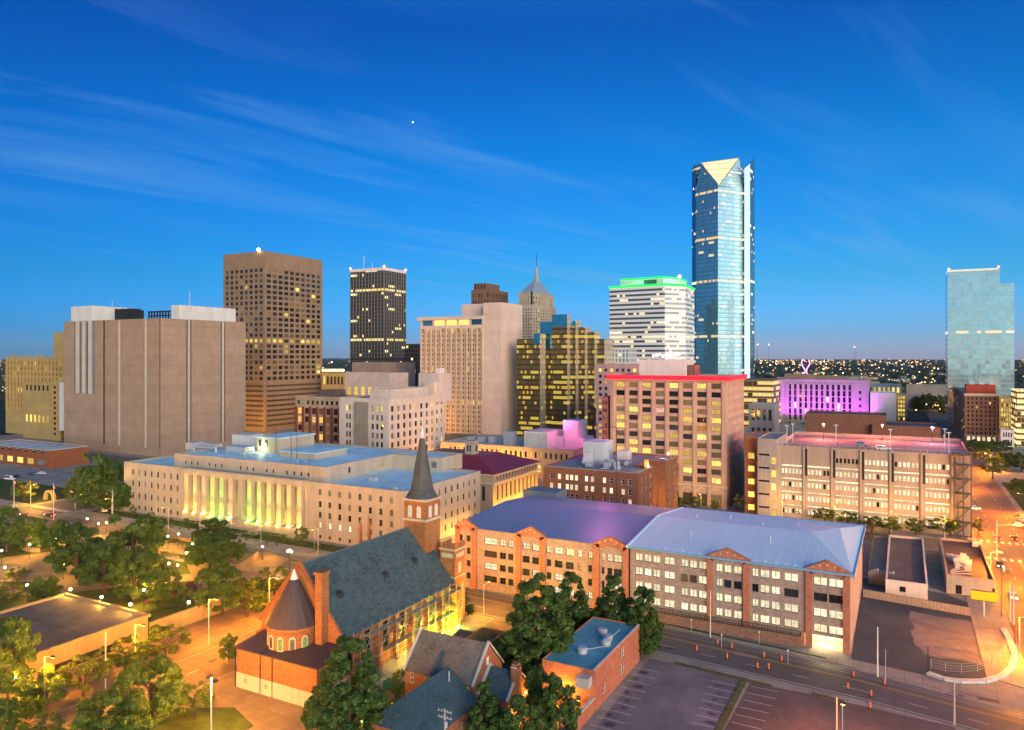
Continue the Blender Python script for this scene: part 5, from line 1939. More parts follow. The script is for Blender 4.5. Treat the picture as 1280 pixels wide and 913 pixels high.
for k in range(5): light(B.root, (x1 + 5.5, y0 + 4 + k * 8, 1.2), 1500, (1, .45, .06), .4, 'wall_uplight')
pm = MB()
for k in range(5): pm.box(x1 + 5.2, x1 + 5.8, y0 + 3.7 + k * 8, y0 + 4.3 + k * 8, 0, .55)
B.part('uplighter', pm, dark_metal)
B.done()

# ---- brick apartment block with lit windows
bx = corner_box(679, 797.6, 847, 245, 592)
x0, x1, y0, y1, h = bx
ab = mat_brick('apartment_brick', (.235, .10, .06))
B = Bld('apartment_block', 'brown brick apartment block with a cluttered flat roof and many lit windows', 'building', bx, ab, mat_roof('roof_blue_grey', (.24, .27, .30)), frame='frame_white', bars=(1, 2))
W, Wd = x1 - x0, y1 - y0
jx = ax(705, y0) - x0
cols = [ax(u, y0) - x0 for u in (709, 714.5, 720.5, 733, 740.5, 755.5, 764, 779, 787.5)]
hol = []
for r in range(6):
    zb = h - 4.2 - r * 3.35
    for i, c in enumerate(cols):
        lit = {0: (0, 1, 2, 3, 4, 5), 1: (0, 1, 2, 3, 4, 5, 6, 7), 2: (8,)}.get(r, ())
        hol.append((c - .6, c + .6, zb, zb + 1.9, 'lit_pale' if i in lit else 'glass_dark'))
    for c in (jx * .4, jx * .78):
        hol.append((c - .6, c + .6, zb, zb + 1.9, 'lit_pale' if (r < 2 and c > jx * .5) or r == 1 else 'glass_dark'))
B.face('F', hol, depth=.25)
n0, n1 = ay(816, x1) - y0, ay(832, x1) - y0
# right side: two wings with a recessed light well between them
hol = cells(1, n0 - .5, 3, h - 18, h - 1, 5, .28, .5, lots(.15, 'lit_dim'))
B.face('R', hol, box=(x0, x1, y0, y0 + n0, h), depth=.25)
B.face('R', cells(.6, y1 - y0 - n1 - .6, 2, h - 18, h - 1, 5, .3, .5, lots(.15, 'lit_dim')), box=(x0, x1, y0 + n1, y1, h), depth=.25)
B.face('R', box=(x0, x1 - 7, y0 + n0, y0 + n1, h)); B.face('B', box=(x1 - 7, x1, y0, y0 + n0, h)); B.face('F', box=(x1 - 7, x1, y0 + n1, y1, h))
B.plain('BL')
B.rmb.box(x0 + .01, x1 - .01, y0 + .01, y0 + n0 - .01, h - .75, h - .5); B.rmb.box(x0 + .01, x1 - 7.01, y0 + n0, y0 + n1, h - .75, h - .5); B.rmb.box(x0 + .01, x1 - .01, y0 + n1 + .01, y1 - .01, h - .75, h - .5)
pm = MB(); pm.box(x0 - .05, x0 + jx, y0 - .12, y0 - .003, h - 20, h + .02)
pm2 = MB()
for q in ((x0, x1, y0 - .08, y0 + .35), (x1 - .35, x1 + .08, y0 + .35, y0 + n0), (x1 - .35, x1 + .08, y0 + n1, y1)): pm2.box(*q, h - .02, h + .22)
B.part('parapet_cap', pm2, mat_plain('cap_stone', (.3, .27, .25)))
pm = MB(); pm.box(ax(729, 252), ax(754, 252), 252, 262, h - .5, h + 7.6); B.part('lift_house', pm, mat_concrete('pale_blue_panel', (.45, .52, .58)))
pm = MB(); pm.box(ax(771, 256), ax(785, 256), 256, 260, h + 1.3, h + 4.5)
for xx in (ax(772, 256), ax(784, 256)): pm.box(xx - .15, xx + .15, 256.2, 256.5, h - .5, h + 1.3); pm.box(xx - .15, xx + .15, 259.5, 259.8, h - .5, h + 1.3)
B.part('cooling_tower', pm, galv)
pm = MB()
for k in range(12):
    xx, yy_ = x0 + 8 + rnd.random() * (W - 18), y0 + 4 + rnd.random() * 18
    pm.box(xx, xx + .8 + rnd.random() * 1.6, yy_, yy_ + 1 + rnd.random(), h - .5, h + .4 + rnd.random() * 1.3)
for k in range(10):
    xx, yy_ = x0 + 8 + rnd.random() * (W - 18), y0 + 3 + rnd.random() * 20
    pm.tube((xx, yy_, h), (xx + rnd.uniform(-7, 7), yy_ + rnd.uniform(-3, 3), h + .1), .18)
islands(pm, 'roof_plant', MATS['plant_grey'], B.root)
pm = MB(); pm.poly([(ax(727, 247), 247, h + .2), (ax(740, 247), 247, h + 1.0), (ax(742, 250), 250, h + 4), (ax(730, 250), 250, h + 3.4)]); pm.box(ax(729, 250.2), ax(741, 250.2), 250.2, 250.5, h - .5, h + 3.3)
B.part('roof_hatch', pm, pent)
pm = MB(); pm.box(x1 - 2.2, x1 - .5, y0 + n0 - 3, y0 + n0 - 1.4, h - .5, h + 3); B.part('chimney', pm, ab)
light(B.root, (x1 - .9, y0 + n0 - 4, h + 1.4), 300, (1, .6, .15), .2, 'wall_lamp'); light(B.root, (x1 - 2.0, y1 - 6, h + 2.0), 900, (1, .35, .25), .3, 'wall_lamp')
pm = MB(); pm.ball(x1 - .4, y0 + n0 - 4, h + .8, .35); pm.ball(x1 - 2.0, y1 - 6, h + 1.4, .4); B.part('lamp', pm, globe_m)
for z in (3, 10): light(B.root, (x1 - 3, y0 + (n0 + n1) / 2, z), 900, (1, .52, .06), .3, 'well_lamp')
pm = MB(); pm.box(x1 - 3.2, x1 - 2.8, y0 + n0 + .1, y0 + n1 - .1, 6, 6.25); B.part('lamp_bar', pm, dark_metal)
light(B.root, (ax(760, 268), 268, h + 12), 1500, (1, .15, .6), .6, 'roof_pink_light')
pm = MB(); pm.tube((ax(760, 268), 268.4, h - .6), (ax(760, 268), 268.4, h + 9.8), .12); B.part('flood_post', pm, dark_metal)
B.done()


# ================================================================== post office with the lit colonnade
ls = mat_concrete('cream_limestone', (0.46, 0.38, 0.30), (0, 0), 0.11, 0.42)
FYP = 187.0
PX = [ax(155, FYP), ax(232, FYP), ax(381, FYP), ax(505, FYP)]
WH = 19.4
rw = mat_roof('roof_white_membrane', (0.60, 0.82, 0.88), 0.55, 0.4, 0, .2)
B = Bld('post_office', 'cream stone federal building with a colonnade lit yellow and green and pale blue roofs', 'building', (PX[0], PX[3], FYP, 243, 24.0), ls, rw, bars=(1, 2))
# left wing
wL = (PX[0], PX[1], FYP, 232, WH)
hol = []
for r in range(4):
    for c in range(8):
        a = 5 + c * (PX[1] - PX[0] - 8) / 7.6
        zb = (1.2, 5.4, 10.2, 14.6)[r]
        hol.append((a, a + 1.15, zb, zb + (1.6 if r == 0 else 2.2), rnd.choice(['glass_dark', 'glass_dark', 'glass_grey']) if r else 'glass_dark'))
B.face('F', hol, box=wL); B.plain('LB', box=wL); B.face('R', box=(wL[0], wL[1], FYP, 190, WH)); B.flat(box=wL, coping=ls)
# right wing
wR = (PX[2], PX[3], FYP, 234, WH)
W = PX[3] - PX[2]
hol = []
for r in range(4):
    for c in range(8):
        a = 6.2 + c * (W - 10) / 7.4
        zb = (4.2, 7.6, 11.2, 15.2)[r]
        k = 'lit_pale' if (r == 0 and c < 4) else ('glass_grey' if r == 3 else rnd.choice(['glass_dark', 'glass_dark', 'lit_dim']))
        hol.append((a, a + 1.25, zb, zb + 2.0, k))
    for c in (3, 6): pass
for c in range(8): hol.append((6.3 + c * (W - 10) / 7.4, 7.3 + c * (W - 10) / 7.4, .8, 1.9, 'glass_dark'))
B.face('F', hol, box=wR)
hol = []
for r in range(4):
    for c in range(11):
        a = 4 + c * 3.85
        hol.append((a, a + 1.15, (2.2, 6.2, 10.8, 15)[r], (2.2, 6.2, 10.8, 15)[r] + 2.1, rnd.choice(['glass_dark', 'glass_grey']) if not (r == 1 and c == 5) else 'lit_dim'))
B.face('R', hol, box=wR); B.plain('B', box=wR); B.face('L', box=(wR[0], wR[1], FYP, 190, WH)); B.flat(box=wR, coping=ls)
# centre block and rear block
CX0, CX1 = ax(218, 190.5), ax(406, 190.5)
cb = (CX0, CX1, 190.5, 243, 24.0)
hol = []
for c in range(20):
    if c in (3, 7, 8, 12, 15): continue
    a = 6 + c * (CX1 - CX0 - 14) / 19
    hol.append((a, a + .95, 20.3, 21.6, 'glass_dark'))
hol2 = [(12, 13.3, 20.4, 22.4, 'glass_dark'), (26, 27.2, 20.8, 22.2, 'lit_gold'), (30, 31.4, 20.6, 22.4, 'lit_gold')]
for q in range(3):
    hol2[q] = (hol2[q][0], hol2[q][1], hol2[q][2] - WH + 1.2, hol2[q][3] - WH + 1.2, hol2[q][4])
hol = [(a, b_, c - (WH - 1.2), d_ - (WH - 1.2), k) for (a, b_, c, d_, k) in hol]
B.face('F', hol, box=cb, z0=WH - 1.2)
B.face('R', hol2, box=cb, z0=WH - 1.2); B.plain('LB', box=cb)
B.flat(box=cb, coping=ls, drop=.5)
rb_ = (CX1 + .01, ax(551, 228), 228, 243, 24.0)
B.face('F', [(18, 20.4, 2.0, 4.2, 'glass_grey')], box=rb_, z0=WH - 1.2); B.plain('RB', box=rb_, z0=WH - 1.2); B.flat(box=rb_, coping=ls, drop=.5)
# colonnade: back wall, terrace, piers, entablature, coloured uplights
hol = []
npier = 13
for c in range(12):
    a = (PX[2] - PX[1]) * (c + .5) / 12
    for z in (6, 10.2, 14.2): hol.append((a - .55, a + .55, z, z + 2.0, 'lit_gold' if rnd.random() < .25 else 'glass_dark'))
B.face('F', hol, box=(PX[1], PX[2], 193.6, 193.8, WH - 1.4))
pm = MB(); pm.box(PX[1], PX[2], 185.2, 193.59, 0, 3.4); pm.box(PX[1] + 14, PX[2] - 18, 181.6, 185.198, 0, 1.6); pm.box(PX[1] + 14, PX[2] - 18, 183.4, 185.199, 1.6, 3.0)
B.part('terrace', pm, ls)
pm = MB()
for k in range(5): pm.box(PX[1] + 18, PX[2] - 22, 179.2 + k * .5, 181.598, k * .3, k * .3 + .3)
B.part('steps', pm, ls)
pm = MB(); pm.box(PX[1] - .003, PX[2] + .003, 185.6, 190.2, 17.6, WH + .25); B.part('entablature', pm, ls)
pm = MB(); pm.box(PX[1] + .01, PX[2] - .01, 190.21, 193.59, 17.6, 18.0); pm.box(PX[1] - .5, PX[1] - .01, 187.02, 193.59, 0, 18); pm.box(PX[2] + .01, PX[2] + .5, 187.02, 193.59, 0, 18); B.part('portico_soffit', pm, ls)
pm = MB(); pm.box(PX[1] - .5, PX[2] + .5, 185.3, 186.4, WH + .26, WH + .7); B.part('cornice', pm, mat_plain('lead_grey', (.24, .27, .30)))
cols = [(1, .68, .06), (1, .62, .06), (1, .48, .20), (.50, 1, .04), (.10, 1, .03), (1, .45, .20), None, (.25, 1, .06), (.42, 1, .08), (1, .82, .10), (1, .76, .08), (1, .66, .08), (1, .58, .10)]
for c in range(npier):
    xx = PX[1] + 1.6 + (PX[2] - PX[1] - 3.2) * c / (npier - 1)
    pm = MB()
    w_ = 1.0
    pm.box(xx - w_, xx + w_, 186.0, 187.9, 3.4, 17.6)
    pm.box(xx - w_ - .2, xx + w_ + .2, 185.8, 187.95, 3.401, 4.1)
    B.part('pillar', pm, ls)
    if cols[c]:
        light(B.root, (xx, 184.9, 3.9), 160, cols[c], .2, 'uplight')
        light(B.root, (xx, 176.5, .6), 3600, cols[c], .2, 'uplight', 'SPOT', to=(xx, 186.0, 7.0), size=R_(18), blend=.6)  # added lawn spots, to even out the light up the pillars
        light(B.root, (xx, 176.5, .6), 7500, cols[c], .2, 'uplight', 'SPOT', to=(xx, 186.0, 13.6), size=R_(19), blend=.6)  # added lawn spots too, aimed higher up the pillars
        light(B.root, (xx + 2.3, 190.4, 4.6), 160, cols[c], .25, 'uplight')
pm = MB()
for c in range(npier):
    xx = PX[1] + 1.6 + (PX[2] - PX[1] - 3.2) * c / (npier - 1)
    if cols[c]: pm.box(xx - .25, xx + .25, 185.25, 185.6, 3.4, 3.75)
B.part('uplight_box', pm, mat_emit('uplight_lens', (1, .8, .45), 6))
pm = MB()
for c in range(npier):
    xx = PX[1] + 1.6 + (PX[2] - PX[1] - 3.2) * c / (npier - 1)
    if cols[c]: pm.box(xx - .3, xx + .3, 175.8, 176.3, .12, .5)
islands(pm, 'added_lawn_spot', dark_metal, B.root)
# roof structures
pm = MB(); xa, xb_ = ax(321, 212), ax(350, 212); pm.box(xa, xb_, 212, 231, 23.4, 29.2); B.part('penthouse', pm, ls)
pm = MB(); pm.box(xa - .5, xb_ + .5, 211.5, 231.5, 29.2, 29.7); B.part('penthouse_roof', pm, rw)
pm = MB(); pm.box(xa + 1.2, xa + 2.8, 211.9, 211.99, 25.8, 28.4); pm.box(xa + 4.6, xa + 6.2, 211.9, 211.99, 25.8, 28.4); B.part('louvre', pm, dark_metal)
pm = MB(); pm.ball((xa + 3.6), 211.6, 26.2, .35); B.part('wall_lamp', pm, mat_emit('lamp_green_white', (.85, 1, .6), 10))
light(B.root, (xa + 3.6, 210.8, 26.4), 350, (.85, 1, .5), .3, 'bulb')
pm = MB(); pm.box(ax(350, 206), ax(393, 206), 206, 224, 23.4, 25.5); B.part('roof_platform', pm, ls)
pm = MB(); pm.box(ax(350, 206) - .3, ax(393, 206) + .3, 205.7, 224.3, 25.5, 25.8); B.part('platform_roof', pm, rw)
pm = MB(); xa2 = ax(290, 222); pm.box(xa2, xa2 + 10, 222, 230, 23.4, 28.2); B.part('penthouse', pm, pent)
pm = MB()
xq = ax(224, 200)
pm.box(xq, xq + 4.5, 203, 208, 23.4, 26.4); pm.box(xq + 6, xq + 16, 206, 208, 25.2, 26.2); pm.tube((xq + 5, 203, 25), (xq + 18, 203, 25.2), .5, 8); pm.tube((xq + 5, 203, 25), (xq + 5, 203, 23.4), .5, 8); pm.tube((xq + 18, 203, 25.2), (xq + 18, 203, 23.4), .5, 8); pm.box(xq + 19, xq + 30, 207, 212, 23.4, 25.6)
B.part('air_plant', pm, galv)
pm = MB()
for (u, y_) in ((345, 211), (371, 204), (364, 204)):
    xx = ax(u, y_); pm.tube((xx, y_, 23.4), (xx, y_, 33), .09)
islands(pm, 'antenna', dark_metal, B.root)
pm = MB()
for (u, y_, sx_, sy_, hh_) in ((300, 203, 2.2, 1.6, 1.1), (312, 200, 1.2, 1.2, .8), (388, 214, 2.6, 2, 1.3), (402, 222, 1.4, 1.4, .9), (420, 230, 3, 2, 1.2), (262, 212, 1.6, 1.4, 1.0), (335, 203, 1, 1, .7), (380, 199, .8, .8, .6)):
    xx = ax(u, y_); pm.box(xx, xx + sx_, y_, y_ + sy_, 23.4, 23.5 + hh_)
for (u, y_) in ((306, 197), (372, 197), (396, 208), (284, 200)):
    xx = ax(u, y_); pm.cyl(xx, y_, 23.4, 24.4, .16, .16, 6)
islands(pm, 'roof_unit', galv, B.root)
pm = MB(); pm.box(PX[2] + 16, PX[2] + 18.5, FYP + 14, FYP + 16, WH - .7, WH + .6); pm.box(PX[3] - 7, PX[3] - 5.5, FYP + 3, FYP + 4.2, WH - .7, WH + .5); pm.box(PX[3] - 9.5, PX[3] - 8.5, FYP + 5, FYP + 6, WH - .7, WH + .3)
islands(pm, 'roof_vent', galv, B.root)
for (yy_, zz2) in ((196, 1.2), (205, 1.2), (214, 1.2), (223, 1.2)):
    light(B.root, (PX[3] + 3.4, yy_, zz2), 900, (1, .55, .10), .3, 'wall_uplight')
pm = MB()
for yy_ in (196, 205, 214, 223): pm.box(PX[3] + 3.1, PX[3] + 3.7, yy_ - .3, yy_ + .3, 0, .7)
B.part('uplighter', pm, dark_metal)
B.done()

# ================================================================== brick parking garage with metal roofs
gb = mat_brick('garage_brick', (0.38, 0.285, 0.255), (.3, .25, .22))
gr = mat_brick('gable_brick', (0.46, 0.17, 0.10), (.35, .2, .15))
GY = 168.0
gA, gB = ax(787.5, GY), ax(1063, GY)
EH = 16.6


def win_cols(spans, base):
    return [(ax(a, GY) - base, ax(b_, GY) - base) for a, b_ in spans]


def gables(B, spans, proud=.45):
    for (ua, ub, uap) in spans:
        xa, xb_, xp = ax(ua, GY), ax(ub, GY), ax(uap, GY)
        pm = MB()
        pw = 1.35
        yo = GY - proud
        pm.box(xa, xa + pw, yo, GY - .004, 0, EH)
        pm.box(xb_ - pw, xb_, yo, GY - .004, 0, EH)
        zt = EH + 2.1
        # pediment with a shallow arch cut out underneath
        n = 10
        lower = []
        for k in range(n + 1):
            t = k / n
            lower.append((xa + pw + (xb_ - xa - 2 * pw) * t, EH - 1.0 + .9 * math.sin(math.pi * t)))
        upper = [(xa, EH), (xp, zt), (xb_, EH)]
        for yq, sgn in ((yo, 1), (GY + .4, -1)):
            prev = None
            for (x, z) in [(xa, EH - .001)] + [(q[0], q[1]) for q in lower] + [(xb_, EH - .001)]:
                t = (x - xa) / (xb_ - xa)
                zu = EH + (zt - EH) * (1 - abs((x - xp) / ((xp - xa) if x < xp else (xb_ - xp))))
                if prev:
                    q = [(prev[0], yq, prev[1]), (x, yq, z), (x, yq, zu), (prev[0], yq, prev[2])]
                    pm.poly(q if sgn > 0 else q[::-1])
                prev = (x, z, zu)
        for a, b_ in zip(lower[:-1], lower[1:]):
            pm.poly([(a[0], yo, a[1]), (a[0], GY - .004, a[1]), (b_[0], GY - .004, b_[1]), (b_[0], yo, b_[1])])
        B.part('gable', pm, gr)
        rp = MB()
        for (p, q) in (((xa - .3, EH - .1), (xp, zt)), ((xp, zt), (xb_ + .3, EH - .1))):
            y_a, y_b = yo - .12, GY + .5
            for (za, zb_) in ((.26, .26),):
                rp.poly([(p[0], y_a, p[1] + za), (q[0], y_a, q[1] + za), (q[0], y_b, q[1] + za), (p[0], y_b, p[1] + za)])
                rp.poly([(p[0], y_a, p[1]), (q[0], y_a, q[1]), (q[0], y_a, q[1] + za), (p[0], y_a, p[1] + za)])
                rp.poly([(q[0], y_b, q[1]), (p[0], y_b, p[1]), (p[0], y_b, p[1] + za), (q[0], y_b, q[1] + za)])
                rp.poly([(p[0], y_b, p[1]), (q[0], y_b, q[1]), (q[0], y_a, q[1]), (p[0], y_a, p[1])])
        islands(rp, 'gable_coping', gr, B.root)
        dm = MB()
        for k in range(5):
            t = (k + 1) / 6
            x = xa + (xb_ - xa) * t
            zc = EH + (zt - EH) * (1 - abs(2 * t - 1)) * .55 + .25
            dm.box(x - .18, x + .18, yo - .05, yo - .004, zc - .18, zc + .18)
        B.part('tile_ornament', dm, MATS['pale_stone'])


blue_seam = mat_seam('blue_metal_roof', (0.86, 0.87, 0.94), .5, .05, 1.2)
grey_seam = mat_seam('grey_metal_roof', (0.27, 0.29, 0.42), .42, .2, 1.2)
B = Bld('parking_garage', 'brick parking garage with pale blue metal hipped roof and bright lit windows', 'garage', (gA, gB, GY, 217, EH), gb, blue_seam, frame='frame_dark', bars=(2, 1))
W = gB - gA
spans = [(794, 803), (805, 814), (816, 825), (830, 843), (851, 860), (862, 871), (873, 883), (895, 903), (905, 914), (917, 927), (940, 948), (950, 962), (964, 975), (980, 998), (1017, 1034), (1036, 1054)]
wc_ = win_cols(spans, gA)
hol = []
dark = {(2, 8), (2, 9), (2, 10), (2, 13), (2, 14), (2, 15)}
dim = {(2, 4), (2, 5)}
for r in range(4):
    zb = 3.35 + r * 3.32
    for i, (a, b_) in enumerate(wc_):
        k = 'glass_dark' if (r, i) in dark and rnd.random() < .8 else ('lit_dim' if (r, i) in dim else 'lit_garage')
        hol.append((a, b_, zb, zb + 1.75, k, .45))
e0, e1 = ax(1006, GY) - gA, ax(1056, GY) - gA
hol.append((e0, e1, .02, 2.75, False, 5.0))
B.face('F', hol)
B.plain('RBL')
pm = MB()
a, b_ = gA + e0, gA + e1
pm.box(a, b_, GY + 5.0, GY + 5.3, 0, 2.75); B.part('entrance_wall', pm, mat_plain('entrance_cream', (.72, .62, .42)))
pm = MB(); pm.box(a + .1, b_ - .1, GY + .5, GY + 4.9, 2.70, 2.74); B.part('entrance_lamp', pm, mat_emit('entrance_light', (1, .78, .36), 5))
light(B.root, ((a + b_) / 2, GY + 2.2, 2.2), 500, (1, .75, .35), .4, 'entrance_bulb')
pm = MB(); pm.box(a - .8, a - .003, GY - .35, GY - .003, 0, 3.0); pm.box(b_ + .003, b_ + .8, GY - .35, GY - .003, 0, 3.0); B.part('entrance_pier', pm, gr)
# roof: hipped, thin bright rim
rm = B.rmb
ex = .5
X0, X1, Y0, Y1 = gA - .3, gB + ex, GY - ex, 217 + ex
z0, zr = EH + .02, EH + 2.5
hx = ax(1015, 192); yr = 192.0
rm.poly([(X0, Y0, z0), (X1, Y0, z0), (hx, yr, zr), (X0, yr, zr)])
rm.poly([(X1, Y0, z0), (X1, Y1, z0), (hx + 5.5, yr + 10, zr - .5), (hx, yr, zr)])
rm.poly([(X1, Y1, z0), (X0, Y1, z0), (X0, yr, zr), (hx, yr, zr), (hx + 5.5, yr + 10, zr - .5)])
rm.poly([(X0, Y0, z0), (X0, yr, zr), (X0, Y1, z0)])
pm = MB()
rim = mat_plain('blue_rim', (.16, .36, .60), .45, .1)
pm.box(X1, X1 + .35, Y0 - .35, Y1 + .35, EH - .7, z0 + .12); pm.box(X0, X1, Y1, Y1 + .35, EH - .7, z0 + .12); pm.box(X0, X1 - .0, Y0 - .3, Y0, EH - .35, z0 + .06)
B.part('gutter', pm, rim)
pm = MB()
pm.prism([(X0 - .45, Y0 - .3), (X0 - .002, Y0 - .3), (X0 - .002, yr), (X0 - .45, yr)], EH - .4, [z0 + .25, z0 + .25, zr + .25, zr + .25])
pm.prism([(X0 - .45, yr), (X0 - .002, yr), (X0 - .002, Y1), (X0 - .45, Y1)], EH - .4, [zr + .25, zr + .25, z0 + .25, z0 + .25])
B.part('verge', pm, mat_plain('verge_blue', (.55, .68, .80), .4, .08))
gables(B, [(884, 937, 909), (1007, 1062.5, 1033)])
pm = MB()
for (xx, yy_) in ((gA + 9, 196), (gA + 17, 200), (gA + 26, 195.5), (gA + 34, 199), (gA + 12, 178), (gA + 30, 181)):
    pm.cyl(xx, yy_, EH + .6, EH + 3.0, .14, .14, 8)
islands(pm, 'vent_pipe', galv, B.root)
pm = MB()
for k in range(22):
    xx = gA + 2 + k * 2.05
    pm.box(xx, xx + .35, GY + .8, GY + 1.0, EH + .03, EH + .34)
B.part('snow_guard', pm, MATS['verge_blue'])
B.done()

gL = ax(569, GY)
B = Bld('parking_garage', 'older brick parking garage wing with slate grey metal roof and three red brick gables', 'garage', (gL, gA - .9, GY + .01, 217, EH - .5), gb, grey_seam, frame='frame_dark', bars=(2, 2))
spans = [(574, 578), (583, 588), (605, 621), (624.5, 632), (635, 641.5), (653, 662), (665, 673.5), (683, 689), (693, 703), (707, 717), (722, 727), (735, 740), (752, 755.5), (759, 765), (767, 777)]
wc_ = win_cols(spans, gL)
hol = []
for r in range(4):
    zb = 2.3 + r * 3.3
    for i, (a, b_) in enumerate(wc_):
        k = {3: 'lit_garage' if i > 1 else 'glass_dark', 2: 'lit_gold' if rnd.random() < .12 else 'glass_dark'}.get(r, 'lit_garage' if rnd.random() < .3 else 'glass_dark')
        hol.append((a, b_, zb, zb + 1.7, k, .45))
B.face('F', hol); B.plain('RBL')
rm = B.rmb
X0, X1, Y0, Y1 = gL - .5, gA - 1.2, GY - .5, 217.5
z0, zr = EH - .45, EH + 2.3
rm.poly([(X0, Y0, z0), (X1, Y0, z0), (X1, yr, zr), (X0 + 3, yr, zr)])
rm.poly([(X1, Y1, z0), (X0, Y1, z0), (X0 + 3, yr, zr), (X1, yr, zr)])
rm.poly([(X0, Y1, z0), (X0, Y0, z0), (X0 + 3, yr, zr)])
rm.poly([(X1, Y0, z0), (X1, Y1, z0), (X1, yr, zr)])
EHs = EH; EH = EHs - .5
gables(B, [(570, 596, 583), (646, 682, 664), (743, 786, 763)])
EH = EHs
pm = MB(); pm.box(gL - 2, gL + 10, 212, 220, 0, 18.5); B.part('stair_tower', pm, mat_plain('slate_blue', (.12, .16, .20)))
light(B.root, (gA - 22, 203, EH + 24), 3200, (1, .25, .6), 1.0, 'roof_pink_light')  # added pink fill and mast, standing in for sunset glow on the roof
pm = MB(); pm.tube((gA - 22, 219, 0), (gA - 22, 219, EH + 23), .16); pm.tube((gA - 22, 219, EH + 23), (gA - 22, 203.6, EH + 24.3), .12); B.part('fill_mast', pm, dark_metal)
B.done()

# retaining wall and fence along the garage front
rx0, rx1 = gA + 2, ax(1001, GY - 1.2)
t = thing('retaining_wall', 'long low brick retaining wall with a dark railing under the garage windows', 'wall', ((rx0 + rx1) / 2, GY - 1.2, 0))
pm = MB(); pm.prism([(rx0, GY - 1.6), (rx1, GY - 1.6), (rx1, GY - .9), (rx0, GY - .9)], 0, 2.3); pm.build('wall', mat_brick('wall_brick', (.26, .15, .11)), t)
pm = MB()
for k in range(60):
    x = rx0 + (rx1 - rx0) * k / 59; pm.box(x - .04, x + .04, GY - 1.35, GY - 1.27, 2.3, 3.4)
pm.box(rx0, rx1, GY - 1.35, GY - 1.27, 3.35, 3.45); pm.box(rx0, rx1, GY - 1.35, GY - 1.27, 2.75, 2.83)
pm.build('railing', dark_metal, t)

# ================================================================== low roofs and yard on the right
B = Bld('low_shop', 'low shop with a plum grey roof and white front wall beside the garage', 'building', (-10, 0, 0, 1, 1), pent, mat_roof('roof_plum', (.13, .115, .125)))
p0 = gp(1107, 742); p1 = gp(1160, 752)
bx = (p0[0], p1[0], (p0[1] + p1[1]) / 2, 268, 3.9)
B.x0, B.x1, B.y0, B.y1, B.h = bx
B.root.location = ((bx[0] + bx[1]) / 2, (bx[2] + bx[3]) / 2, 0)
B.face('F', [(3.2, 4.6, 1.2, 2.6, 'glass_dark'), (9.5, 10.1, 1, 3, 'glass_dark')]); B.plain('RBL'); B.flat(coping=pent); B.done()
bxA = bx
bx = (gB + 1.2, bxA[0] - .3, bxA[2] + 8, 267, 3.4)
B = Bld('low_shop', 'low grey roofed store between the lit garage and the plum roofed shop', 'building', bx, mat_concrete('ochre_block', (.40, .30, .18)), mat_roof('roof_sand', (.20, .175, .16)))
B.plain(); B.flat()
pm = MB()
for k in range(8): pm.box(bx[0] + .6 + k * .75, bx[0] + 1.1 + k * .75, bx[2] + .8, bx[2] + 1.5, bx[4] - .7, bx[4] + .2 + (k % 3) * .3)
islands(pm, 'roof_plant', MATS['plant_grey'], B.root); B.done()
p0 = gp(1178, 742); p1 = gp(1247, 742)
bx = (p0[0] + 1, 20.5, p0[1] + 1, 267.5, 4.8)
B = Bld('low_shop', 'tan stucco shop with a maroon roof and rooftop machines at the corner', 'building', bx, mat_concrete('tan_stucco', (.46, .38, .30)), mat_roof('roof_maroon', (.13, .085, .085)))
B.face('F', [(10, 12, 1.5, 2.7, 'glass_dark'), (2, 3.4, .1, 2.4, 'glass_dark')]); B.plain('RBL'); B.flat(coping=mat_plain('tan_cap', (.34, .28, .22)))
pm = MB()
for k in range(14):
    xx, yy_ = bx[0] + .8 + rnd.random() * 4.5, bx[2] + 8 + rnd.random() * 15
    pm.box(xx, xx + .9 + rnd.random(), yy_, yy_ + .8 + rnd.random(), bx[4] - .7, bx[4] + .3 + rnd.random())
pm.box(bx[0] + 8.5, bx[0] + 11, bx[3] - 5, bx[3] - 3.4, bx[4] - .7, bx[4] + .6)
for k in range(5): pm.tube((bx[0] + 1, bx[2] + 2 + k, bx[4] - .4), (bx[0] + 6, bx[2] + 1 + k * 4, bx[4] - .3), .1)
islands(pm, 'roof_plant', galv, B.root); B.done()
p0, p1 = gp(1079, 746), gp(1213, 770)
mb = MB()
d = Vector((p1[0] - p0[0], p1[1] - p0[1])).normalized(); n = Vector((-d.y, d.x)) * .25
mb.prism([(p0[0] - n.x, p0[1] - n.y), (p1[0] - n.x, p1[1] - n.y), (p1[0] + n.x, p1[1] + n.y), (p0[0] + n.x, p0[1] + n.y)], 0, 1.9)
o = mb.build('block_wall', mat_concrete('block_tan', (.40, .32, .26), (.8, .4), .2), None, (p0[0], p0[1], 0))
tag(o, 'long tan block wall dividing the vacant lot from the service yard', 'wall')
# billboard
q = gp(1230, 772)
t = thing('billboard', 'yellow roadside billboard on a single post beside the tan shop', 'billboard', (q[0], q[1], 0))
pm = MB(); pm.cyl(q[0], q[1] + .3, 0, 5.0, .22); pm.build('post', galv, t)
pm = MB(); pm.box(q[0] - 2.6, q[0] + 2.6, q[1] - .1, q[1] + .2, 4.0, 6.1); pm.build('panel', mat_plain('sign_yellow', (.72, .55, .02), .5, .06), t)
pm = MB(); pm.box(q[0] - 2.7, q[0] + 2.7, q[1] - .13, q[1] + .24, 6.101, 6.25); pm.box(q[0] - 2.7, q[0] + 2.7, q[1] - .13, q[1] + .24, 3.85, 3.999); pm.build('frame', dark_metal, t)


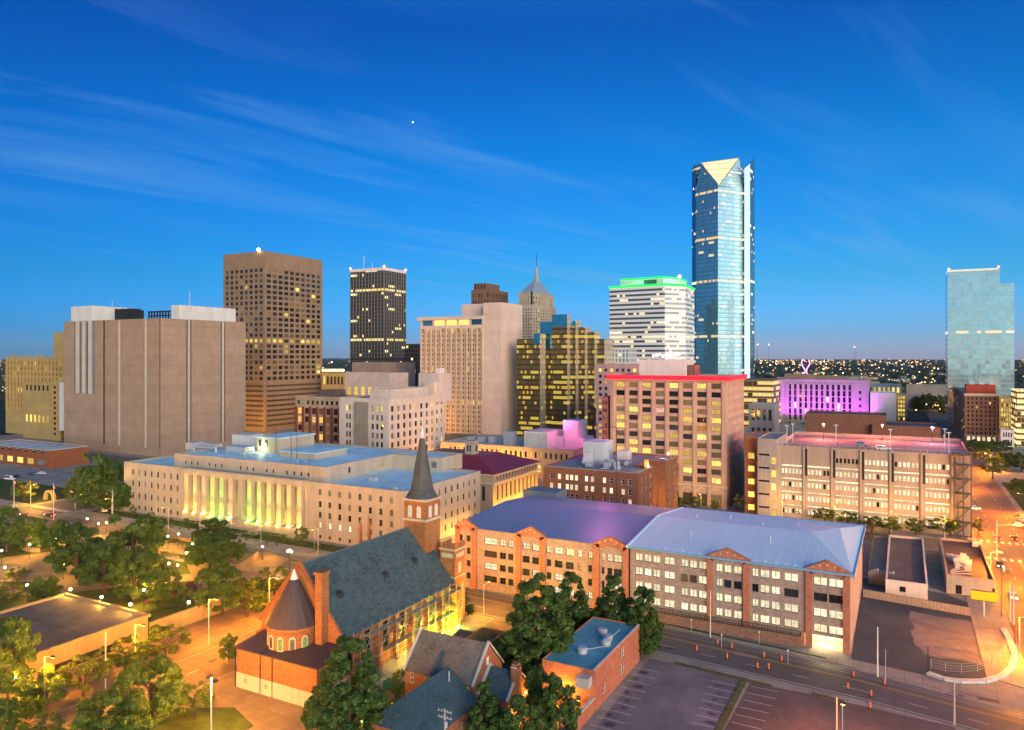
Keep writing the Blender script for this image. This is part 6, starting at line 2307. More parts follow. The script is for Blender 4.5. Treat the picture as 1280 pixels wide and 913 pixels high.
# ================================================================== the church
cb_ = mat_brick('church_brick', (0.42, 0.15, 0.05), (.3, .17, .09))
slate = mat_slate('church_slate', (0.055, 0.088, 0.095), .9, .5, .35)
lead = mat_seam('plum_lead', (0.075, 0.05, 0.052), .65, .0, 1.1)
wstone = mat_plain('white_stone', (.52, .44, .33))
NX0, NX1, NY0, NY1 = -112.3, -92.2, 105.0, 143.5
EZ, RZ, RXc = 10.3, 21.8, -102.25
CH = thing('church', 'red brick church with steep slate roof, round apse and slender grey steeple', 'church', (RXc, 124, 0))
# nave walls with real lancet openings on the flank
HB = Bld.__new__(Bld)
HB.x0, HB.x1, HB.y0, HB.y1, HB.h, HB.z0 = NX0, NX1, NY0, NY1, EZ, 0.0
HB.root, HB.wall, HB.roof_m = CH, cb_, slate
HB.wmb, HB.rmb, HB.cmb, HB.pend = MB(), MB(), MB(), []
HB.frame, HB.bars, HB.cop = 'frame_dark', (2, 4), None
mat_lit('stained', (.85, .75, .12), (.45, .85, .15), .25, .8, .9)
nb = 7
bayw = (NY1 - NY0) / nb
hol = [(bayw * (k + .5) - 1.0, bayw * (k + .5) + 1.0, 2.6, 8.6, 'stained' if k > 3 else 'glass_dark', .5) for k in range(nb)]
HB.face('R', hol); HB.face('L', hol)
for y, sgn in ((NY0, 1), (NY1, -1)):
    q = [(NX0, y, 0), (NX1, y, 0), (NX1, y, EZ), (RXc, y, RZ), (NX0, y, EZ)]
    HB.wmb.poly(q if sgn > 0 else q[::-1])
HB.done()
pm = MB()
oy0, oy1 = NY0 + .25, NY1 + .5
for sx, xe in ((1, NX1 + .8), (-1, NX0 - .8)):
    ze = EZ - .75
    q = [(xe, oy0, ze), (xe, oy1, ze), (RXc, oy1, RZ + .12), (RXc, oy0, RZ + .12)]
    pm.poly(q if sx > 0 else q[::-1])
    q2 = [(a, b_, c - .28) for a, b_, c in q]
    pm.poly(q2[::-1] if sx > 0 else q2)
    pm.poly([q[0], q[3], q2[3], q2[0]]); pm.poly([q[0], q2[0], q2[1], q[1]])
pm.build('roof', slate, CH)
pm = MB()
pm.tube((RXc, oy0, RZ + .2), (RXc, oy1, RZ + .2), .16, 6); pm.build('ridge', mat_plain('ridge_grey', (.12, .15, .17)), CH)
# parapet copings of the apse gable
pm = MB()
for xe in (NX0 - .5, NX1 + .5):
    s0, s1 = Vector((xe, NY0 - .12, EZ - .4)), Vector((RXc, NY0 - .12, RZ + .55))
    dd = .38
    pm.poly([(s0.x, s0.y - .1, s0.z), (s1.x, s1.y - .1, s1.z), (s1.x, s1.y - .1, s1.z + dd), (s0.x, s0.y - .1, s0.z + dd)])
    pm.poly([(s0.x, s0.y - .1, s0.z + dd), (s1.x, s1.y - .1, s1.z + dd), (s1.x, s1.y + .5, s1.z + dd), (s0.x, s0.y + .5, s0.z + dd)])
    pm.poly([(s0.x, s0.y + .5, s0.z - .4), (s1.x, s1.y + .5, s1.z - .4), (s1.x, s1.y + .5, s1.z + dd), (s0.x, s0.y + .5, s0.z + dd)])
pm.build('gable_coping', cb_, CH)
# buttresses
pm = MB()
for k in range(nb + 1):
    y = NY0 + bayw * k
    pm.box(NX1 + .003, NX1 + 1.1, y - .45, y + .45, 0, 7.4); pm.box(NX1 + .003, NX1 + .6, y - .4, y + .4, 7.401, 9.3)
    pm.box(NX0 - 1.1, NX0 - .003, y - .45, y + .45, 0, 7.4)
islands(pm, 'buttress', cb_, CH)
# roof vents
for u, v in ((423, 740), (480, 716), (516, 700)):
    best = None
    for i in range(60):
        yy = NY0 + 2 + i * .6
        for j in range(40):
            t = j / 40
            x = RXc + (NX1 - RXc) * t; z = RZ + (EZ - RZ) * t
            d = dep(x, yy)
            uu = CX + FOC * (RX * x + RY * yy) / d
            vv_ = HZ + (CAM_H - z) * FOC / d
            e = (uu - u) ** 2 + (vv_ - v) ** 2
            if best is None or e < best[0]: best = (e, x, yy, z)
    _, x, yy, z = best
    pm = MB(); pm.prism([(x - .2, yy - .7), (x + 1.0, yy - .7), (x + 1.0, yy + .7), (x - .2, yy + .7)], z - 1.2, [z + .35, z - .15, z - .15, z + .35])
    pm.build('roof_vent', mat_plain('vent_dark', (.035, .045, .05)), CH)
# apse: drum with arched windows and conical roof, flat annex below
acx, acy, ar_ = RXc, 103.6, 4.75
pm = MB(); pm.cyl(acx, acy, 6.8, 11.5, ar_, ar_, 40, cap=False); pm.build('apse_drum', cb_, CH)
pm = MB(); pm.cyl(acx, acy, 11.2, 11.75, ar_ + .25, ar_ + .32, 40)
for k in range(44):
    a = -math.pi * k / 43
    pm.cyl(acx + (ar_ + .14) * math.cos(a), acy + (ar_ + .14) * math.sin(a), 10.6, 11.2, .14, .14, 5)
pm.build('apse_cornice', cb_, CH)
pm = MB(); pm.cyl(acx, acy, 11.75, 20.0, ar_ + .6, .55, 18, cap=True); pm.build('apse_roof', lead, CH)
pm = MB(); pm.cyl(acx, acy, 19.6, 21.4, .8, .12, 10); pm.build('apse_finial', mat_plain('white_metal', (.75, .73, .70), .4), CH)
for k in range(6):
    a = R_(-158 + k * 27.2)
    ca, sa = math.cos(a), math.sin(a)
    tx, ty = -sa, ca

    def pt(w, z, o): return (acx + (ar_ + o) * ca + tx * w, acy + (ar_ + o) * sa + ty * w, z)
    for nm, ww, z0_, z1_, off, mm in (('window_surround', .62, 7.6, 9.7, .08, wstone), ('window', .40, 7.85, 9.55, .13, G['stained'] if k % 2 else G['lit_dim'])):
        pm = MB()
        pts = [(-ww, z0_), (ww, z0_)] + [(ww * math.cos(math.pi * q / 8), z1_ + ww * math.sin(math.pi * q / 8)) for q in range(9)]
        pm.poly([pt(w, z, off) for w, z in pts][::1])
        for q in range(len(pts)):
            a_, b_ = pts[q], pts[(q + 1) % len(pts)]
            pm.poly([pt(a_[0], a_[1], off), pt(a_[0], a_[1], -.3), pt(b_[0], b_[1], -.3), pt(b_[0], b_[1], off)])
        pm.build(nm, mm, CH)
pm = MB(); pm.box(-110.2, -90.4, 97.0, 104.9, 2.9, 7.4); pm.build('annex', cb_, CH)
pm = MB(); pm.box(-110.3, -90.3, 96.9, 104.95, 0, 2.899); pm.build('annex_base', mat_concrete('annex_stone', (.60, .50, .36)), CH)
pm = MB()
pm.prism([(-110.7, 96.5), (-104.3, 96.5), (-105.4, 104.9), (-110.7, 104.9)], 7.4, [7.6, 7.6, 8.5, 8.5]); pm.prism([(-100.6, 96.5), (-90.0, 96.5), (-90.0, 104.9), (-99.4, 104.9)], 7.4, [7.6, 7.6, 8.5, 8.5])
pm.box(-104.3, -100.6, 96.5, 104, 7.4, 7.62)
pm.build('annex_roof', lead, CH)
pm = MB()
for x in (-108.2, -103): pm.box(x, x + .8, 96.84, 96.9, 1.3, 2.1)
pm.build('vent_grille', mat_plain('grille', (.35, .28, .18)), CH)
pm = MB()
for x in (-110.35, -104.0, -101.0): pm.tube((x, 96.85, .1), (x, 96.85, 7.3), .1)
islands(pm, 'drainpipe', dark_metal, CH)
# chimney
pm = MB(); pm.box(-96.8, -95.2, 103.4, 105.4, 6.5, 21.2); pm.box(-97.0, -95.0, 103.2, 105.6, 21.201, 21.8); pm.build('chimney', cb_, CH)
# steeple
tx0, tx1, ty0, ty1 = -103.4, -97.4, 140.0, 146.0
tcx, tcy = (tx0 + tx1) / 2, (ty0 + ty1) / 2
pm = MB(); pm.box(tx0, tx1, ty0, ty1, 0, 28.2); pm.build('tower', cb_, CH)
pm = MB()
for z in (23.6, 28.2): pm.box(tx0 - .35, tx1 + .35, ty0 - .35, ty1 + .35, z, z + .55)
pm.build('tower_band', wstone, CH)
for side in range(2):
    for k in (-1, 1):
        pm, fm = MB(), MB()
        c = (tcx if side == 0 else tcy) + k * 1.25
        ww = .6
        for m_, o_, w2 in ((fm, .10, ww + .16), (pm, .16, ww)):
            pts = [(-w2, 24.4), (w2, 24.4)] + [(w2 * math.cos(math.pi * q / 8), 26.6 + w2 * math.sin(math.pi * q / 8)) for q in range(9)]
            f3 = (lambda w, z, o: (c + w, ty0 - o, z)) if side == 0 else (lambda w, z, o: (tx1 + o, c + w, z))
            m_.poly([f3(w, z, o_) for w, z in pts])
            for q in range(len(pts)):
                a_, b_ = pts[q], pts[(q + 1) % len(pts)]
                m_.poly([f3(a_[0], a_[1], o_), f3(a_[0], a_[1], -.1), f3(b_[0], b_[1], -.1), f3(b_[0], b_[1], o_)])
        fm.build('louvre_surround', cb_, CH); pm.build('louvre', mat_plain('white_louvre', (.62, .60, .57)), CH)
pm = MB()
prev = None
rings = [(28.75, 3.75), (30.6, 2.75), (43.4, .45)]
for z, r in rings:
    n = 8
    ring = []
    for k in range(n):
        a = math.pi / 8 + k * math.pi / 4
        if z < 29:
            sx, sy = math.cos(a), math.sin(a)
            m_ = max(abs(sx), abs(sy)); ring.append((tcx + sx / m_ * r * (.96 if abs(abs(sx) - abs(sy)) > .3 else 1), tcy + sy / m_ * r * .96, z))
        else: ring.append((tcx + r * math.cos(a), tcy + r * math.sin(a), z))
    if prev:
        for k in range(n): pm.poly([prev[k], prev[(k + 1) % n], ring[(k + 1) % n], ring[k]])
    prev = ring
pm.poly(prev)
pm.build('spire', mat_slate('spire_slate', (.075, .078, .08), .5, .35), CH)
pm = MB(); pm.cyl(tcx, tcy, 42.6, 45.2, .62, .12, 8); pm.tube((tcx, tcy, 45.1), (tcx, tcy, 47.0), .07); pm.tube((tcx - .5, tcy, 46.3), (tcx + .5, tcy, 46.3), .07)
pm.build('spire_cross', MATS['white_metal'], CH)
pm = MB()
for (ox, oy) in ((0, -1), (1, 0)):
    bx_, by_ = tcx + ox * 2.9, tcy + oy * 2.9
    pm.poly([(bx_ - .7 * abs(oy) - .0, by_ - .7 * abs(ox), 29.2), (bx_ + .7 * abs(oy), by_ + .7 * abs(ox), 29.2), (tcx + ox * 2.2, tcy + oy * 2.2, 31.6)])
pm.build('spire_lucarne', mat_plain('lucarne', (.05, .05, .055)), CH)
# pinnacles behind the ridge
pm = MB()
for y in (134.5, 137.6):
    pm.cyl(NX0 + .4, y, 10, 22.2, .5, .4, 6); pm.cyl(NX0 + .4, y, 22.2, 24.2, .45, .05, 6)
pm.build('pinnacle', cb_, CH)
# crenellated corner tower
q0, q1, r0, r1 = -95.5, -91.4, 143.2, 147.6
pm = MB(); pm.box(q0, q1, r0, r1, 0, 17.4)
for k in range(4):
    for (a, b_, c, d_) in ((q0 + k * 1.15, q0 + k * 1.15 + .65, r0, r0 + .4), (q1 - .4, q1, r0 + .5 + k * 1.1, r0 + 1.15 + k * 1.1), (q0, q0 + .4, r0 + .5 + k * 1.1, r0 + 1.15 + k * 1.1)):
        pm.box(a, b_, c, d_, 17.4, 18.5)
pm.build('corner_tower', cb_, CH)
pm = MB(); pm.box(q0 - .2, q1 + .2, r0 - .2, r0 - .003, 16.9, 17.3); pm.box(q1 + .003, q1 + .2, r0, r1, 16.9, 17.3); pm.box(q0 + .5, q1 - .5, r0 - .1, r0 - .004, 15.2, 16.2); pm.box(q1 + .004, q1 + .1, r0 + .6, r1 - .6, 15.2, 16.2); pm.box(q0 - .1, q1 + .1, r0 - .12, r0 - .005, 10.6, 10.9); pm.box(q1 + .006, q1 + .12, r0, r1, 10.6, 10.9)
pm.box(q1 + .004, q1 + .1, r0 + 1.3, r0 + 2.6, 11.6, 14)
pm.build('tower_trim', wstone, CH)
light(CH, (q0 + 2, r0 + 2, 19.2), 40, (.5, .7, 1), .2, 'tower_lamp')
# west porch gable next to it
pm = MB(); pm.prism([(NX1 - .5, 141), (NX1 + 2.5, 141), (NX1 + 2.5, 143), (NX1 - .5, 143)], 0, 9); pm.build('porch', cb_, CH)

# scaffold along the flank
SC = thing('scaffold', 'steel scaffolding with plank decks along the lit flank of the church', 'scaffold', (NX1 + 2.6, 124, 0))
pm, pd = MB(), MB()
for k in range(14):
    y = NY0 + 2 + k * 2.75
    for x in (NX1 + 1.5, NX1 + 3.2):
        pm.tube((x, y, 0), (x, y, 10.4), .05, 5)
    for z in (2.2, 4.4, 6.6, 8.8):
        pm.tube((NX1 + 1.4, y, z), (NX1 + 3.3, y, z), .035, 4)
    if k < 13:
        for x in (NX1 + 1.5, NX1 + 3.2):
            for z in (2.2, 4.4, 6.6, 8.8, 9.8): pm.tube((x, y, z), (x, y + 2.75, z), .03, 4)
        if k % 2 == 0:
            for z in (0, 4.4): pm.tube((NX1 + 3.25, y, z), (NX1 + 3.25, y + 2.75, z + 4.4), .045, 4)
            pm.tube((NX1 + 3.2, y, 2.2), (NX1 + 6.0, y + .4, 0), .05, 4)
for z in (4.4, 8.8):
    for k in range(13):
        if (k * 7 + int(z)) % 5 == 3: continue
        pd.box(NX1 + 1.6, NX1 + 3.1, NY0 + 2.03 + k * 2.75, NY0 + 4.7 + k * 2.75, z + .06, z + .11)
pm.build('scaffold_tube', mat_plain('scaffold_steel', (.42, .41, .38), .5, .2, 1, .4), SC); islands(pd, 'plank_deck', mat_plain('plank', (.38, .26, .13), .9, .3, 1.5), SC)
FLM = []
for (y, col, pw_) in ((137.5, (.62, 1, .05), 2600), (130.5, (1, .80, .06), 1500), (121, (1, .62, .10), 900)):
    t = thing('work_light', {137.5: 'greenish work floodlight at the far end of the church scaffold', 130.5: 'yellow work floodlight under the middle of the church scaffold', 121: 'amber work floodlight at the near end of the church scaffold'}[y], 'floodlight', (NX1 + 5.2, y, 0))
    pm = MB(); pm.tube((NX1 + 5.2, y, 0), (NX1 + 5.2, y, 1.8), .05); pm.build('stand', dark_metal, t)
    pm = MB(); pm.box(NX1 + 4.98, NX1 + 5.35, y - .3, y + .3, 1.8, 2.2); pm.build('head', mat_emit('work_lens', (.95, 1, .35), 6), t)
    light(t, (NX1 + 4.6, y, 2.6), pw_, col, .3)

# ================================================================== brick rectory group
rbk = mat_brick('rectory_brick', (0.36, 0.125, 0.06), (.3, .2, .14))
rslate = mat_slate('grey_shingle', (.15, .125, .11), .5, .3, .3, .85)
bslate = mat_slate('blue_shingle', (.05, .085, .105), .5, .3, .3, .8)


def gable_house(name, label, x0, x1, y0, y1, ez, rz, axis, roofm, wins=(), cat='house', hip=False, chim=None, coping=True, ex=.35):
    B = Bld(name, label, cat, (x0, x1, y0, y1, ez), rbk, roofm, frame='frame_white', bars=(1, 2))
    byside = {}
    for (sd_, u0, u1, v0, v1, k) in wins: byside.setdefault(sd_, []).append((u0, u1, v0, v1, k))
    for sd_ in 'FRBL': B.face(sd_, byside.get(sd_, ()), depth=.18)
    rm = B.rmb
    if axis == 'X':
        ym = (y0 + y1) / 2
        if not hip:
            for x, s in ((x0, -1), (x1, 1)):
                q = [(x, y0, ez), (x, y1, ez), (x, ym, rz)]
                B.wmb.poly(q if s > 0 else q[::-1])
        hx_ = (y1 - y0) / 2 if hip else -.1
        for t_ in (0, -.22):
            rm.poly([(x0 - ex, y0 - ex, ez - .25 + t_), (x1 + ex, y0 - ex, ez - .25 + t_), (x1 - hx_, ym, rz + t_ + .1), (x0 + hx_, ym, rz + t_ + .1)])
            rm.poly([(x1 + ex, y1 + ex, ez - .25 + t_), (x0 - ex, y1 + ex, ez - .25 + t_), (x0 + hx_, ym, rz + t_ + .1), (x1 - hx_, ym, rz + t_ + .1)])
            if hip:
                rm.poly([(x1 + ex, y0 - ex, ez - .25 + t_), (x1 + ex, y1 + ex, ez - .25 + t_), (x1 - hx_, ym, rz + t_ + .1)]); rm.poly([(x0 - ex, y1 + ex, ez - .25 + t_), (x0 - ex, y0 - ex, ez - .25 + t_), (x0 + hx_, ym, rz + t_ + .1)])
        if not hip and coping:
            pm = MB()
            for x in (x0, x1):
                for (ya, yb) in ((y0 - ex - .1, ym), (y1 + ex + .1, ym)):
                    for w0, w1 in ((-.22, .22),):
                        a = [(x + w0, ya, ez - .35), (x + w1, ya, ez - .35), (x + w1, yb, rz + .12), (x + w0, yb, rz + .12)]
                        b2_ = [(p[0], p[1], p[2] + .38) for p in a]
                        pm.poly(b2_ if ya < yb else b2_[::-1]); pm.poly([a[0], a[3], b2_[3], b2_[0]]); pm.poly([a[1], b2_[1], b2_[2], a[2]]); pm.poly([a[0], b2_[0], b2_[1], a[1]])
            islands(pm, 'gable_coping', mat_plain('pale_coping', (.50, .46, .43)), B.root)
    else:
        xm = (x0 + x1) / 2
        hy = (x1 - x0) / 2 if hip else 0
        for t_ in (0, -.22):
            rm.poly([(x1 + ex, y0 - ex, ez - .25 + t_), (x1 + ex, y1 + ex, ez - .25 + t_), (xm, y1 + (0 if hip is not True else 0), rz + t_), (xm, y0 + hy, rz + t_)])
            rm.poly([(x0 - ex, y1 + ex, ez - .25 + t_), (x0 - ex, y0 - ex, ez - .25 + t_), (xm, y0 + hy, rz + t_), (xm, y1, rz + t_)])
            if hip: rm.poly([(x0 - ex, y0 - ex, ez - .25 + t_), (x1 + ex, y0 - ex, ez - .25 + t_), (xm, y0 + hy, rz + t_)])
        if not hip:
            q = [(x0, y0, ez), (x1, y0, ez), (xm, y0, rz)]; B.wmb.poly(q)
    return B


B = gable_house('rectory', 'two storey brick rectory with a big grey shingle gable roof beside the church', -78.6, -64.3, 106.7, 116.6, 6.4, 11.5, 'X', rslate,
                [('F', 1.0, 1.9, 3.9, 5.7, 'glass_grey'), ('F', 4.2, 5.2, 3.9, 5.7, 'lit_dim'), ('F', 1.0, 1.9, .8, 2.6, 'glass_grey'), ('F', 4.2, 5.2, .8, 2.6, 'glass_grey'), ('F', 12.2, 13.4, 3.4, 5.6, 'lit_warm'), ('R', 1.0, 1.8, 3.6, 5.4, 'lit_dim')])
pm = MB(); pm.box(-64.29, -64.24, 110.9, 111.7, 8.0, 9.3); B.part('attic_window', pm, MATS['frame_white'])
pm = MB(); pm.prism([(-72.7, 106.0), (-72.0, 106.0), (-72.0, 109.4), (-72.7, 109.4)], 5.0, [6.7, 6.7, 9.6, 9.6]); B.part('valley_wall', pm, bslate)
pm = MB(); pm.box(-72.6, -72.0, 105.9, 106.69, 0, 6.5); B.part('bay_pier', pm, rbk)
B.done()
B = gable_house('cottage', 'small house with dark blue shingle hip roof in front of the rectory', -74.6, -63.2, 92.2, 105.6, 4.4, 8.9, 'Y', bslate, [('F', 2, 3.2, 1, 2.8, 'lit_dim'), ('F', 6, 7.2, 1, 2.8, 'glass_dark'), ('R', 3, 4, 1.2, 2.6, 'glass_grey'), ('R', 8, 9.2, 1.2, 2.6, 'lit_dim')], hip=True)
pm = MB(); pm.cyl(-67.2, 103.5, 7.4, 9.2, .14, .14, 8); B.part('vent_pipe', pm, galv)
B.done()
B = gable_house('brick_annex', 'small gabled brick annex with tall chimney on its end wall right of the rectory', -64.0, -58.4, 108.0, 115.4, 4.6, 7.7, 'X', bslate, [('R', 1.0, 1.8, 1.4, 3.0, 'lit_warm'), ('R', 5.2, 6.2, 1.0, 2.8, 'lit_dim')])
pm = MB(); pm.box(-58.9, -57.7, 109.9, 111.5, 0, 9.3); pm.box(-58.75, -57.85, 110.05, 111.35, 9.301, 9.7); B.part('chimney', pm, rbk)
pm = MB(); pm.box(-58.9, -57.7, 109.85, 111.55, 9.05, 9.25); B.part('chimney_band', pm, MATS['pale_stone'])
light(B.root, (-57.2, 113.9, 3.4), 130, (1, .42, .06), .15, 'wall_lamp'); light(B.root, (-57.2, 108.8, 1.6), 130, (1, .42, .06), .15, 'wall_lamp')
pm = MB(); pm.ball(-58.1, 113.9, 3.4, .2); pm.ball(-58.1, 108.8, 1.6, .2); B.part('lamp', pm, sodium_m)
B.done()

# brick building with blue membrane roof
bx = (-57.6, -47.5, 119.4, 144.0, 7.3)
x0, x1, y0, y1, h = bx
B = Bld('brick_hall', 'orange brick hall with flat teal blue roof beside the parking lot', 'building', bx, mat_brick('hall_brick', (.43, .13, .075), (.38, .22, .15)), mat_roof('roof_teal', (.16, .44, .52), .7, .3, 0, .3), frame='frame_white', bars=(1, 2))
B.face('R', [(4.2, 5.2, 1.4, 3.2, 'glass_grey'), (13.2, 14.2, 1.2, 3.2, 'glass_grey'), (14.5, 15.4, 1.2, 3.2, 'glass_grey'), (13.2, 14.2, 4.4, 6.2, 'glass_grey'), (14.5, 15.4, 4.4, 6.2, 'glass_grey'), (8.8, 9.3, 4.6, 5.3, 'glass_grey'), (5, 5.4, 4.4, 5.2, 'glass_grey')], depth=.2)
B.face('F', [(2, 3, 1, 3, 'lit_gold'), (6.5, 7.5, .1, 2.3, 'glass_dark')]); B.plain('BL'); B.flat(drop=.35)
pm = MB()
for k in range(25): pm.box(x1 - .35, x1 + .06, y0 + k * 1.0, y0 + k * 1.0 + .55, h, h + .16)
pm.box(x1 - .3, x1 + .02, y0, y1, h - .06, h + .002)
B.part('tile_coping', pm, mat_plain('tile_coping', (.48, .42, .40)))
for (x, y) in ((-52.6, 126.2), (-50.6, 134.2), (-50.0, 131.6), (-52.6, 136.6)):
    pm = MB(); pm.cyl(x, y, h - .4, h + .5, .9, .9, 14); pm.cyl(x, y, h + .5, h + .75, 1.05, .75, 14); B.part('roof_fan', pm, galv)
pm = MB(); pm.tube((-52.6, 127, h - .1), (-49.5, 131, h - .1), .09); pm.tube((-50.2, 132, h + .1), (-49.0, 136.5, h + 1.2), .07); pm.box(-50.3, -49.6, 131.2, 133.4, h - .4, h + 1.0); B.part('roof_duct', pm, galv)
pm = MB(); pm.box(x1 - 2.8, x1 - .4, y0 - 1.9, y0 - .003, 4.6, 6.3); B.part('air_unit', pm, galv)
pm = MB(); pm.ball(x0 + 4.6, y0 - .5, 2.6, .28); B.part('lamp', pm, sodium_m)
light(B.root, (x0 + 4.6, y0 - 1.6, 2.8), 900, (1, .50, .05), .3, 'wall_lamp')
B.done()
t = thing('garden_wall', 'low orange brick garden wall running from the teal roofed hall along the parking lot', 'wall', (-47.7, 113, 0))
pm = MB(); pm.box(-48.0, -47.5, 104, 119.3, 0, 2.4); pm.build('wall', MATS['hall_brick'], t)
pm = MB(); pm.box(-48.1, -47.4, 104, 119.3, 2.401, 2.6); pm.build('coping', MATS['pale_coping'], t)

# open lit pavilion in the churchyard
t = thing('pavilion', 'small flat roofed brick pavilion glowing inside between the church and the tall trees', 'pavilion', (-78, 128.5, 0))
yb_ = mat_brick('court_brick', (.42, .24, .10))
pm = MB(); pm.box(-83.2, -82.8, 124, 133, 0, 3.3); pm.box(-73, -72.6, 124, 133, 0, 3.3); pm.box(-82.798, -73.002, 132.6, 133, 0, 3.3); pm.box(-82.798, -82, 124, 124.4, 0, 3.3); pm.box(-78.3, -77.8, 124, 124.4, 0, 3.3); pm.build('wall', yb_, t)
pm = MB(); pm.box(-83.5, -78.2, 123.6, 133.2, 3.301, 3.7); pm.build('roof', MATS['roof_dark'], t)
pm = MB()
for q in ((-78.199, -72.3, 123.6, 124.1), (-78.199, -72.3, 132.7, 133.2), (-78.199, -77.7, 124.1, 132.7), (-72.8, -72.3, 124.1, 132.7)): pm.box(*q, 3.301, 5.2)
pm.box(-77.7, -72.8, 124.1, 132.7, 3.301, 3.5)
pm.build('roof_planter', yb_, t)
light(t, (-80, 127.5, 2.4), 900, (1, .78, .38), .3); light(t, (-75.5, 127.0, 2.4), 900, (1, .78, .38), .3)
pm = MB(); pm.box(-80.3, -79.7, 127.3, 127.7, 3.0, 3.2); pm.box(-75.8, -75.2, 126.8, 127.2, 3.0, 3.2); pm.build('ceiling_lamp', globe_m, t)
t = thing('shed', 'low brick shed with dark flat roof right of the glowing pavilion', 'shed', (-68.5, 133, 0))
pm = MB(); pm.box(-71.5, -66, 129.5, 136, 0, 2.8); pm.build('wall', yb_, t); pm = MB(); pm.box(-71.8, -65.7, 129.2, 136.3, 2.801, 3.1); pm.build('roof', MATS['roof_dark'], t)

# ================================================================== memorial park
mw = mat_concrete('memorial_stone', (.38, .27, .14), (3.2, 0), .13, .35, .25)
t = thing('memorial_hall', 'sunken memorial hall with flat dark plaza roof and long golden stone wall', 'building', (-160, 82, 0))
pm = MB(); pm.prism([(-176, 45), (-145.6, 45), (-145.6, 104), (-176, 104)], 0, 5.0); pm.build('wall', mw, t)
pm = MB(); pm.box(-176.4, -145.2, 44.6, 45.4, 5.001, 5.6); pm.box(-176.4, -145.2, 103.6, 104.4, 5.001, 5.6); pm.box(-145.9, -145.2, 45.4, 103.6, 5.001, 5.6); pm.box(-176.4, -175.7, 45.4, 103.6, 5.001, 5.6); pm.build('parapet', mw, t)
pm = MB(); pm.box(-175.69, -145.91, 45.41, 103.59, 5.002, 5.06); pm.build('plaza_roof', mat_slabs('dark_slabs', (.15, .135, .115), 6.5, .25), t)
pm = MB(); pm.box(-145.55, -145.2, 84, 96, .5, 2.0); pm.build('wall_opening', dark_metal, t)
t = thing('terrace_wall', 'lower golden stone terrace wall with a street lamp beyond the memorial hall', 'wall', (-145.5, 116, 0))
pm = MB(); pm.box(-145.9, -145.3, 104.5, 128, 0, 3.4); pm.box(-151, -145.901, 127.4, 128, 0, 3.4); pm.build('wall', mw, t)
pm = MB(); pm.box(-146.0, -145.2, 104.5, 128.1, 3.401, 3.6); pm.build('coping', mw, t)
t = thing('stone_planter', 'long golden stone planter box along the street under the small trees', 'planter', (-143, 134, 0))
pm = MB(); pm.prism([(-145.2, 129), (-139.5, 129), (-139.5, 141), (-145.2, 141)], .1, .75); pm.build('box', mw, t)
raised('lawn', [(-290, 20), (-146.2, 20), (-146.2, 104.5), (-146.2, 148), (-281, 148)], grass, 0.09)


def path(pts, w, mat=paving, z=.14):
    for a, b in zip(pts[:-1], pts[1:]):
        d = Vector((b[0] - a[0], b[1] - a[1])); d.normalize(); n = Vector((-d.y, d.x)) * w / 2
        raised('path', [(a[0] - n.x, a[1] - n.y), (b[0] - n.x, b[1] - n.y), (b[0] + n.x, b[1] + n.y), (a[0] + n.x, a[1] + n.y)], mat, z)
    return z


path([gp(-20, 712), gp(90, 700), gp(215, 690)], 9)
path([gp(-30, 735), gp(60, 740), gp(150, 730), gp(245, 722)], 7, z=.145)
path([gp(30, 700), gp(95, 735)], 10, z=.15)
path([gp(195, 660), gp(245, 700), gp(262, 735)], 6, z=.155)
path([gp(-20, 668), gp(120, 672), gp(300, 692)], 7, z=.16)
path([gp(100, 655), gp(200, 668)], 7, z=.165)
raised('plaza', [gp(250, 705), gp(330, 690), gp(362, 700), gp(330, 725), gp(280, 735)], paving, .17)
raised('plaza', [gp(-10, 728), gp(-10, 700), gp(66, 690), gp(96, 712), gp(60, 728)], paving, .175)


def arc_wall(name, label, u, v, L, hgt, bend, th=.6):
    x, y = gp(u, v)
    pm = MB()
    n = 10
    P = []
    for k in range(n + 1):
        a = bend * (k / n - .5)
        P.append((x + L * (k / n - .5), y + L * .5 * bend * ((k / n - .5) ** 2) * 2))
    for a, b in zip(P[:-1], P[1:]):
        pm.prism([(a[0], a[1]), (b[0], b[1]), (b[0], b[1] + th), (a[0], a[1] + th)], 0, hgt)
    o = pm.build(name, mw, None, (x, y, 0))
    tag(o, label, 'wall')


arc_wall('curved_wall', 'tall curved golden stone wall panel beside the left park trees', 33, 690, 9, 5.0, .5)
arc_wall('curved_wall', 'lower curved golden stone panel behind the first curved panel', 70, 689, 9, 4.2, .4)
arc_wall('curved_wall', 'low curved stone bench wall at the left edge of the park plaza', 14, 716, 10, 2.0, .5)
arc_wall('curved_wall', 'long low stone wall beside the planted beds near the post office street', 226, 676, 16, 1.1, .2)
arc_wall('curved_wall', 'low stone ramp wall on the plaza behind the church gable', 292, 712, 12, 1.4, .1)
t = thing('ramp', 'sloped stone ramp block on the plaza left of the church gable', 'ramp', (*gp(300, 712), 0))
a = gp(272, 722); b_ = gp(316, 704)
pm = MB(); pm.prism([(a[0], a[1]), (b_[0], b_[1]), (b_[0] - 3, b_[1] + 5), (a[0] - 3, a[1] + 5)], .1, [.4, 2.2, 2.2, .4]); pm.build('slope', paving, t)
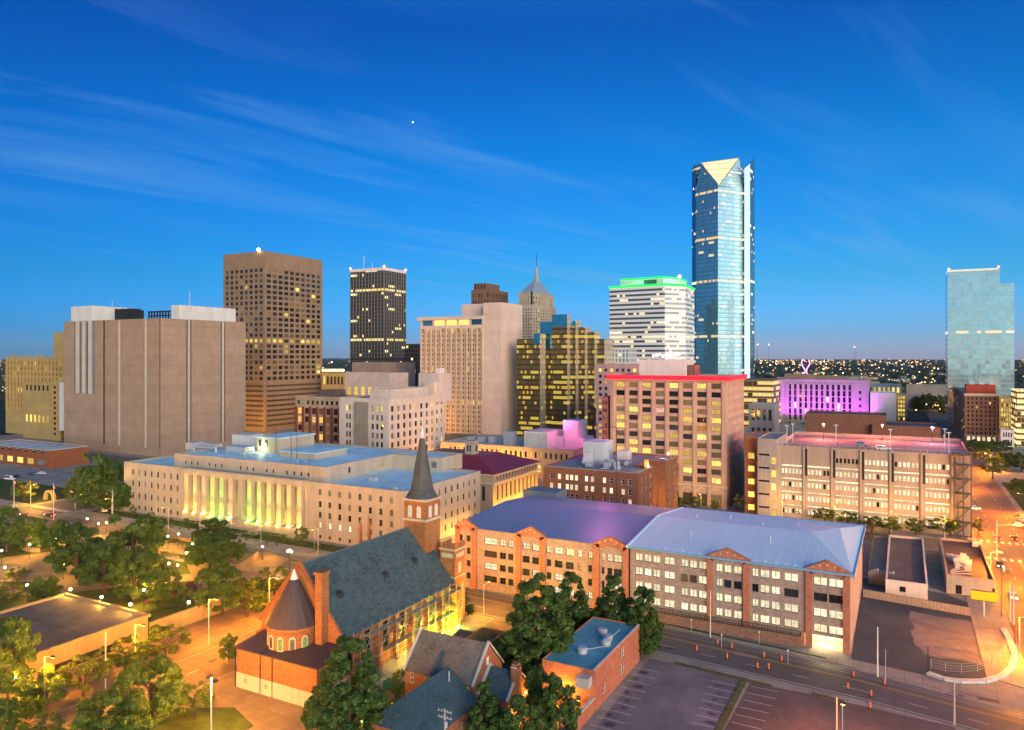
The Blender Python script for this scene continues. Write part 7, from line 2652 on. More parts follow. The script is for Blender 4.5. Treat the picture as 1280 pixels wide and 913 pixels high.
# sunken loop wall under big memorial arch at far left
t = thing('gate_arch', 'small lit stone arch beside the crossing at the far left', 'arch', (*gp(60, 626), 0))
q = gp(60, 626)
pm = MB()
for k in range(12):
    a0, a1 = math.pi * k / 12, math.pi * (k + 1) / 12
    pm.poly([(q[0] + 2.6 * math.cos(a0), q[1], 1 + 2.6 * math.sin(a0)), (q[0] + 3.4 * math.cos(a0), q[1], 1 + 3.4 * math.sin(a0)), (q[0] + 3.4 * math.cos(a1), q[1], 1 + 3.4 * math.sin(a1)), (q[0] + 2.6 * math.cos(a1), q[1], 1 + 2.6 * math.sin(a1))])
    pm.poly([(q[0] + 3.4 * math.cos(a0), q[1], 1 + 3.4 * math.sin(a0)), (q[0] + 3.4 * math.cos(a0), q[1] + 1.5, 1 + 3.4 * math.sin(a0)), (q[0] + 3.4 * math.cos(a1), q[1] + 1.5, 1 + 3.4 * math.sin(a1)), (q[0] + 3.4 * math.cos(a1), q[1], 1 + 3.4 * math.sin(a1))])
    pm.poly([(q[0] + 2.6 * math.cos(a0), q[1], 1 + 2.6 * math.sin(a0)), (q[0] + 2.6 * math.cos(a1), q[1], 1 + 2.6 * math.sin(a1)), (q[0] + 2.6 * math.cos(a1), q[1] + 1.5, 1 + 2.6 * math.sin(a1)), (q[0] + 2.6 * math.cos(a0), q[1] + 1.5, 1 + 2.6 * math.sin(a0))])
pm.box(q[0] + 2.6, q[0] + 3.4, q[1], q[1] + 1.5, 0, 1); pm.box(q[0] - 3.4, q[0] - 2.6, q[1], q[1] + 1.5, 0, 1)
pm.build('arch', mw, t)
raised('lawn', [(-288, 200), (-280, 200), (-280, 262), (-288, 262)], grass, .1)
raised('lawn', [(-420, 178), (-322, 176), (-322, 205), (-420, 205)], grass, .1)


# ================================================================== trees
bark = mat_plain('bark', (.09, .065, .045), .95, .35, 2.0)
LEAF = {
    'oak': mat_leaf('leaf_oak', (.035, .08, .018), (.12, .20, .04)),
    'ash': mat_leaf('leaf_ash', (.05, .10, .018), (.15, .23, .04)),
    'street': mat_leaf('leaf_street', (.06, .10, .018), (.18, .22, .04)),
    'pine': mat_leaf('leaf_pine', (.015, .04, .018), (.05, .11, .04)),
    'flower': mat_leaf('leaf_purple', (.10, .015, .09), (.22, .04, .16)),
}


def crown(seed, nclump, nleaf, ls, shape, flat=.8):
    """leaf sprays gathered in uneven clumps inside a unit crown (radius 1 across, height 1)"""
    r = random.Random(seed)
    zf = .34 if shape in ('tall', 'cone') else .52      # undo the stretch of a crown taller than its radius
    mb = MB()
    cl = []
    for k in range(nclump):
        while True:
            x, y, z = r.uniform(-1, 1), r.uniform(-1, 1), r.uniform(0, 1)
            if shape == 'round': lim = math.sqrt(max(0, 1 - ((z - .45) / .56) ** 2))
            elif shape == 'broad': lim = math.sqrt(max(0, 1 - ((z - .38) / .64) ** 2)) ** .8
            elif shape == 'tall': lim = (1 - z) ** .55 * min(1, .55 + z * 2.2)
            elif shape == 'cone': lim = (1.02 - z) ** 1.0
            else: lim = math.sqrt(max(0, 1 - ((z - .5) / .5) ** 2))
            q = math.hypot(x, y)
            if q < lim and q > lim * .7 * r.random(): break
        cl.append((x, y, z, r.uniform(.12, .25) * (.8 if shape in ('tall', 'cone') else 1)))
    for (cx, cy, cz, cr) in cl:
        for k in range(nleaf):
            a, b_ = r.uniform(0, 6.283), math.acos(r.uniform(-.55, 1))
            rr = cr * r.uniform(.55, 1.08)
            n = Vector((math.sin(b_) * math.cos(a), math.sin(b_) * math.sin(a), math.cos(b_)))
            p = Vector((cx, cy, cz)) + Vector((n.x, n.y, n.z * zf)) * rr
            if p.z < .01: continue
            n = (n + Vector((r.gauss(0, .5), r.gauss(0, .5), r.gauss(0, .5)))).normalized()
            t = n.orthogonal().normalized()
            ang = r.uniform(0, 6.283)
            b2 = n.cross(t)
            u_ = t * math.cos(ang) + b2 * math.sin(ang)
            v_ = n.cross(u_)
            s = ls * r.uniform(.6, 1.35)
            u_ *= s; v_ *= s * .62
            i = len(mb.v)
            sq = Vector((1, 1, zf))
            mb.v += [tuple(p - u_ * sq), tuple(p + (v_ + n * s * .12) * sq), tuple(p + u_ * sq), tuple(p - (v_ - n * s * .12) * sq)]
            mb.f.append((i, i + 1, i + 2, i + 3)); mb.mi.append(0)
    return mb, cl


KINDS = {   # clumps, leaves, leaf size (crown radius = 1), shape, bare trunk share, material
    'oak': (64, 190, .055, 'broad', .16, 'oak'),
    'ash': (66, 185, .050, 'round', .12, 'ash'),
    'elm': (120, 165, .052, 'tall', .05, 'oak'),
    'street': (34, 75, .085, 'round', .30, 'street'),
    'shrub': (26, 60, .10, 'round', .02, 'ash'),
    'pine': (60, 70, .07, 'cone', .08, 'pine'),
    'flower': (18, 50, .12, 'round', .02, 'flower'),
}
PROTO = {}
for kk_, (nc_, nl_, ls_, shp, tr_, mk) in KINDS.items():
    for var in range(2 if kk_ not in ('oak', 'street', 'ash') else 3):
        mb, cl = crown(hash((kk_, var)) % 1000 if False else sum(map(ord, kk_)) * 7 + var * 131, nc_, nl_, ls_, shp)
        me = mb.mesh('crown', LEAF[mk])
        tb_ = MB()
        rr = random.Random(var + 3)
        tb_.tube((0, 0, -tr_ / (1 - tr_)), (.02, 0, .25), .075, 7, 0, .05)
        tb_.tube((.02, 0, .25), (.0, .02, .6), .05, 6, 0, .022)
        for (cx, cy, cz, cr) in rr.sample(cl, min(11, len(cl))):
            z0_ = min(.45, max(.02, cz - .3))
            tb_.tube((.01, 0, z0_), (cx * .8, cy * .8, cz), .026, 5, 0, .008)
        PROTO[(kk_, var)] = (me, tb_.mesh('trunk', bark), tr_)


def tree_at(x, y, h, w, kind, label, name='tree', group=None, z=0.0):
    var = rnd.randrange(2 if kind not in ('oak', 'street', 'ash') else 3)
    me, tk, tr_ = PROTO[(kind, var)]
    cat = {'shrub': 'shrub', 'flower': 'shrub'}.get(kind, 'tree')
    if kind in ('shrub', 'flower'): name = 'shrub'
    if kind == 'pine': name = 'conifer_tree'
    t = thing(name, label, cat, (x, y, z), group)
    t.rotation_euler = (0, 0, rnd.uniform(0, 6.28))
    hc = h * (1 - tr_)
    for nm, m_ in (('crown', me), ('trunk', tk)):
        o = bpy.data.objects.new(nm, m_)
        COL.objects.link(o)
        o.parent = t
        o.location = (0, 0, h * tr_)
        o.scale = (w / 2, w / 2, hc)
    return t


def tree(u, vt, vb, wpx, kind, label, group=None):
    x, y = gp(u, vb)
    d = dep(x, y)
    return tree_at(x, y, (vb - vt) * d / FOC, wpx * d / FOC * (.92 if kind in ('oak', 'ash') else 1.05), kind, label, group=group)


gpk = 'trees in the memorial park'
for a in (
    (165, 645, 724, 82, 'oak', 'largest dark oak at the centre of the memorial park'),
    (96, 656, 724, 68, 'oak', 'wide dark oak left of the largest park oak'),
    (130, 676, 740, 58, 'oak', 'dark oak in front of and between the two widest park oaks'),
    (167, 690, 752, 58, 'ash', 'round green park tree with a clear trunk on the lawn edge'),
    (201, 712, 754, 46, 'ash', 'bright green low tree beside the purple flower bed'),
    (266, 650, 690, 54, 'oak', 'dark rounded tree in the bed across the road from the colonnade'),
    (262, 672, 712, 60, 'oak', 'low dark tree in front of the rounded tree opposite the colonnade'),
    (297, 676, 702, 24, 'ash', 'small green tree at the right end of the bed opposite the colonnade'),
    (278, 708, 768, 66, 'oak', 'dark tree in the stone planter left of the church gable'),
    (309, 724, 772, 46, 'street', 'yellow lit tree in the stone planter beside the church gable'),
    (343, 708, 750, 40, 'street', 'bright yellow lit tree right behind the church gable'),
    (322, 738, 766, 26, 'ash', 'small dark green tree between planter and church gable'),
    (8, 634, 690, 44, 'oak', 'dark tree cut by the left edge beside the crossing'),
    (36, 646, 690, 46, 'oak', 'second dark tree from the left edge along the crossing'),
    (67, 650, 688, 38, 'oak', 'third dark tree from the left edge along the crossing'),
    (55, 722, 752, 40, 'ash', 'low spreading green tree on the small park island'),
    (12, 730, 752, 32, 'street', 'thin yellow green tree at the left edge above the dark plaza roof'),
    (22, 710, 728, 26, 'street', 'low sparse tree in the bed at the left of the park plaza'),
    (232, 735, 758, 22, 'shrub', 'green shrub on the terrace near the purple flower bed'),
): tree(*a, group=gpk)
for a in (
    (117, 568, 622, 42, 'oak', 'tall dark tree at the foot of the windowless brown block'),
    (142, 574, 620, 34, 'oak', 'dark tree tight against the left wing of the post office'),
    (124, 590, 641, 62, 'oak', 'broad dark tree in front of the windowless brown block trees'),
    (148, 606, 640, 34, 'oak', 'low dark tree beside the corner of the post office'),
    (98, 596, 630, 34, 'ash', 'green lit tree right of the small stone arch'),
    (30, 600, 629, 28, 'street', 'yellow lit tree left of the small stone arch'),
): tree(*a, group='trees round the crossing')
for a in (
    (10, 772, 876, 72, 'ash', 'big tree at the left edge beside the memorial hall wall'),
    (50, 836, 898, 60, 'ash', 'dark green street tree below the glowing lights at the left edge'),
    (104, 820, 874, 56, 'street', 'street tree beside the long golden wall, nearest the viewer'),
    (157, 796, 848, 54, 'street', 'middle street tree beside the long golden wall'),
    (206, 782, 826, 54, 'street', 'farthest street tree beside the long golden wall'),
    (188, 824, 908, 92, 'ash', 'big round tree on the corner lawn across from the golden wall'),
    (138, 868, 945, 96, 'ash', 'big lit tree at the bottom edge left of the round corner tree'),
    (243, 856, 900, 44, 'street', 'small dull green tree right of the round corner tree'),
    (286, 794, 828, 24, 'ash', 'small round green tree at the left corner of the church annex'),
    (52, 896, 950, 56, 'street', 'yellow lit tree cut by the bottom edge at lower left'),
    (2, 872, 940, 40, 'oak', 'dark tree cut by the lower left corner'),
): tree(*a, group='street trees beside the memorial')
for a in (
    (436, 792, 930, 116, 'elm', 'tall full tree standing in front of the church flank'),
    (672, 714, 850, 106, 'elm', 'tallest dark tree between rectory and teal roofed hall'),
    (714, 712, 803, 64, 'elm', 'dark tree behind the tallest tree at the edge of the teal roof'),
    (768, 716, 809, 66, 'elm', 'dark tree behind the middle of the teal roof'),
    (803, 724, 818, 56, 'elm', 'dark tree at the far right corner of the teal roofed hall'),
    (608, 848, 935, 56, 'elm', 'dark tree at the bottom right of the blue hipped cottage'),
    (655, 872, 950, 64, 'oak', 'dark low tree at the bottom edge below the chimney annex'),
    (700, 846, 935, 54, 'oak', 'dark tree lit from behind beside the teal roofed hall'),
    (676, 838, 905, 44, 'oak', 'dark tree in the yard right of the chimney annex'),
    (585, 736, 770, 18, 'pine', 'small dark conifer at the corner tower of the church'),
    (607, 676, 722, 36, 'street', 'bright yellow lit tree in front of the older garage wing'),
    (632, 688, 726, 22, 'street', 'smaller orange lit tree in front of the older garage wing'),
    (688, 878, 920, 24, 'street', 'golden lit shrub like tree in the yard beside the teal roofed hall'),
    (500, 838, 868, 22, 'shrub', 'green shrub below the church scaffold'),
    (540, 815, 838, 22, 'shrub', 'yellow green lit shrub at the far end of the church scaffold'),
    (520, 775, 805, 18, 'street', 'thin lit tree beside the greenish work floodlight'),
    (493, 868, 905, 26, 'shrub', 'dark shrub between the tall church tree and the cottage'),
): tree(*a, group='trees around the churchyard')
for i, (u, vt, vb, w) in enumerate(((956, 620, 644, 24), (980, 624, 646, 18), (999, 632, 649, 16), (1031, 636, 656, 26), (1059, 640, 659, 24), (1090, 646, 666, 30), (1112, 646, 668, 28), (1145, 648, 670, 24), (1180, 648, 672, 34))):
    tree(u, vt, vb, w, 'street', ('first', 'second', 'third', 'fourth', 'fifth', 'sixth', 'seventh', 'eighth', 'ninth')[i] + ' lit street tree from the left before the concrete parking garage', 'street trees before the concrete garage')
for a in ((852, 622, 638, 14, 'street', 'small yellow lit tree beside the recess of the brick apartment block'), (871, 621, 640, 20, 'street', 'yellow lit street tree under the arcade of the red rimmed block'), (893, 626, 641, 14, 'street', 'small lit tree under the last arches of the red rimmed block'), (925, 618, 642, 16, 'street', 'slim lit tree between red rimmed block and ramp tower')):
    tree(*a, group='street trees under the arcade')
for a in ((1230, 560, 583, 22, 'street', 'bright yellow green tree along the avenue nearest the hotel'), (1241, 572, 599, 26, 'street', 'bright yellow green tree along the avenue, nearer than its twin'), (1258, 566, 588, 36, 'oak', 'wide dark tree on the lawn beside the avenue'), (1277, 566, 590, 24, 'oak', 'dark tree at the right edge of the avenue lawn'), (1215, 550, 568, 18, 'oak', 'dark tree at the left front corner of the hotel'), (1229, 551, 568, 18, 'oak', 'dark tree under the middle of the hotel front'), (1243, 551, 568, 18, 'oak', 'dark tree under the right end of the hotel front'), (1257, 551, 566, 16, 'oak', 'dark tree before the small white house'), (1223, 648, 670, 12, 'street', 'thin young tree at the foot of the garage stair tower'), (1272, 598, 618, 22, 'oak', 'dark tree at the right edge beside the side street')):
    tree(*a, group='trees along the avenue')
for i, (u, vt, vb, w) in enumerate(((1148, 496, 515, 16), (1160, 492, 516, 18), (1174, 494, 517, 20), (1181, 503, 520, 14))):
    tree(u, vt, vb, w, 'oak', ('first', 'second', 'third', 'fourth')[i] + ' dark tree from the left in the clump before the silver glass tower', 'distant trees before the silver tower')
for i, (u, vb, s) in enumerate(((166, 644, 9), (189, 650, 9), (212, 657, 9), (233, 660, 11), (397, 688, 9), (431, 693, 9), (316, 673, 8), (355, 678, 8))):
    tree(u, vb - s * 1.05, vb, s, 'shrub', ('first', 'second', 'third', 'fourth', 'last but one', 'last', 'fifth', 'sixth')[i] + ' clipped round shrub from the left along the post office front', 'clipped shrubs before the post office')
tree(376, 659, 684, 17, 'street', 'small yellow green tree at the right end of the colonnade', 'clipped shrubs before the post office')
tree(190, 744, 754, 18, 'flower', 'purple flowering shrub beside the terrace lamp', 'flower beds'); tree(211, 736, 748, 22, 'flower', 'purple flowering shrub farther from the viewer on the terrace', 'flower beds'); tree(242, 726, 738, 16, 'flower', 'small purple flowering shrub near the planted beds', 'flower beds')
for i, (u, v, w) in enumerate(((206, 676, 14), (218, 680, 14), (232, 683, 12), (150, 668, 12))):
    tree(u, v - 6, v, w, 'shrub', ('leftmost', 'middle', 'rightmost', 'solitary')[i] + ' low shrub in the planted bed beside the long low stone wall', 'planted bed shrubs')

def hedge(x0, x1, y0, y1, h, label):
    r = random.Random(int(x0 * 7))
    mb = MB()
    n = int((x1 - x0) * (y1 - y0) * h * 26)
    for k in range(n):
        p = Vector((r.uniform(x0, x1), r.uniform(y0, y1), r.uniform(.05, h) if r.random() < .5 else h * r.uniform(.9, 1.06)))
        u_ = Vector((r.gauss(0, 1), r.gauss(0, 1), r.gauss(0, .6))).normalized() * .22
        v_ = Vector((r.gauss(0, 1), r.gauss(0, 1), r.gauss(0, .6))).normalized().cross(u_).normalized() * .14
        mb.poly([tuple(p - u_), tuple(p - v_), tuple(p + u_), tuple(p + v_)])
    t = thing('hedge', label, 'hedge', ((x0 + x1) / 2, (y0 + y1) / 2, 0))
    mb.build('foliage', LEAF['oak'], t)
    mb = MB()
    for k in range(int((x1 - x0) / 1.5)): mb.tube((x0 + .7 + k * 1.5, (y0 + y1) / 2, 0), (x0 + .7 + k * 1.5, (y0 + y1) / 2, h * .7), .05, 5)
    islands(mb, 'stem', bark, t)


hedge(-219, -199, 178.6, 180.4, 1.7, 'dark clipped hedge at the foot of the colonnade steps')
hedge(-236, -224, 182.0, 183.4, 1.3, 'dark hedge left of the colonnade steps'); hedge(-197, -184, 182.0, 183.4, 1.3, 'dark hedge right of the colonnade steps')
hedge(-205, -170, 150.2, 151.6, .8, 'long low hedge along the park side of the post office street')

# ================================================================== lamps
WARM = (1.0, .46, .045)


def lamp_proto():
    t = thing('globe_lamp', 'x', 'street lamp', (0, 0, 0), 'white globe lamp posts in the memorial park')
    mb = MB(); mb.cyl(0, 0, 0, .5, .14, .10, 8); mb.cyl(0, 0, .5, 3.7, .07, .05, 8); mb.cyl(0, 0, 3.7, 3.82, .14, .14, 8); mb.build('post', dark_metal, t)
    mb = MB(); mb.ball(0, 0, 4.1, .32, 0, 12, 8); mb.build('globe', globe_m, t)
    light(t, (0, 0, 4.1), 5200, WARM, .36)
    return t


LP = lamp_proto()
first = True
for (u, v, lb) in (
    (109, 649, 'bright globe lamp at the near corner of the crossing'), (82, 656, 'globe lamp left of the crossing corner lamp'), (74, 661, 'globe lamp under the third dark tree of the crossing'),
    (123, 655, 'globe lamp behind the largest park oak, left of its twin'), (133, 654, 'globe lamp behind the largest park oak, right of its twin'), (37, 681, 'globe lamp before the tall curved stone panel'),
    (70, 674, 'globe lamp behind the second curved stone panel'), (2, 689, 'globe lamp at the left edge of the park'), (6, 710, 'globe lamp on the low curved bench wall'),
    (79, 706, 'globe lamp at the foot of the wide dark oak'), (148, 690, 'globe lamp shining through the largest park oak'),
    (34, 732, 'globe lamp beside the low spreading tree'),
    (211, 705, 'globe lamp on the path right of the largest oak'), (222, 707, 'globe lamp beside its twin on the path right of the largest oak'), (233, 692, 'globe lamp nearest the bed opposite the colonnade'),
    (238, 685, 'globe lamp in the middle of the three beside the planted bed'), (241, 680, 'globe lamp farthest of the three beside the planted bed'), (223, 668, 'globe lamp on the long low stone wall, right one'),
    (210, 671, 'globe lamp on the long low stone wall, left one'), (197, 714, 'globe lamp glowing beside the bright green low tree'), (180, 738, 'unlit looking globe lamp before the purple flower bed'),
    (328, 684, 'globe lamp on the kerb across from the post office steps'), (100, 689, 'globe lamp on the plaza between the two dark oaks'),
):
    o = LP if first else copy_tree(LP)
    first = False
    x, y = gp(u, v, 4.1)
    o.location = (x, y, .09)
    o['label'] = lb


for u, lb in ((88, 'short globe lamp on the far left corner of the memorial hall parapet'), (127, 'short globe lamp on the middle of the memorial hall parapet'), (163, 'short globe lamp on the memorial hall parapet nearest the terrace wall')):
    x, y = ax(u, 104.0), 104.0
    t = thing('parapet_lamp', lb, 'lamp', (x, y, 5.6), 'globe lamps on the memorial hall parapet')
    mb = MB(); mb.cyl(x, y, 5.6, 6.5, .08, .06, 8); mb.build('post', dark_metal, t)
    mb = MB(); mb.ball(x, y, 6.8, .34, 0, 12, 8); mb.build('globe', globe_m, t)
    light(t, (x, y, 6.8), 5000, WARM, .38)


def cobra(x, y, ang, label, h=9.0, power=5200, col=WARM, group='street lights along the streets', arm=2.4):
    t = thing('street_light', label, 'street lamp', (x, y, 0), group)
    ca, sa = math.cos(ang), math.sin(ang)
    mb = MB(); mb.tube((x, y, 0), (x, y, h), .11, 7, 0, .07); mb.build('pole', galv, t)
    mb = MB(); mb.tube((x, y, h - .1), (x + ca * arm, y + sa * arm, h + .4), .05, 5); mb.build('arm', galv, t)
    mb = MB(); mb.prism([(x + ca * arm - .35, y + sa * arm - .2), (x + ca * arm + .45, y + sa * arm - .2), (x + ca * arm + .45, y + sa * arm + .2), (x + ca * arm - .35, y + sa * arm + .2)], h + .32, h + .52); mb.build('head', dark_metal, t)
    mb = MB(); mb.box(x + ca * arm - .25, x + ca * arm + .3, y + sa * arm - .14, y + sa * arm + .14, h + .2, h + .315); mb.build('lens', sodium_m, t)
    light(t, (x + ca * arm, y + sa * arm, h - .15), power, col, .25)
    return t


SOD = (1.0, .36, .012)
for i, y in enumerate((58, 74, 91, 108, 125, 142)):
    cobra(-131.2, y, 0, ('nearest', 'second nearest', 'third nearest', 'fourth nearest', 'fifth nearest', 'farthest')[i] + ' street light on the pavement beside the memorial hall wall', 10, 7500, SOD)
for i, (x, y) in enumerate(((-108, 168.6), (-88, 168.2), (-72, 167.4))):
    cobra(x, 150.6, R_(90), ('leftmost', 'middle', 'rightmost')[i] + ' street light across the road from the older garage wing', 7.5, 3800, SOD)
for i, x in enumerate((-262, -230, -198, -160)):
    cobra(x, 172.2, R_(-90), ('first', 'second', 'third', 'fourth')[i] + ' street light from the left along the post office kerb', 8.5, 800, WARM)
for i, y in enumerate((180, 208, 236, 262, 300, 340, 400, 470, 560)):
    cobra(20.6 if i % 2 == 0 else 41, y, 0 if i % 2 == 0 else R_(180), ('first', 'second', 'third', 'fourth', 'fifth', 'sixth', 'seventh', 'eighth', 'ninth')[i] + ' street light from the viewer along the right avenue', 9, 15000, (1, .29, .01))
for i, x in enumerate((-122, -96, -70, -40, -22, -4, 12)):
    cobra(x, 289.2 if x > -56 else 287.9, R_(-90), ('first', 'second', 'third', 'fourth', 'fifth', 'sixth', 'seventh')[i] + ' street light from the left along the back street before the concrete garage', 8, 1200, (1, .48, .05))
for i, (x, y) in enumerate(((-322, 176), (-286, 176), (-322, 215), (-350, 150))):
    cobra(x, y, R_(180 if i % 2 else 0), ('street light at the far left corner of the crossing', 'street light at the post office corner of the crossing', 'street light up the side street beyond the crossing', 'street light on the near side of the crossing')[i], 8, 6000, WARM)
for i, (x, y) in enumerate(((-495, 404), (-452, 404), (-400, 452), (-330, 470))):
    cobra(x, y, R_(90), ('first', 'second', 'third', 'fourth')[i] + ' street light from the left at the foot of the brown concrete tower', 8, 14000, WARM)
for i, x in enumerate((-230, -205, -180)):
    cobra(x, 331, R_(-90), ('left', 'middle', 'right')[i] + ' street light before the orange lit podium hall', 7, 6500, SOD)
x, y = gp(1053, 960)
cobra(x, y, R_(90), 'glowing orange street light over the red tinted parking lot', hz(882, x, y) - .4, 5500, (1, .27, .012), arm=.8)
# the terrace wall lamp
x, y = gp(236, 775)
t = thing('wall_lamp_post', 'bright lamp post shining on the golden terrace wall', 'street lamp', (x, y, 0))
zq = hz(753, x, y)
mb = MB(); mb.tube((x, y, .1), (x, y, zq - .3), .07, 6); mb.build('post', dark_metal, t); mb = MB(); mb.ball(x, y, zq, .36); mb.build('globe', globe_m, t); light(t, (x, y, zq), 2600, WARM, .4)
x, y = gp(362, 716)
t = thing('twin_lamp_post', 'tall bright cluster lamp on the kerb left of the church roof', 'street lamp', (x, y, 0))
zq = hz(689, x, y)
mb = MB(); mb.tube((x, y, .1), (x, y, zq - .4), .08, 6); mb.tube((x - .7, y, zq - .5), (x + .7, y, zq - .5), .05, 5); mb.build('post', dark_metal, t)
mb = MB()
for k in (-.7, 0, .7): mb.ball(x + k, y, zq + (.2 if k == 0 else -.1), .34)
mb.build('globe', globe_m, t); light(t, (x, y, zq + .1), 2600, WARM, .9)
# glowing cluster among the tree at the left edge
x, y = gp(24, 872)
t = thing('garden_light', 'cluster of glowing garden lights under the big tree at the left edge', 'lights', (x, y, 0))
mb = MB()
for k in range(4): mb.ball(x + k * .9 - 1, y + .5 * (k % 2), 3.4 + .4 * (k % 3), .26)
mb.build('bulb_globe', globe_m, t)
mb = MB()
for k in range(4): mb.tube((x + k * .9 - 1, y + .5 * (k % 2), 0), (x + k * .9 - 1, y + .5 * (k % 2), 3.2 + .4 * (k % 3)), .04, 5)
mb.build('post', dark_metal, t)
light(t, (x, y - .6, 3.6), 1600, WARM, .6)
# small yard lamp glowing behind the tallest tree, and the one by the scaffold
for (u, v, z, pw_, col, lb) in ((628, 803, 2.6, 700, (1, .62, .06), 'star bright yellow yard lamp below the tallest churchyard tree'), (553, 793, 3.6, 260, (.9, 1, .1), 'small yellow lamp at the pavilion end of the rectory roof'), (690, 905, 2.2, 500, (1, .45, .04), 'low orange yard lamp hidden in the foliage beside the teal roofed hall'), (455, 905, 2.4, 900, (1, .75, .25), 'low lamp shining into the tall tree before the church flank'), (498, 884, 2.6, 1100, (1, .48, .07), 'amber yard lamp at the left corner of the rectory')):
    x, y = gp(u, v, z)
    t = thing('yard_lamp', lb, 'street lamp', (x, y, 0))
    mb = MB(); mb.tube((x, y, 0), (x, y, z - .2), .05, 6); mb.build('post', dark_metal, t); mb = MB(); mb.ball(x, y, z, .24); mb.build('globe', globe_m, t); light(t, (x, y, z), pw_, col, .3)
# small shadowless posts on the garage pavement
for i, (u, v) in enumerate(((864, 790), (949, 806), (902, 810), (985, 830))):
    x, y = gp(u, v)
    t = thing('path_light', ('first', 'second', 'third', 'fourth')[i] + ' slim pale post from the left on the pavement before the lit garage', 'post', (x, y, 0), 'slim posts before the lit garage')
    mb = MB(); mb.tube((x, y, 0), (x, y, 2.6), .05, 6); mb.build('post', galv, t); mb = MB(); mb.ball(x, y, 2.7, .2); mb.build('head', MATS['white_metal'], t)

# ================================================================== poles, signals, posts
def mast(u, vt, vb, label, mat=galv, r=.16, arm=None, heads=0, name='steel_pole', cat='pole', cross=0):
    x, y = gp(u, vb)
    h = hz(vt, x, y)
    t = thing(name, label, cat, (x, y, 0))
    mb = MB(); mb.tube((x, y, 0), (x, y, h), r, 8, 0, r * .65); mb.build('pole', mat, t)
    if arm:
        mb = MB(); mb.tube((x, y, h * .86), (x + arm[0], y + arm[1], h * .92), .08, 6); mb.build('mast_arm', mat, t)
        for k in range(heads):
            f = 1 - .38 * k
            hx, hy = x + arm[0] * f, y + arm[1] * f
            mb = MB(); mb.box(hx - .2, hx + .2, hy - .2, hy + .2, h * .92 - .7, h * .92 + .5); s = mb.build('signal_head', dark_metal, t)
            mb = MB(); mb.ball(hx, hy - .22, h * .92 - .45 if arm[2] == 'g' else h * .92 + .3, .15, 0, 8, 5)
            mb.build('signal_lens', mat_emit('signal_green', (.1, 1, .35), 12) if arm[2] == 'g' else mat_emit('signal_red', (1, .05, .04), 12), s)
    if cross:
        mb = MB()
        for k in range(cross): mb.box(x - 1.2, x + 1.2, y - .06, y + .06, h - .5 - k * .9, h - .36 - k * .9)
        mb.build('crossarm', mat, t)
        mb = MB()
        for k in range(cross):
            for q in (-1.1, -.5, .5, 1.1): mb.cyl(x + q, y, h - .36 - k * .9, h - .1 - k * .9, .06, .04, 6)
        mb.cyl(x + .35, y - .3, h - 2.6, h - 1.7, .28, .28, 10)
        mb.build('insulator', galv, t)
    return t


mast(17.5, 598, 644, 'pale steel pole at the left edge of the crossing', arm=(7, -3, 'r'), heads=2, name='traffic_signal', cat='traffic light')
mast(67, 604, 650, 'pale steel signal pole in the middle of the crossing', arm=(6, -3, 'r'), heads=2, name='traffic_signal', cat='traffic light')
mast(94, 616, 638, 'white arm signal pole beside the lit stone arch', arm=(-6, 2, 'r'), heads=2, name='traffic_signal', cat='traffic light')
mast(141, 612, 648, 'pale steel signal pole beside the post office corner', arm=(-7, 3, 'g'), heads=1, name='traffic_signal', cat='traffic light')
mast(196, 625, 656, 'slim pale pole before the left wing of the post office', r=.1); mast(250, 635, 664, 'slim pale pole at the left end of the colonnade', r=.09); mast(326, 638, 682, 'slim tall pole before the colonnade steps', r=.1); mast(393, 658, 688, 'slim pale pole before the right wing of the post office', r=.1)
mast(1246, 650, 702, 'signal pole on the avenue corner with a green light', arm=(7, 3, 'g'), heads=2, name='traffic_signal', cat='traffic light', r=.14)
mast(1252, 700, 771, 'dark wooden utility pole beside the tan shop', wood_pole, .15, name='utility_pole', cross=1)
mast(1263, 727, 778, 'left of two pale steel poles at the lot corner', r=.16); mast(1267, 734, 781, 'right of two pale steel poles at the lot corner', r=.16)
mast(1269, 780, 806, 'short red post at the curved kerb wall', mat_plain('red_paint', (.42, .05, .05)), .2, name='red_post', cat='post')
mast(1097, 784, 846, 'white pole with a small box before the vacant lot', MATS['white_metal'], .15); mast(1107, 812, 852, 'thin pole right of the white pole with the box', r=.07); mast(888, 738, 797, 'tall slim white pole on the garage pavement', MATS['white_metal'], .11)
mast(1160, 808, 842, 'dark post at the corner of the lot fence', dark_metal, .1, name='post', cat='post')
mast(1193, 852, 906, 'pale banded wooden pole at the lower right kerb', mat_plain('pale_pole', (.5, .44, .42)), .16, name='utility_pole', cross=0)
mast(1046, 872, 925, 'pale pole left of the glowing orange street light', mat_plain('pale_pole', (.5, .44, .42)), .12); mast(132, 790, 862, 'tall slim street pole beside the golden memorial wall', galv, .14); mast(264, 848, 930, 'tall pole with twin dark lamp heads on the church corner', galv, .14)
x, y = gp(264, 930); hq = hz(850, x, y)
t = thing('lamp_bracket', 'pair of dark disc lamp heads on top of the church corner pole', 'street lamp', (x, y, hq - .1))
mb = MB(); mb.cyl(x - 1.1, y + .6, hq - .05, hq + .15, .55, .5, 12); mb.cyl(x + 1.1, y - .2, hq + .1, hq + .3, .55, .5, 12); mb.build('lamp_head', dark_metal, t); light(t, (x - 1.1, y + .6, hq - .35), 6000, (1, .36, .015), .25); light(t, (x + 1.1, y - .2, hq - .2), 4500, (1, .46, .07), .25); mb = MB(); mb.tube((x - 1.1, y + .6, hq - .02), (x + 1.1, y - .2, hq + .1), .05, 5); mb.build('bracket', galv, t)
x, y = gp(556, 968)
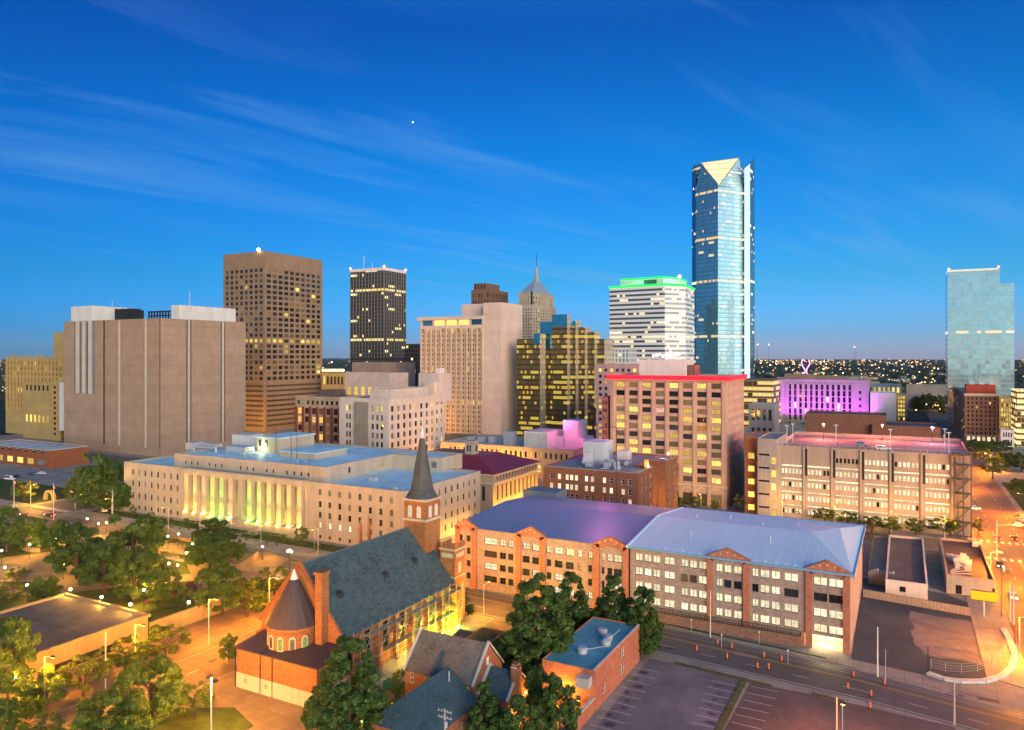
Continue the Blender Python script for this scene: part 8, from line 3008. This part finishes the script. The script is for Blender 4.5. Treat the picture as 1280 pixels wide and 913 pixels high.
mast(556, 886, 968, 'pale utility pole with crossarms in front of the hipped cottage', mat_plain('pale_pole', (.5, .44, .42)), .15, name='utility_pole', cross=2)
# overhead wires from that pole
hq = hz(886, x, y)
t = thing('overhead_wire', 'overhead wires running right from the crossarm pole', 'wires', (x, y, hq - .4))
mb = MB()
for k in (-1.1, 1.1):
    prev = None
    for i in range(13):
        f = i / 12
        p = (x + k + 34 * f, y - 6 * f, hq - .3 - 3.5 * f * (1 - f))
        if prev: mb.tube(prev, p, .025, 4)
        prev = p
mb.build('wire', dark_metal, t)
# fence round the vacant lot corner
t = thing('lot_fence', 'low wire fence curving round the corner of the vacant lot', 'fence', (*gp(1230, 838), 0))
fp = [gp(u, v) for u, v in ((1164, 836), (1182, 840), (1202, 842), (1222, 840), (1240, 833), (1254, 822), (1259, 808), (1255, 794))]
mb = MB()
for p in fp: mb.tube((*p, 0), (*p, 1.9), .05, 6)
mb.build('post', galv, t)
mb = MB()
for a, b_ in zip(fp[:-1], fp[1:]):
    for z in (.3, .8, 1.3, 1.85): mb.tube((*a, z), (*b_, z), .022, 4)
mb.build('wire', galv, t)
# orange delineator posts
def delineator():
    t = thing('traffic_post', 'x', 'traffic post', (0, 0, 0), 'orange traffic posts along the roadworks')
    mb = MB(); mb.cyl(0, 0, 0, .12, .42, .38, 8); mb.build('base', mat_plain('rubber', (.02, .02, .02), .8), t)
    mb = MB(); mb.cyl(0, 0, .12, 1.25, .16, .12, 10); mb.build('post', orange_plastic, t)
    mb = MB()
    for z in (.6, .95): mb.cyl(0, 0, z, z + .12, .158, .154, 10)
    islands(mb, 'reflector', mat_plain('pale_orange', (.7, .35, .2)), t)
    return t


D0 = delineator(); first = True
ords = ('first', 'second', 'third', 'fourth', 'fifth', 'sixth', 'seventh', 'eighth', 'ninth', 'tenth', 'eleventh', 'twelfth', 'thirteenth', 'fourteenth')
for i, (u, v) in enumerate(((834, 779), (871, 814), (897, 806), (909, 824), (915, 811), (947, 836), (955, 822), (961, 837), (977, 827), (1060, 862), (1067, 847), (1089, 871), (1088, 886), (1106, 857))):
    o = D0 if first else copy_tree(D0)
    first = False
    o.location = (*gp(u, v), .0)
    o['label'] = ords[i] + ' orange traffic post from the left along the road before the lit garage'
# lamp posts on the roof deck
for i, (u, vb) in enumerate(((973, 556), (991, 554), (1045, 556), (1113, 563), (1181, 562), (1186, 568))):
    d = (CAM_H - 26.6) * FOC / (vb - HZ)
    x, y = px_d(u, d)
    y = min(y, 350); x = min(max(x, -41), 19)
    t = thing('deck_lamp', ords[i] + ' tall white lamp post from the left on the concrete garage roof', 'lamp post', (x, y, 26.6), 'lamp posts on the garage roof')
    mb = MB(); mb.tube((x, y, 26.6), (x, y, 34.2), .14, 6); mb.build('post', MATS['white_metal'], t)
    mb = MB(); mb.box(x - .7, x + .7, y - .25, y + .25, 34.2, 34.5); mb.build('head', MATS['white_metal'], t)
for i, (x, y, c_, pw_) in enumerate(((-30, 335, (1, .16, .12), 6500), (-8, 342, (1, .18, .10), 6500), (10, 340, (.9, .25, .35), 3500))):
    t = thing('deck_floodlight', ('left', 'middle', 'right')[i] + ' red floodlight post near the back of the concrete garage roof', 'floodlight', (x, y, 26.6), 'red floodlights on the garage roof')
    mb = MB(); mb.tube((x, y, 26.6), (x, y, 33), .1, 6); mb.build('post', dark_metal, t); mb = MB(); mb.box(x - .4, x + .4, y - .3, y + .3, 33, 33.4); mb.build('head', mat_emit('flood_red', (1, .2, .12), 3), t)
    light(t, (x, y - .4, 32.7), pw_, c_, .5)

# ================================================================== cars
def car(x, y, ang, paint, label, z=0.0, suv=False, lights=None, group=None, L=4.6, van=False):
    t = thing('parked_car' if not lights else 'car', label, 'van' if van else 'car', (x, y, z), group)
    t.rotation_euler = (0, 0, ang)
    W2 = .92
    hb = 1.0 if suv or van else .85
    hr = 2.1 if van else (1.72 if suv else 1.42)

    def prof(pts, w, name, mat, inset=.0):
        mb = MB()
        n = len(pts)
        for s in (-1, 1):
            q = [(a, s * (w - (inset * max(0, (c - hb)) if c > hb else 0)), c) for a, c in pts]
            mb.poly(q if s < 0 else q[::-1])
        for k in range(n):
            a, b_ = pts[k], pts[(k + 1) % n]
            wa = w - (inset * max(0, a[1] - hb)); wb = w - (inset * max(0, b_[1] - hb))
            mb.poly([(a[0], -wa, a[1]), (a[0], wa, a[1]), (b_[0], wb, b_[1]), (b_[0], -wb, b_[1])])
        o = bpy.data.objects.new(name, mb.mesh(name, mat)); COL.objects.link(o); o.parent = t
        return o
    h = L / 2
    prof([(-h, .35), (h, .35), (h, .68), (h - .15, hb - .12), (h * .38, hb), (-h + .25, hb), (-h, hb - .15)], W2, 'body', paint)
    if van: cab = [(h * .55, hb + .002), (h * .35, hr), (-h + .06, hr), (-h + .05, hb + .002)]
    elif suv: cab = [(h * .40, hb + .002), (h * .12, hr), (-h + .35, hr), (-h + .12, hb + .002)]
    else: cab = [(h * .38, hb + .002), (h * .05, hr), (-h * .48, hr), (-h * .78, hb + .002)]
    c = prof(cab, W2 - .04, 'cabin', paint, .16)
    top = [(p[0] * .97, min(p[1] - .10, hr - .12) if p[1] > hb + .01 else hb + .10) for p in cab]
    prof(top, W2 - .015, 'window', G['glass_dark'], .16)
    for (wx, wy) in ((h * .62, -1), (h * .62, 1), (-h * .62, -1), (-h * .62, 1)):
        mb = MB(); mb.tube((wx, wy * (W2 - .2), .33), (wx, wy * (W2 + .02), .33), .33, 12); o = bpy.data.objects.new('wheel', mb.mesh('wheel', dark_metal)); COL.objects.link(o); o.parent = t
    for s in (-1, 1):
        mb = MB(); mb.box(h - .06, h + .03, s * .62 - .18, s * .62 + .18, .58, .76); o = bpy.data.objects.new('headlight', mb.mesh('headlight', mat_emit('headlight_on', (1, .9, .7), 14) if lights else mat_emit('headlight_off', (1, .9, .8), .15))); COL.objects.link(o); o.parent = t
        mb = MB(); mb.box(-h - .03, -h + .06, s * .66 - .16, s * .66 + .16, .62, .82); o = bpy.data.objects.new('taillight', mb.mesh('taillight', mat_emit('taillight_on', (1, .05, .03), 10) if lights else mat_emit('taillight_off', (.5, .03, .02), .15))); COL.objects.link(o); o.parent = t
    return t


def paint(nm, c, rough=.3):
    m_ = mat_plain('paint_' + nm, c, rough, .05, 1.0, 0, .5)
    return m_


pw_, pb_, pr_, pg_, pk_ = paint('white', (.72, .72, .72)), paint('blue', (.05, .10, .24)), paint('red', (.35, .04, .04)), paint('grey', (.3, .31, .33)), paint('black', (.02, .02, .022))
DZ = 26.62
def deck(u, v): d = (CAM_H - DZ) * FOC / (v - HZ); return px_d(u, d)
x, y = deck(1077, 558); car(x, y, R_(12), pg_, 'silver grey car on the concrete garage roof', DZ, suv=True)
x, y = deck(1104, 563); car(x, y, R_(14), pw_, 'white sport utility car on the concrete garage roof', DZ, suv=True, L=5.0)
for i, (u, v, p_, lb, vn) in enumerate(((12, 600, pw_, 'white van before the low red brick shop', True), (40, 594, pb_, 'dark blue car before the low red brick shop', False), (52, 593, pw_, 'white car at the right end of the low red brick shop', False), (22, 597, pk_, 'black car beside the white van at the low brick shop', False))):
    x, y = gp(u, v); car(x, y, R_(8), p_, lb, van=vn, L=5.6 if vn else 4.6)
for i, (x, y) in enumerate(((-76, 284.5), (-68, 284.5), (-58, 284.7))):
    car(x, y, 0 if i else R_(180), (pw_, pg_, pw_)[i], ('left white car', 'grey car', 'right white car')[i] + ' parked on the back street under the arcade')
for i, y in enumerate((318, 326, 334, 343)):
    car(38.6, y, R_(90), (pr_, pr_, pg_, pk_)[i], ('nearest red car', 'second red car', 'grey car', 'black car')[i] + ' parked at the kerb of the avenue lawn')
car(24.5, 226, R_(-90), pg_, 'grey car with headlights on coming down the avenue', lights=True)
for i, (x, y, a_, p_) in enumerate(((24.4, 186, -90, pw_), (24.8, 258, -90, pk_), (36.2, 232, 90, pg_), (32.8, 205, 90, pr_), (36.4, 322, 90, pw_), (25, 350, -90, pg_))):
    car(x, y, R_(a_), p_, ('white car with headlights on nearest the viewer on the avenue', 'black car with headlights on nearing the avenue crosswalk', 'grey car with tail lights on in the right lane of the avenue', 'red car with tail lights on in the middle lane of the avenue', 'white car with tail lights on beyond the avenue crosswalk', 'grey car with headlights on beyond the avenue crosswalk')[i], lights=True)
car(-70, 154.3, R_(-1.5), pk_, 'black car with tail lights on passing the teal roofed hall', lights=True)
car(27.8, 296, R_(90), pr_, 'red car with tail lights on at the avenue crosswalk', lights=True); car(32.6, 298, R_(90), pk_, 'black car with tail lights on at the avenue crosswalk', lights=True)
for i, (u, v) in enumerate(((30, 646), (62, 646), (128, 640), (12, 640))):
    x, y = gp(u, v); car(x, y, R_(180) if i % 2 else R_(170), (pr_, pk_, pw_, pg_)[i], ('red car', 'black car', 'white car', 'grey car')[i] + ' with lights on crossing the far left junction', lights=True)
for i in range(8):
    x = -48 + i * 5.4
    car(x, 372, R_(90), (pb_, pk_, pb_, pg_, pb_, pk_, pw_, pb_)[i], ords[i] + ' car from the left in the row behind the concrete garage roof', 23.0, group='cars parked on the far deck')
t = thing('parking_deck', 'dark upper parking deck behind the red lit garage roof', 'garage', (-30, 372, 0))
mb = MB(); mb.box(-56, -2, 362, 384, 0, 22.98); mb.build('wall', brownroof, t)
mb = MB(); mb.box(-56, -2, 362, 362.4, 22.981, 24.0); mb.build('parapet', brownroof, t)
# bin by the church, statue on the crossing
x, y = gp(492, 862)
t = thing('dumpster', 'green waste skip with white bags below the church scaffold', 'skip', (x, y, 0))
mb = MB(); mb.prism([(x - 1.8, y - .9), (x + 1.8, y - .9), (x + 1.8, y + .9), (x - 1.8, y + .9)], .1, 1.5); mb.build('tub', mat_plain('skip_green', (.02, .16, .09)), t)
mb = MB()
for k in range(5): mb.ball(x - 2.6 + k * .7, y + .9 + (k % 2) * .5, .5, .5, 0, 8, 5, .8)
mb.build('bag', MATS['white_metal'], t)
# radio masts with red beacons on the horizon, a bright point in the sky
for i, (u, d) in enumerate(((947, 5200), (961, 5600), (1068, 6000))):
    x, y = px_d(u, d)
    ztop = hz((431, 431, 434)[i], x, y)
    t = thing('radio_mast', ('left', 'middle', 'right')[i] + ' thin radio mast with red beacon on the horizon beside the tallest tower', 'mast', (x, y, 0), 'radio masts on the horizon')
    mb = MB(); mb.tube((x, y, 0), (x, y, ztop), 1.0, 4); mb.build('mast', dark_metal, t)
    mb = MB(); mb.ball(x, y, ztop, 4.5, 0, 6, 4); mb.build('beacon', red_beacon, t)
x, y = px_d(516, 20000)
mb = MB(); mb.ball(0, 0, 0, 20, 0, 8, 6); o = mb.build('moon', mat_emit('moon_white', (1, .97, .9), 1.6)); o.location = (x, y, hz(153, x, y)); tag(o, 'tiny white moon speck high in the blue sky', 'moon')

# ================================================================== dusk haze over the suburbs
hm = bpy.data.materials.new('haze_air')
hm.use_nodes = True
hn = N(hm.node_tree)
hm.node_tree.nodes.clear()
ho = hn.add('ShaderNodeOutputMaterial')
hv = hn.add('ShaderNodeVolumePrincipled')
hv.inputs['Color'].default_value = (.80, .86, .95, 1)
hv.inputs['Density'].default_value = 0.000015
hm.node_tree.links.new(hv.outputs[0], ho.inputs['Volume'])
mb = MB()
mb.box(-14500, 14500, -2500, 14500, -1.5, 330)
tag(mb.build('haze', hm), 'thin blue dusk haze over the city', 'haze', kind='stuff')
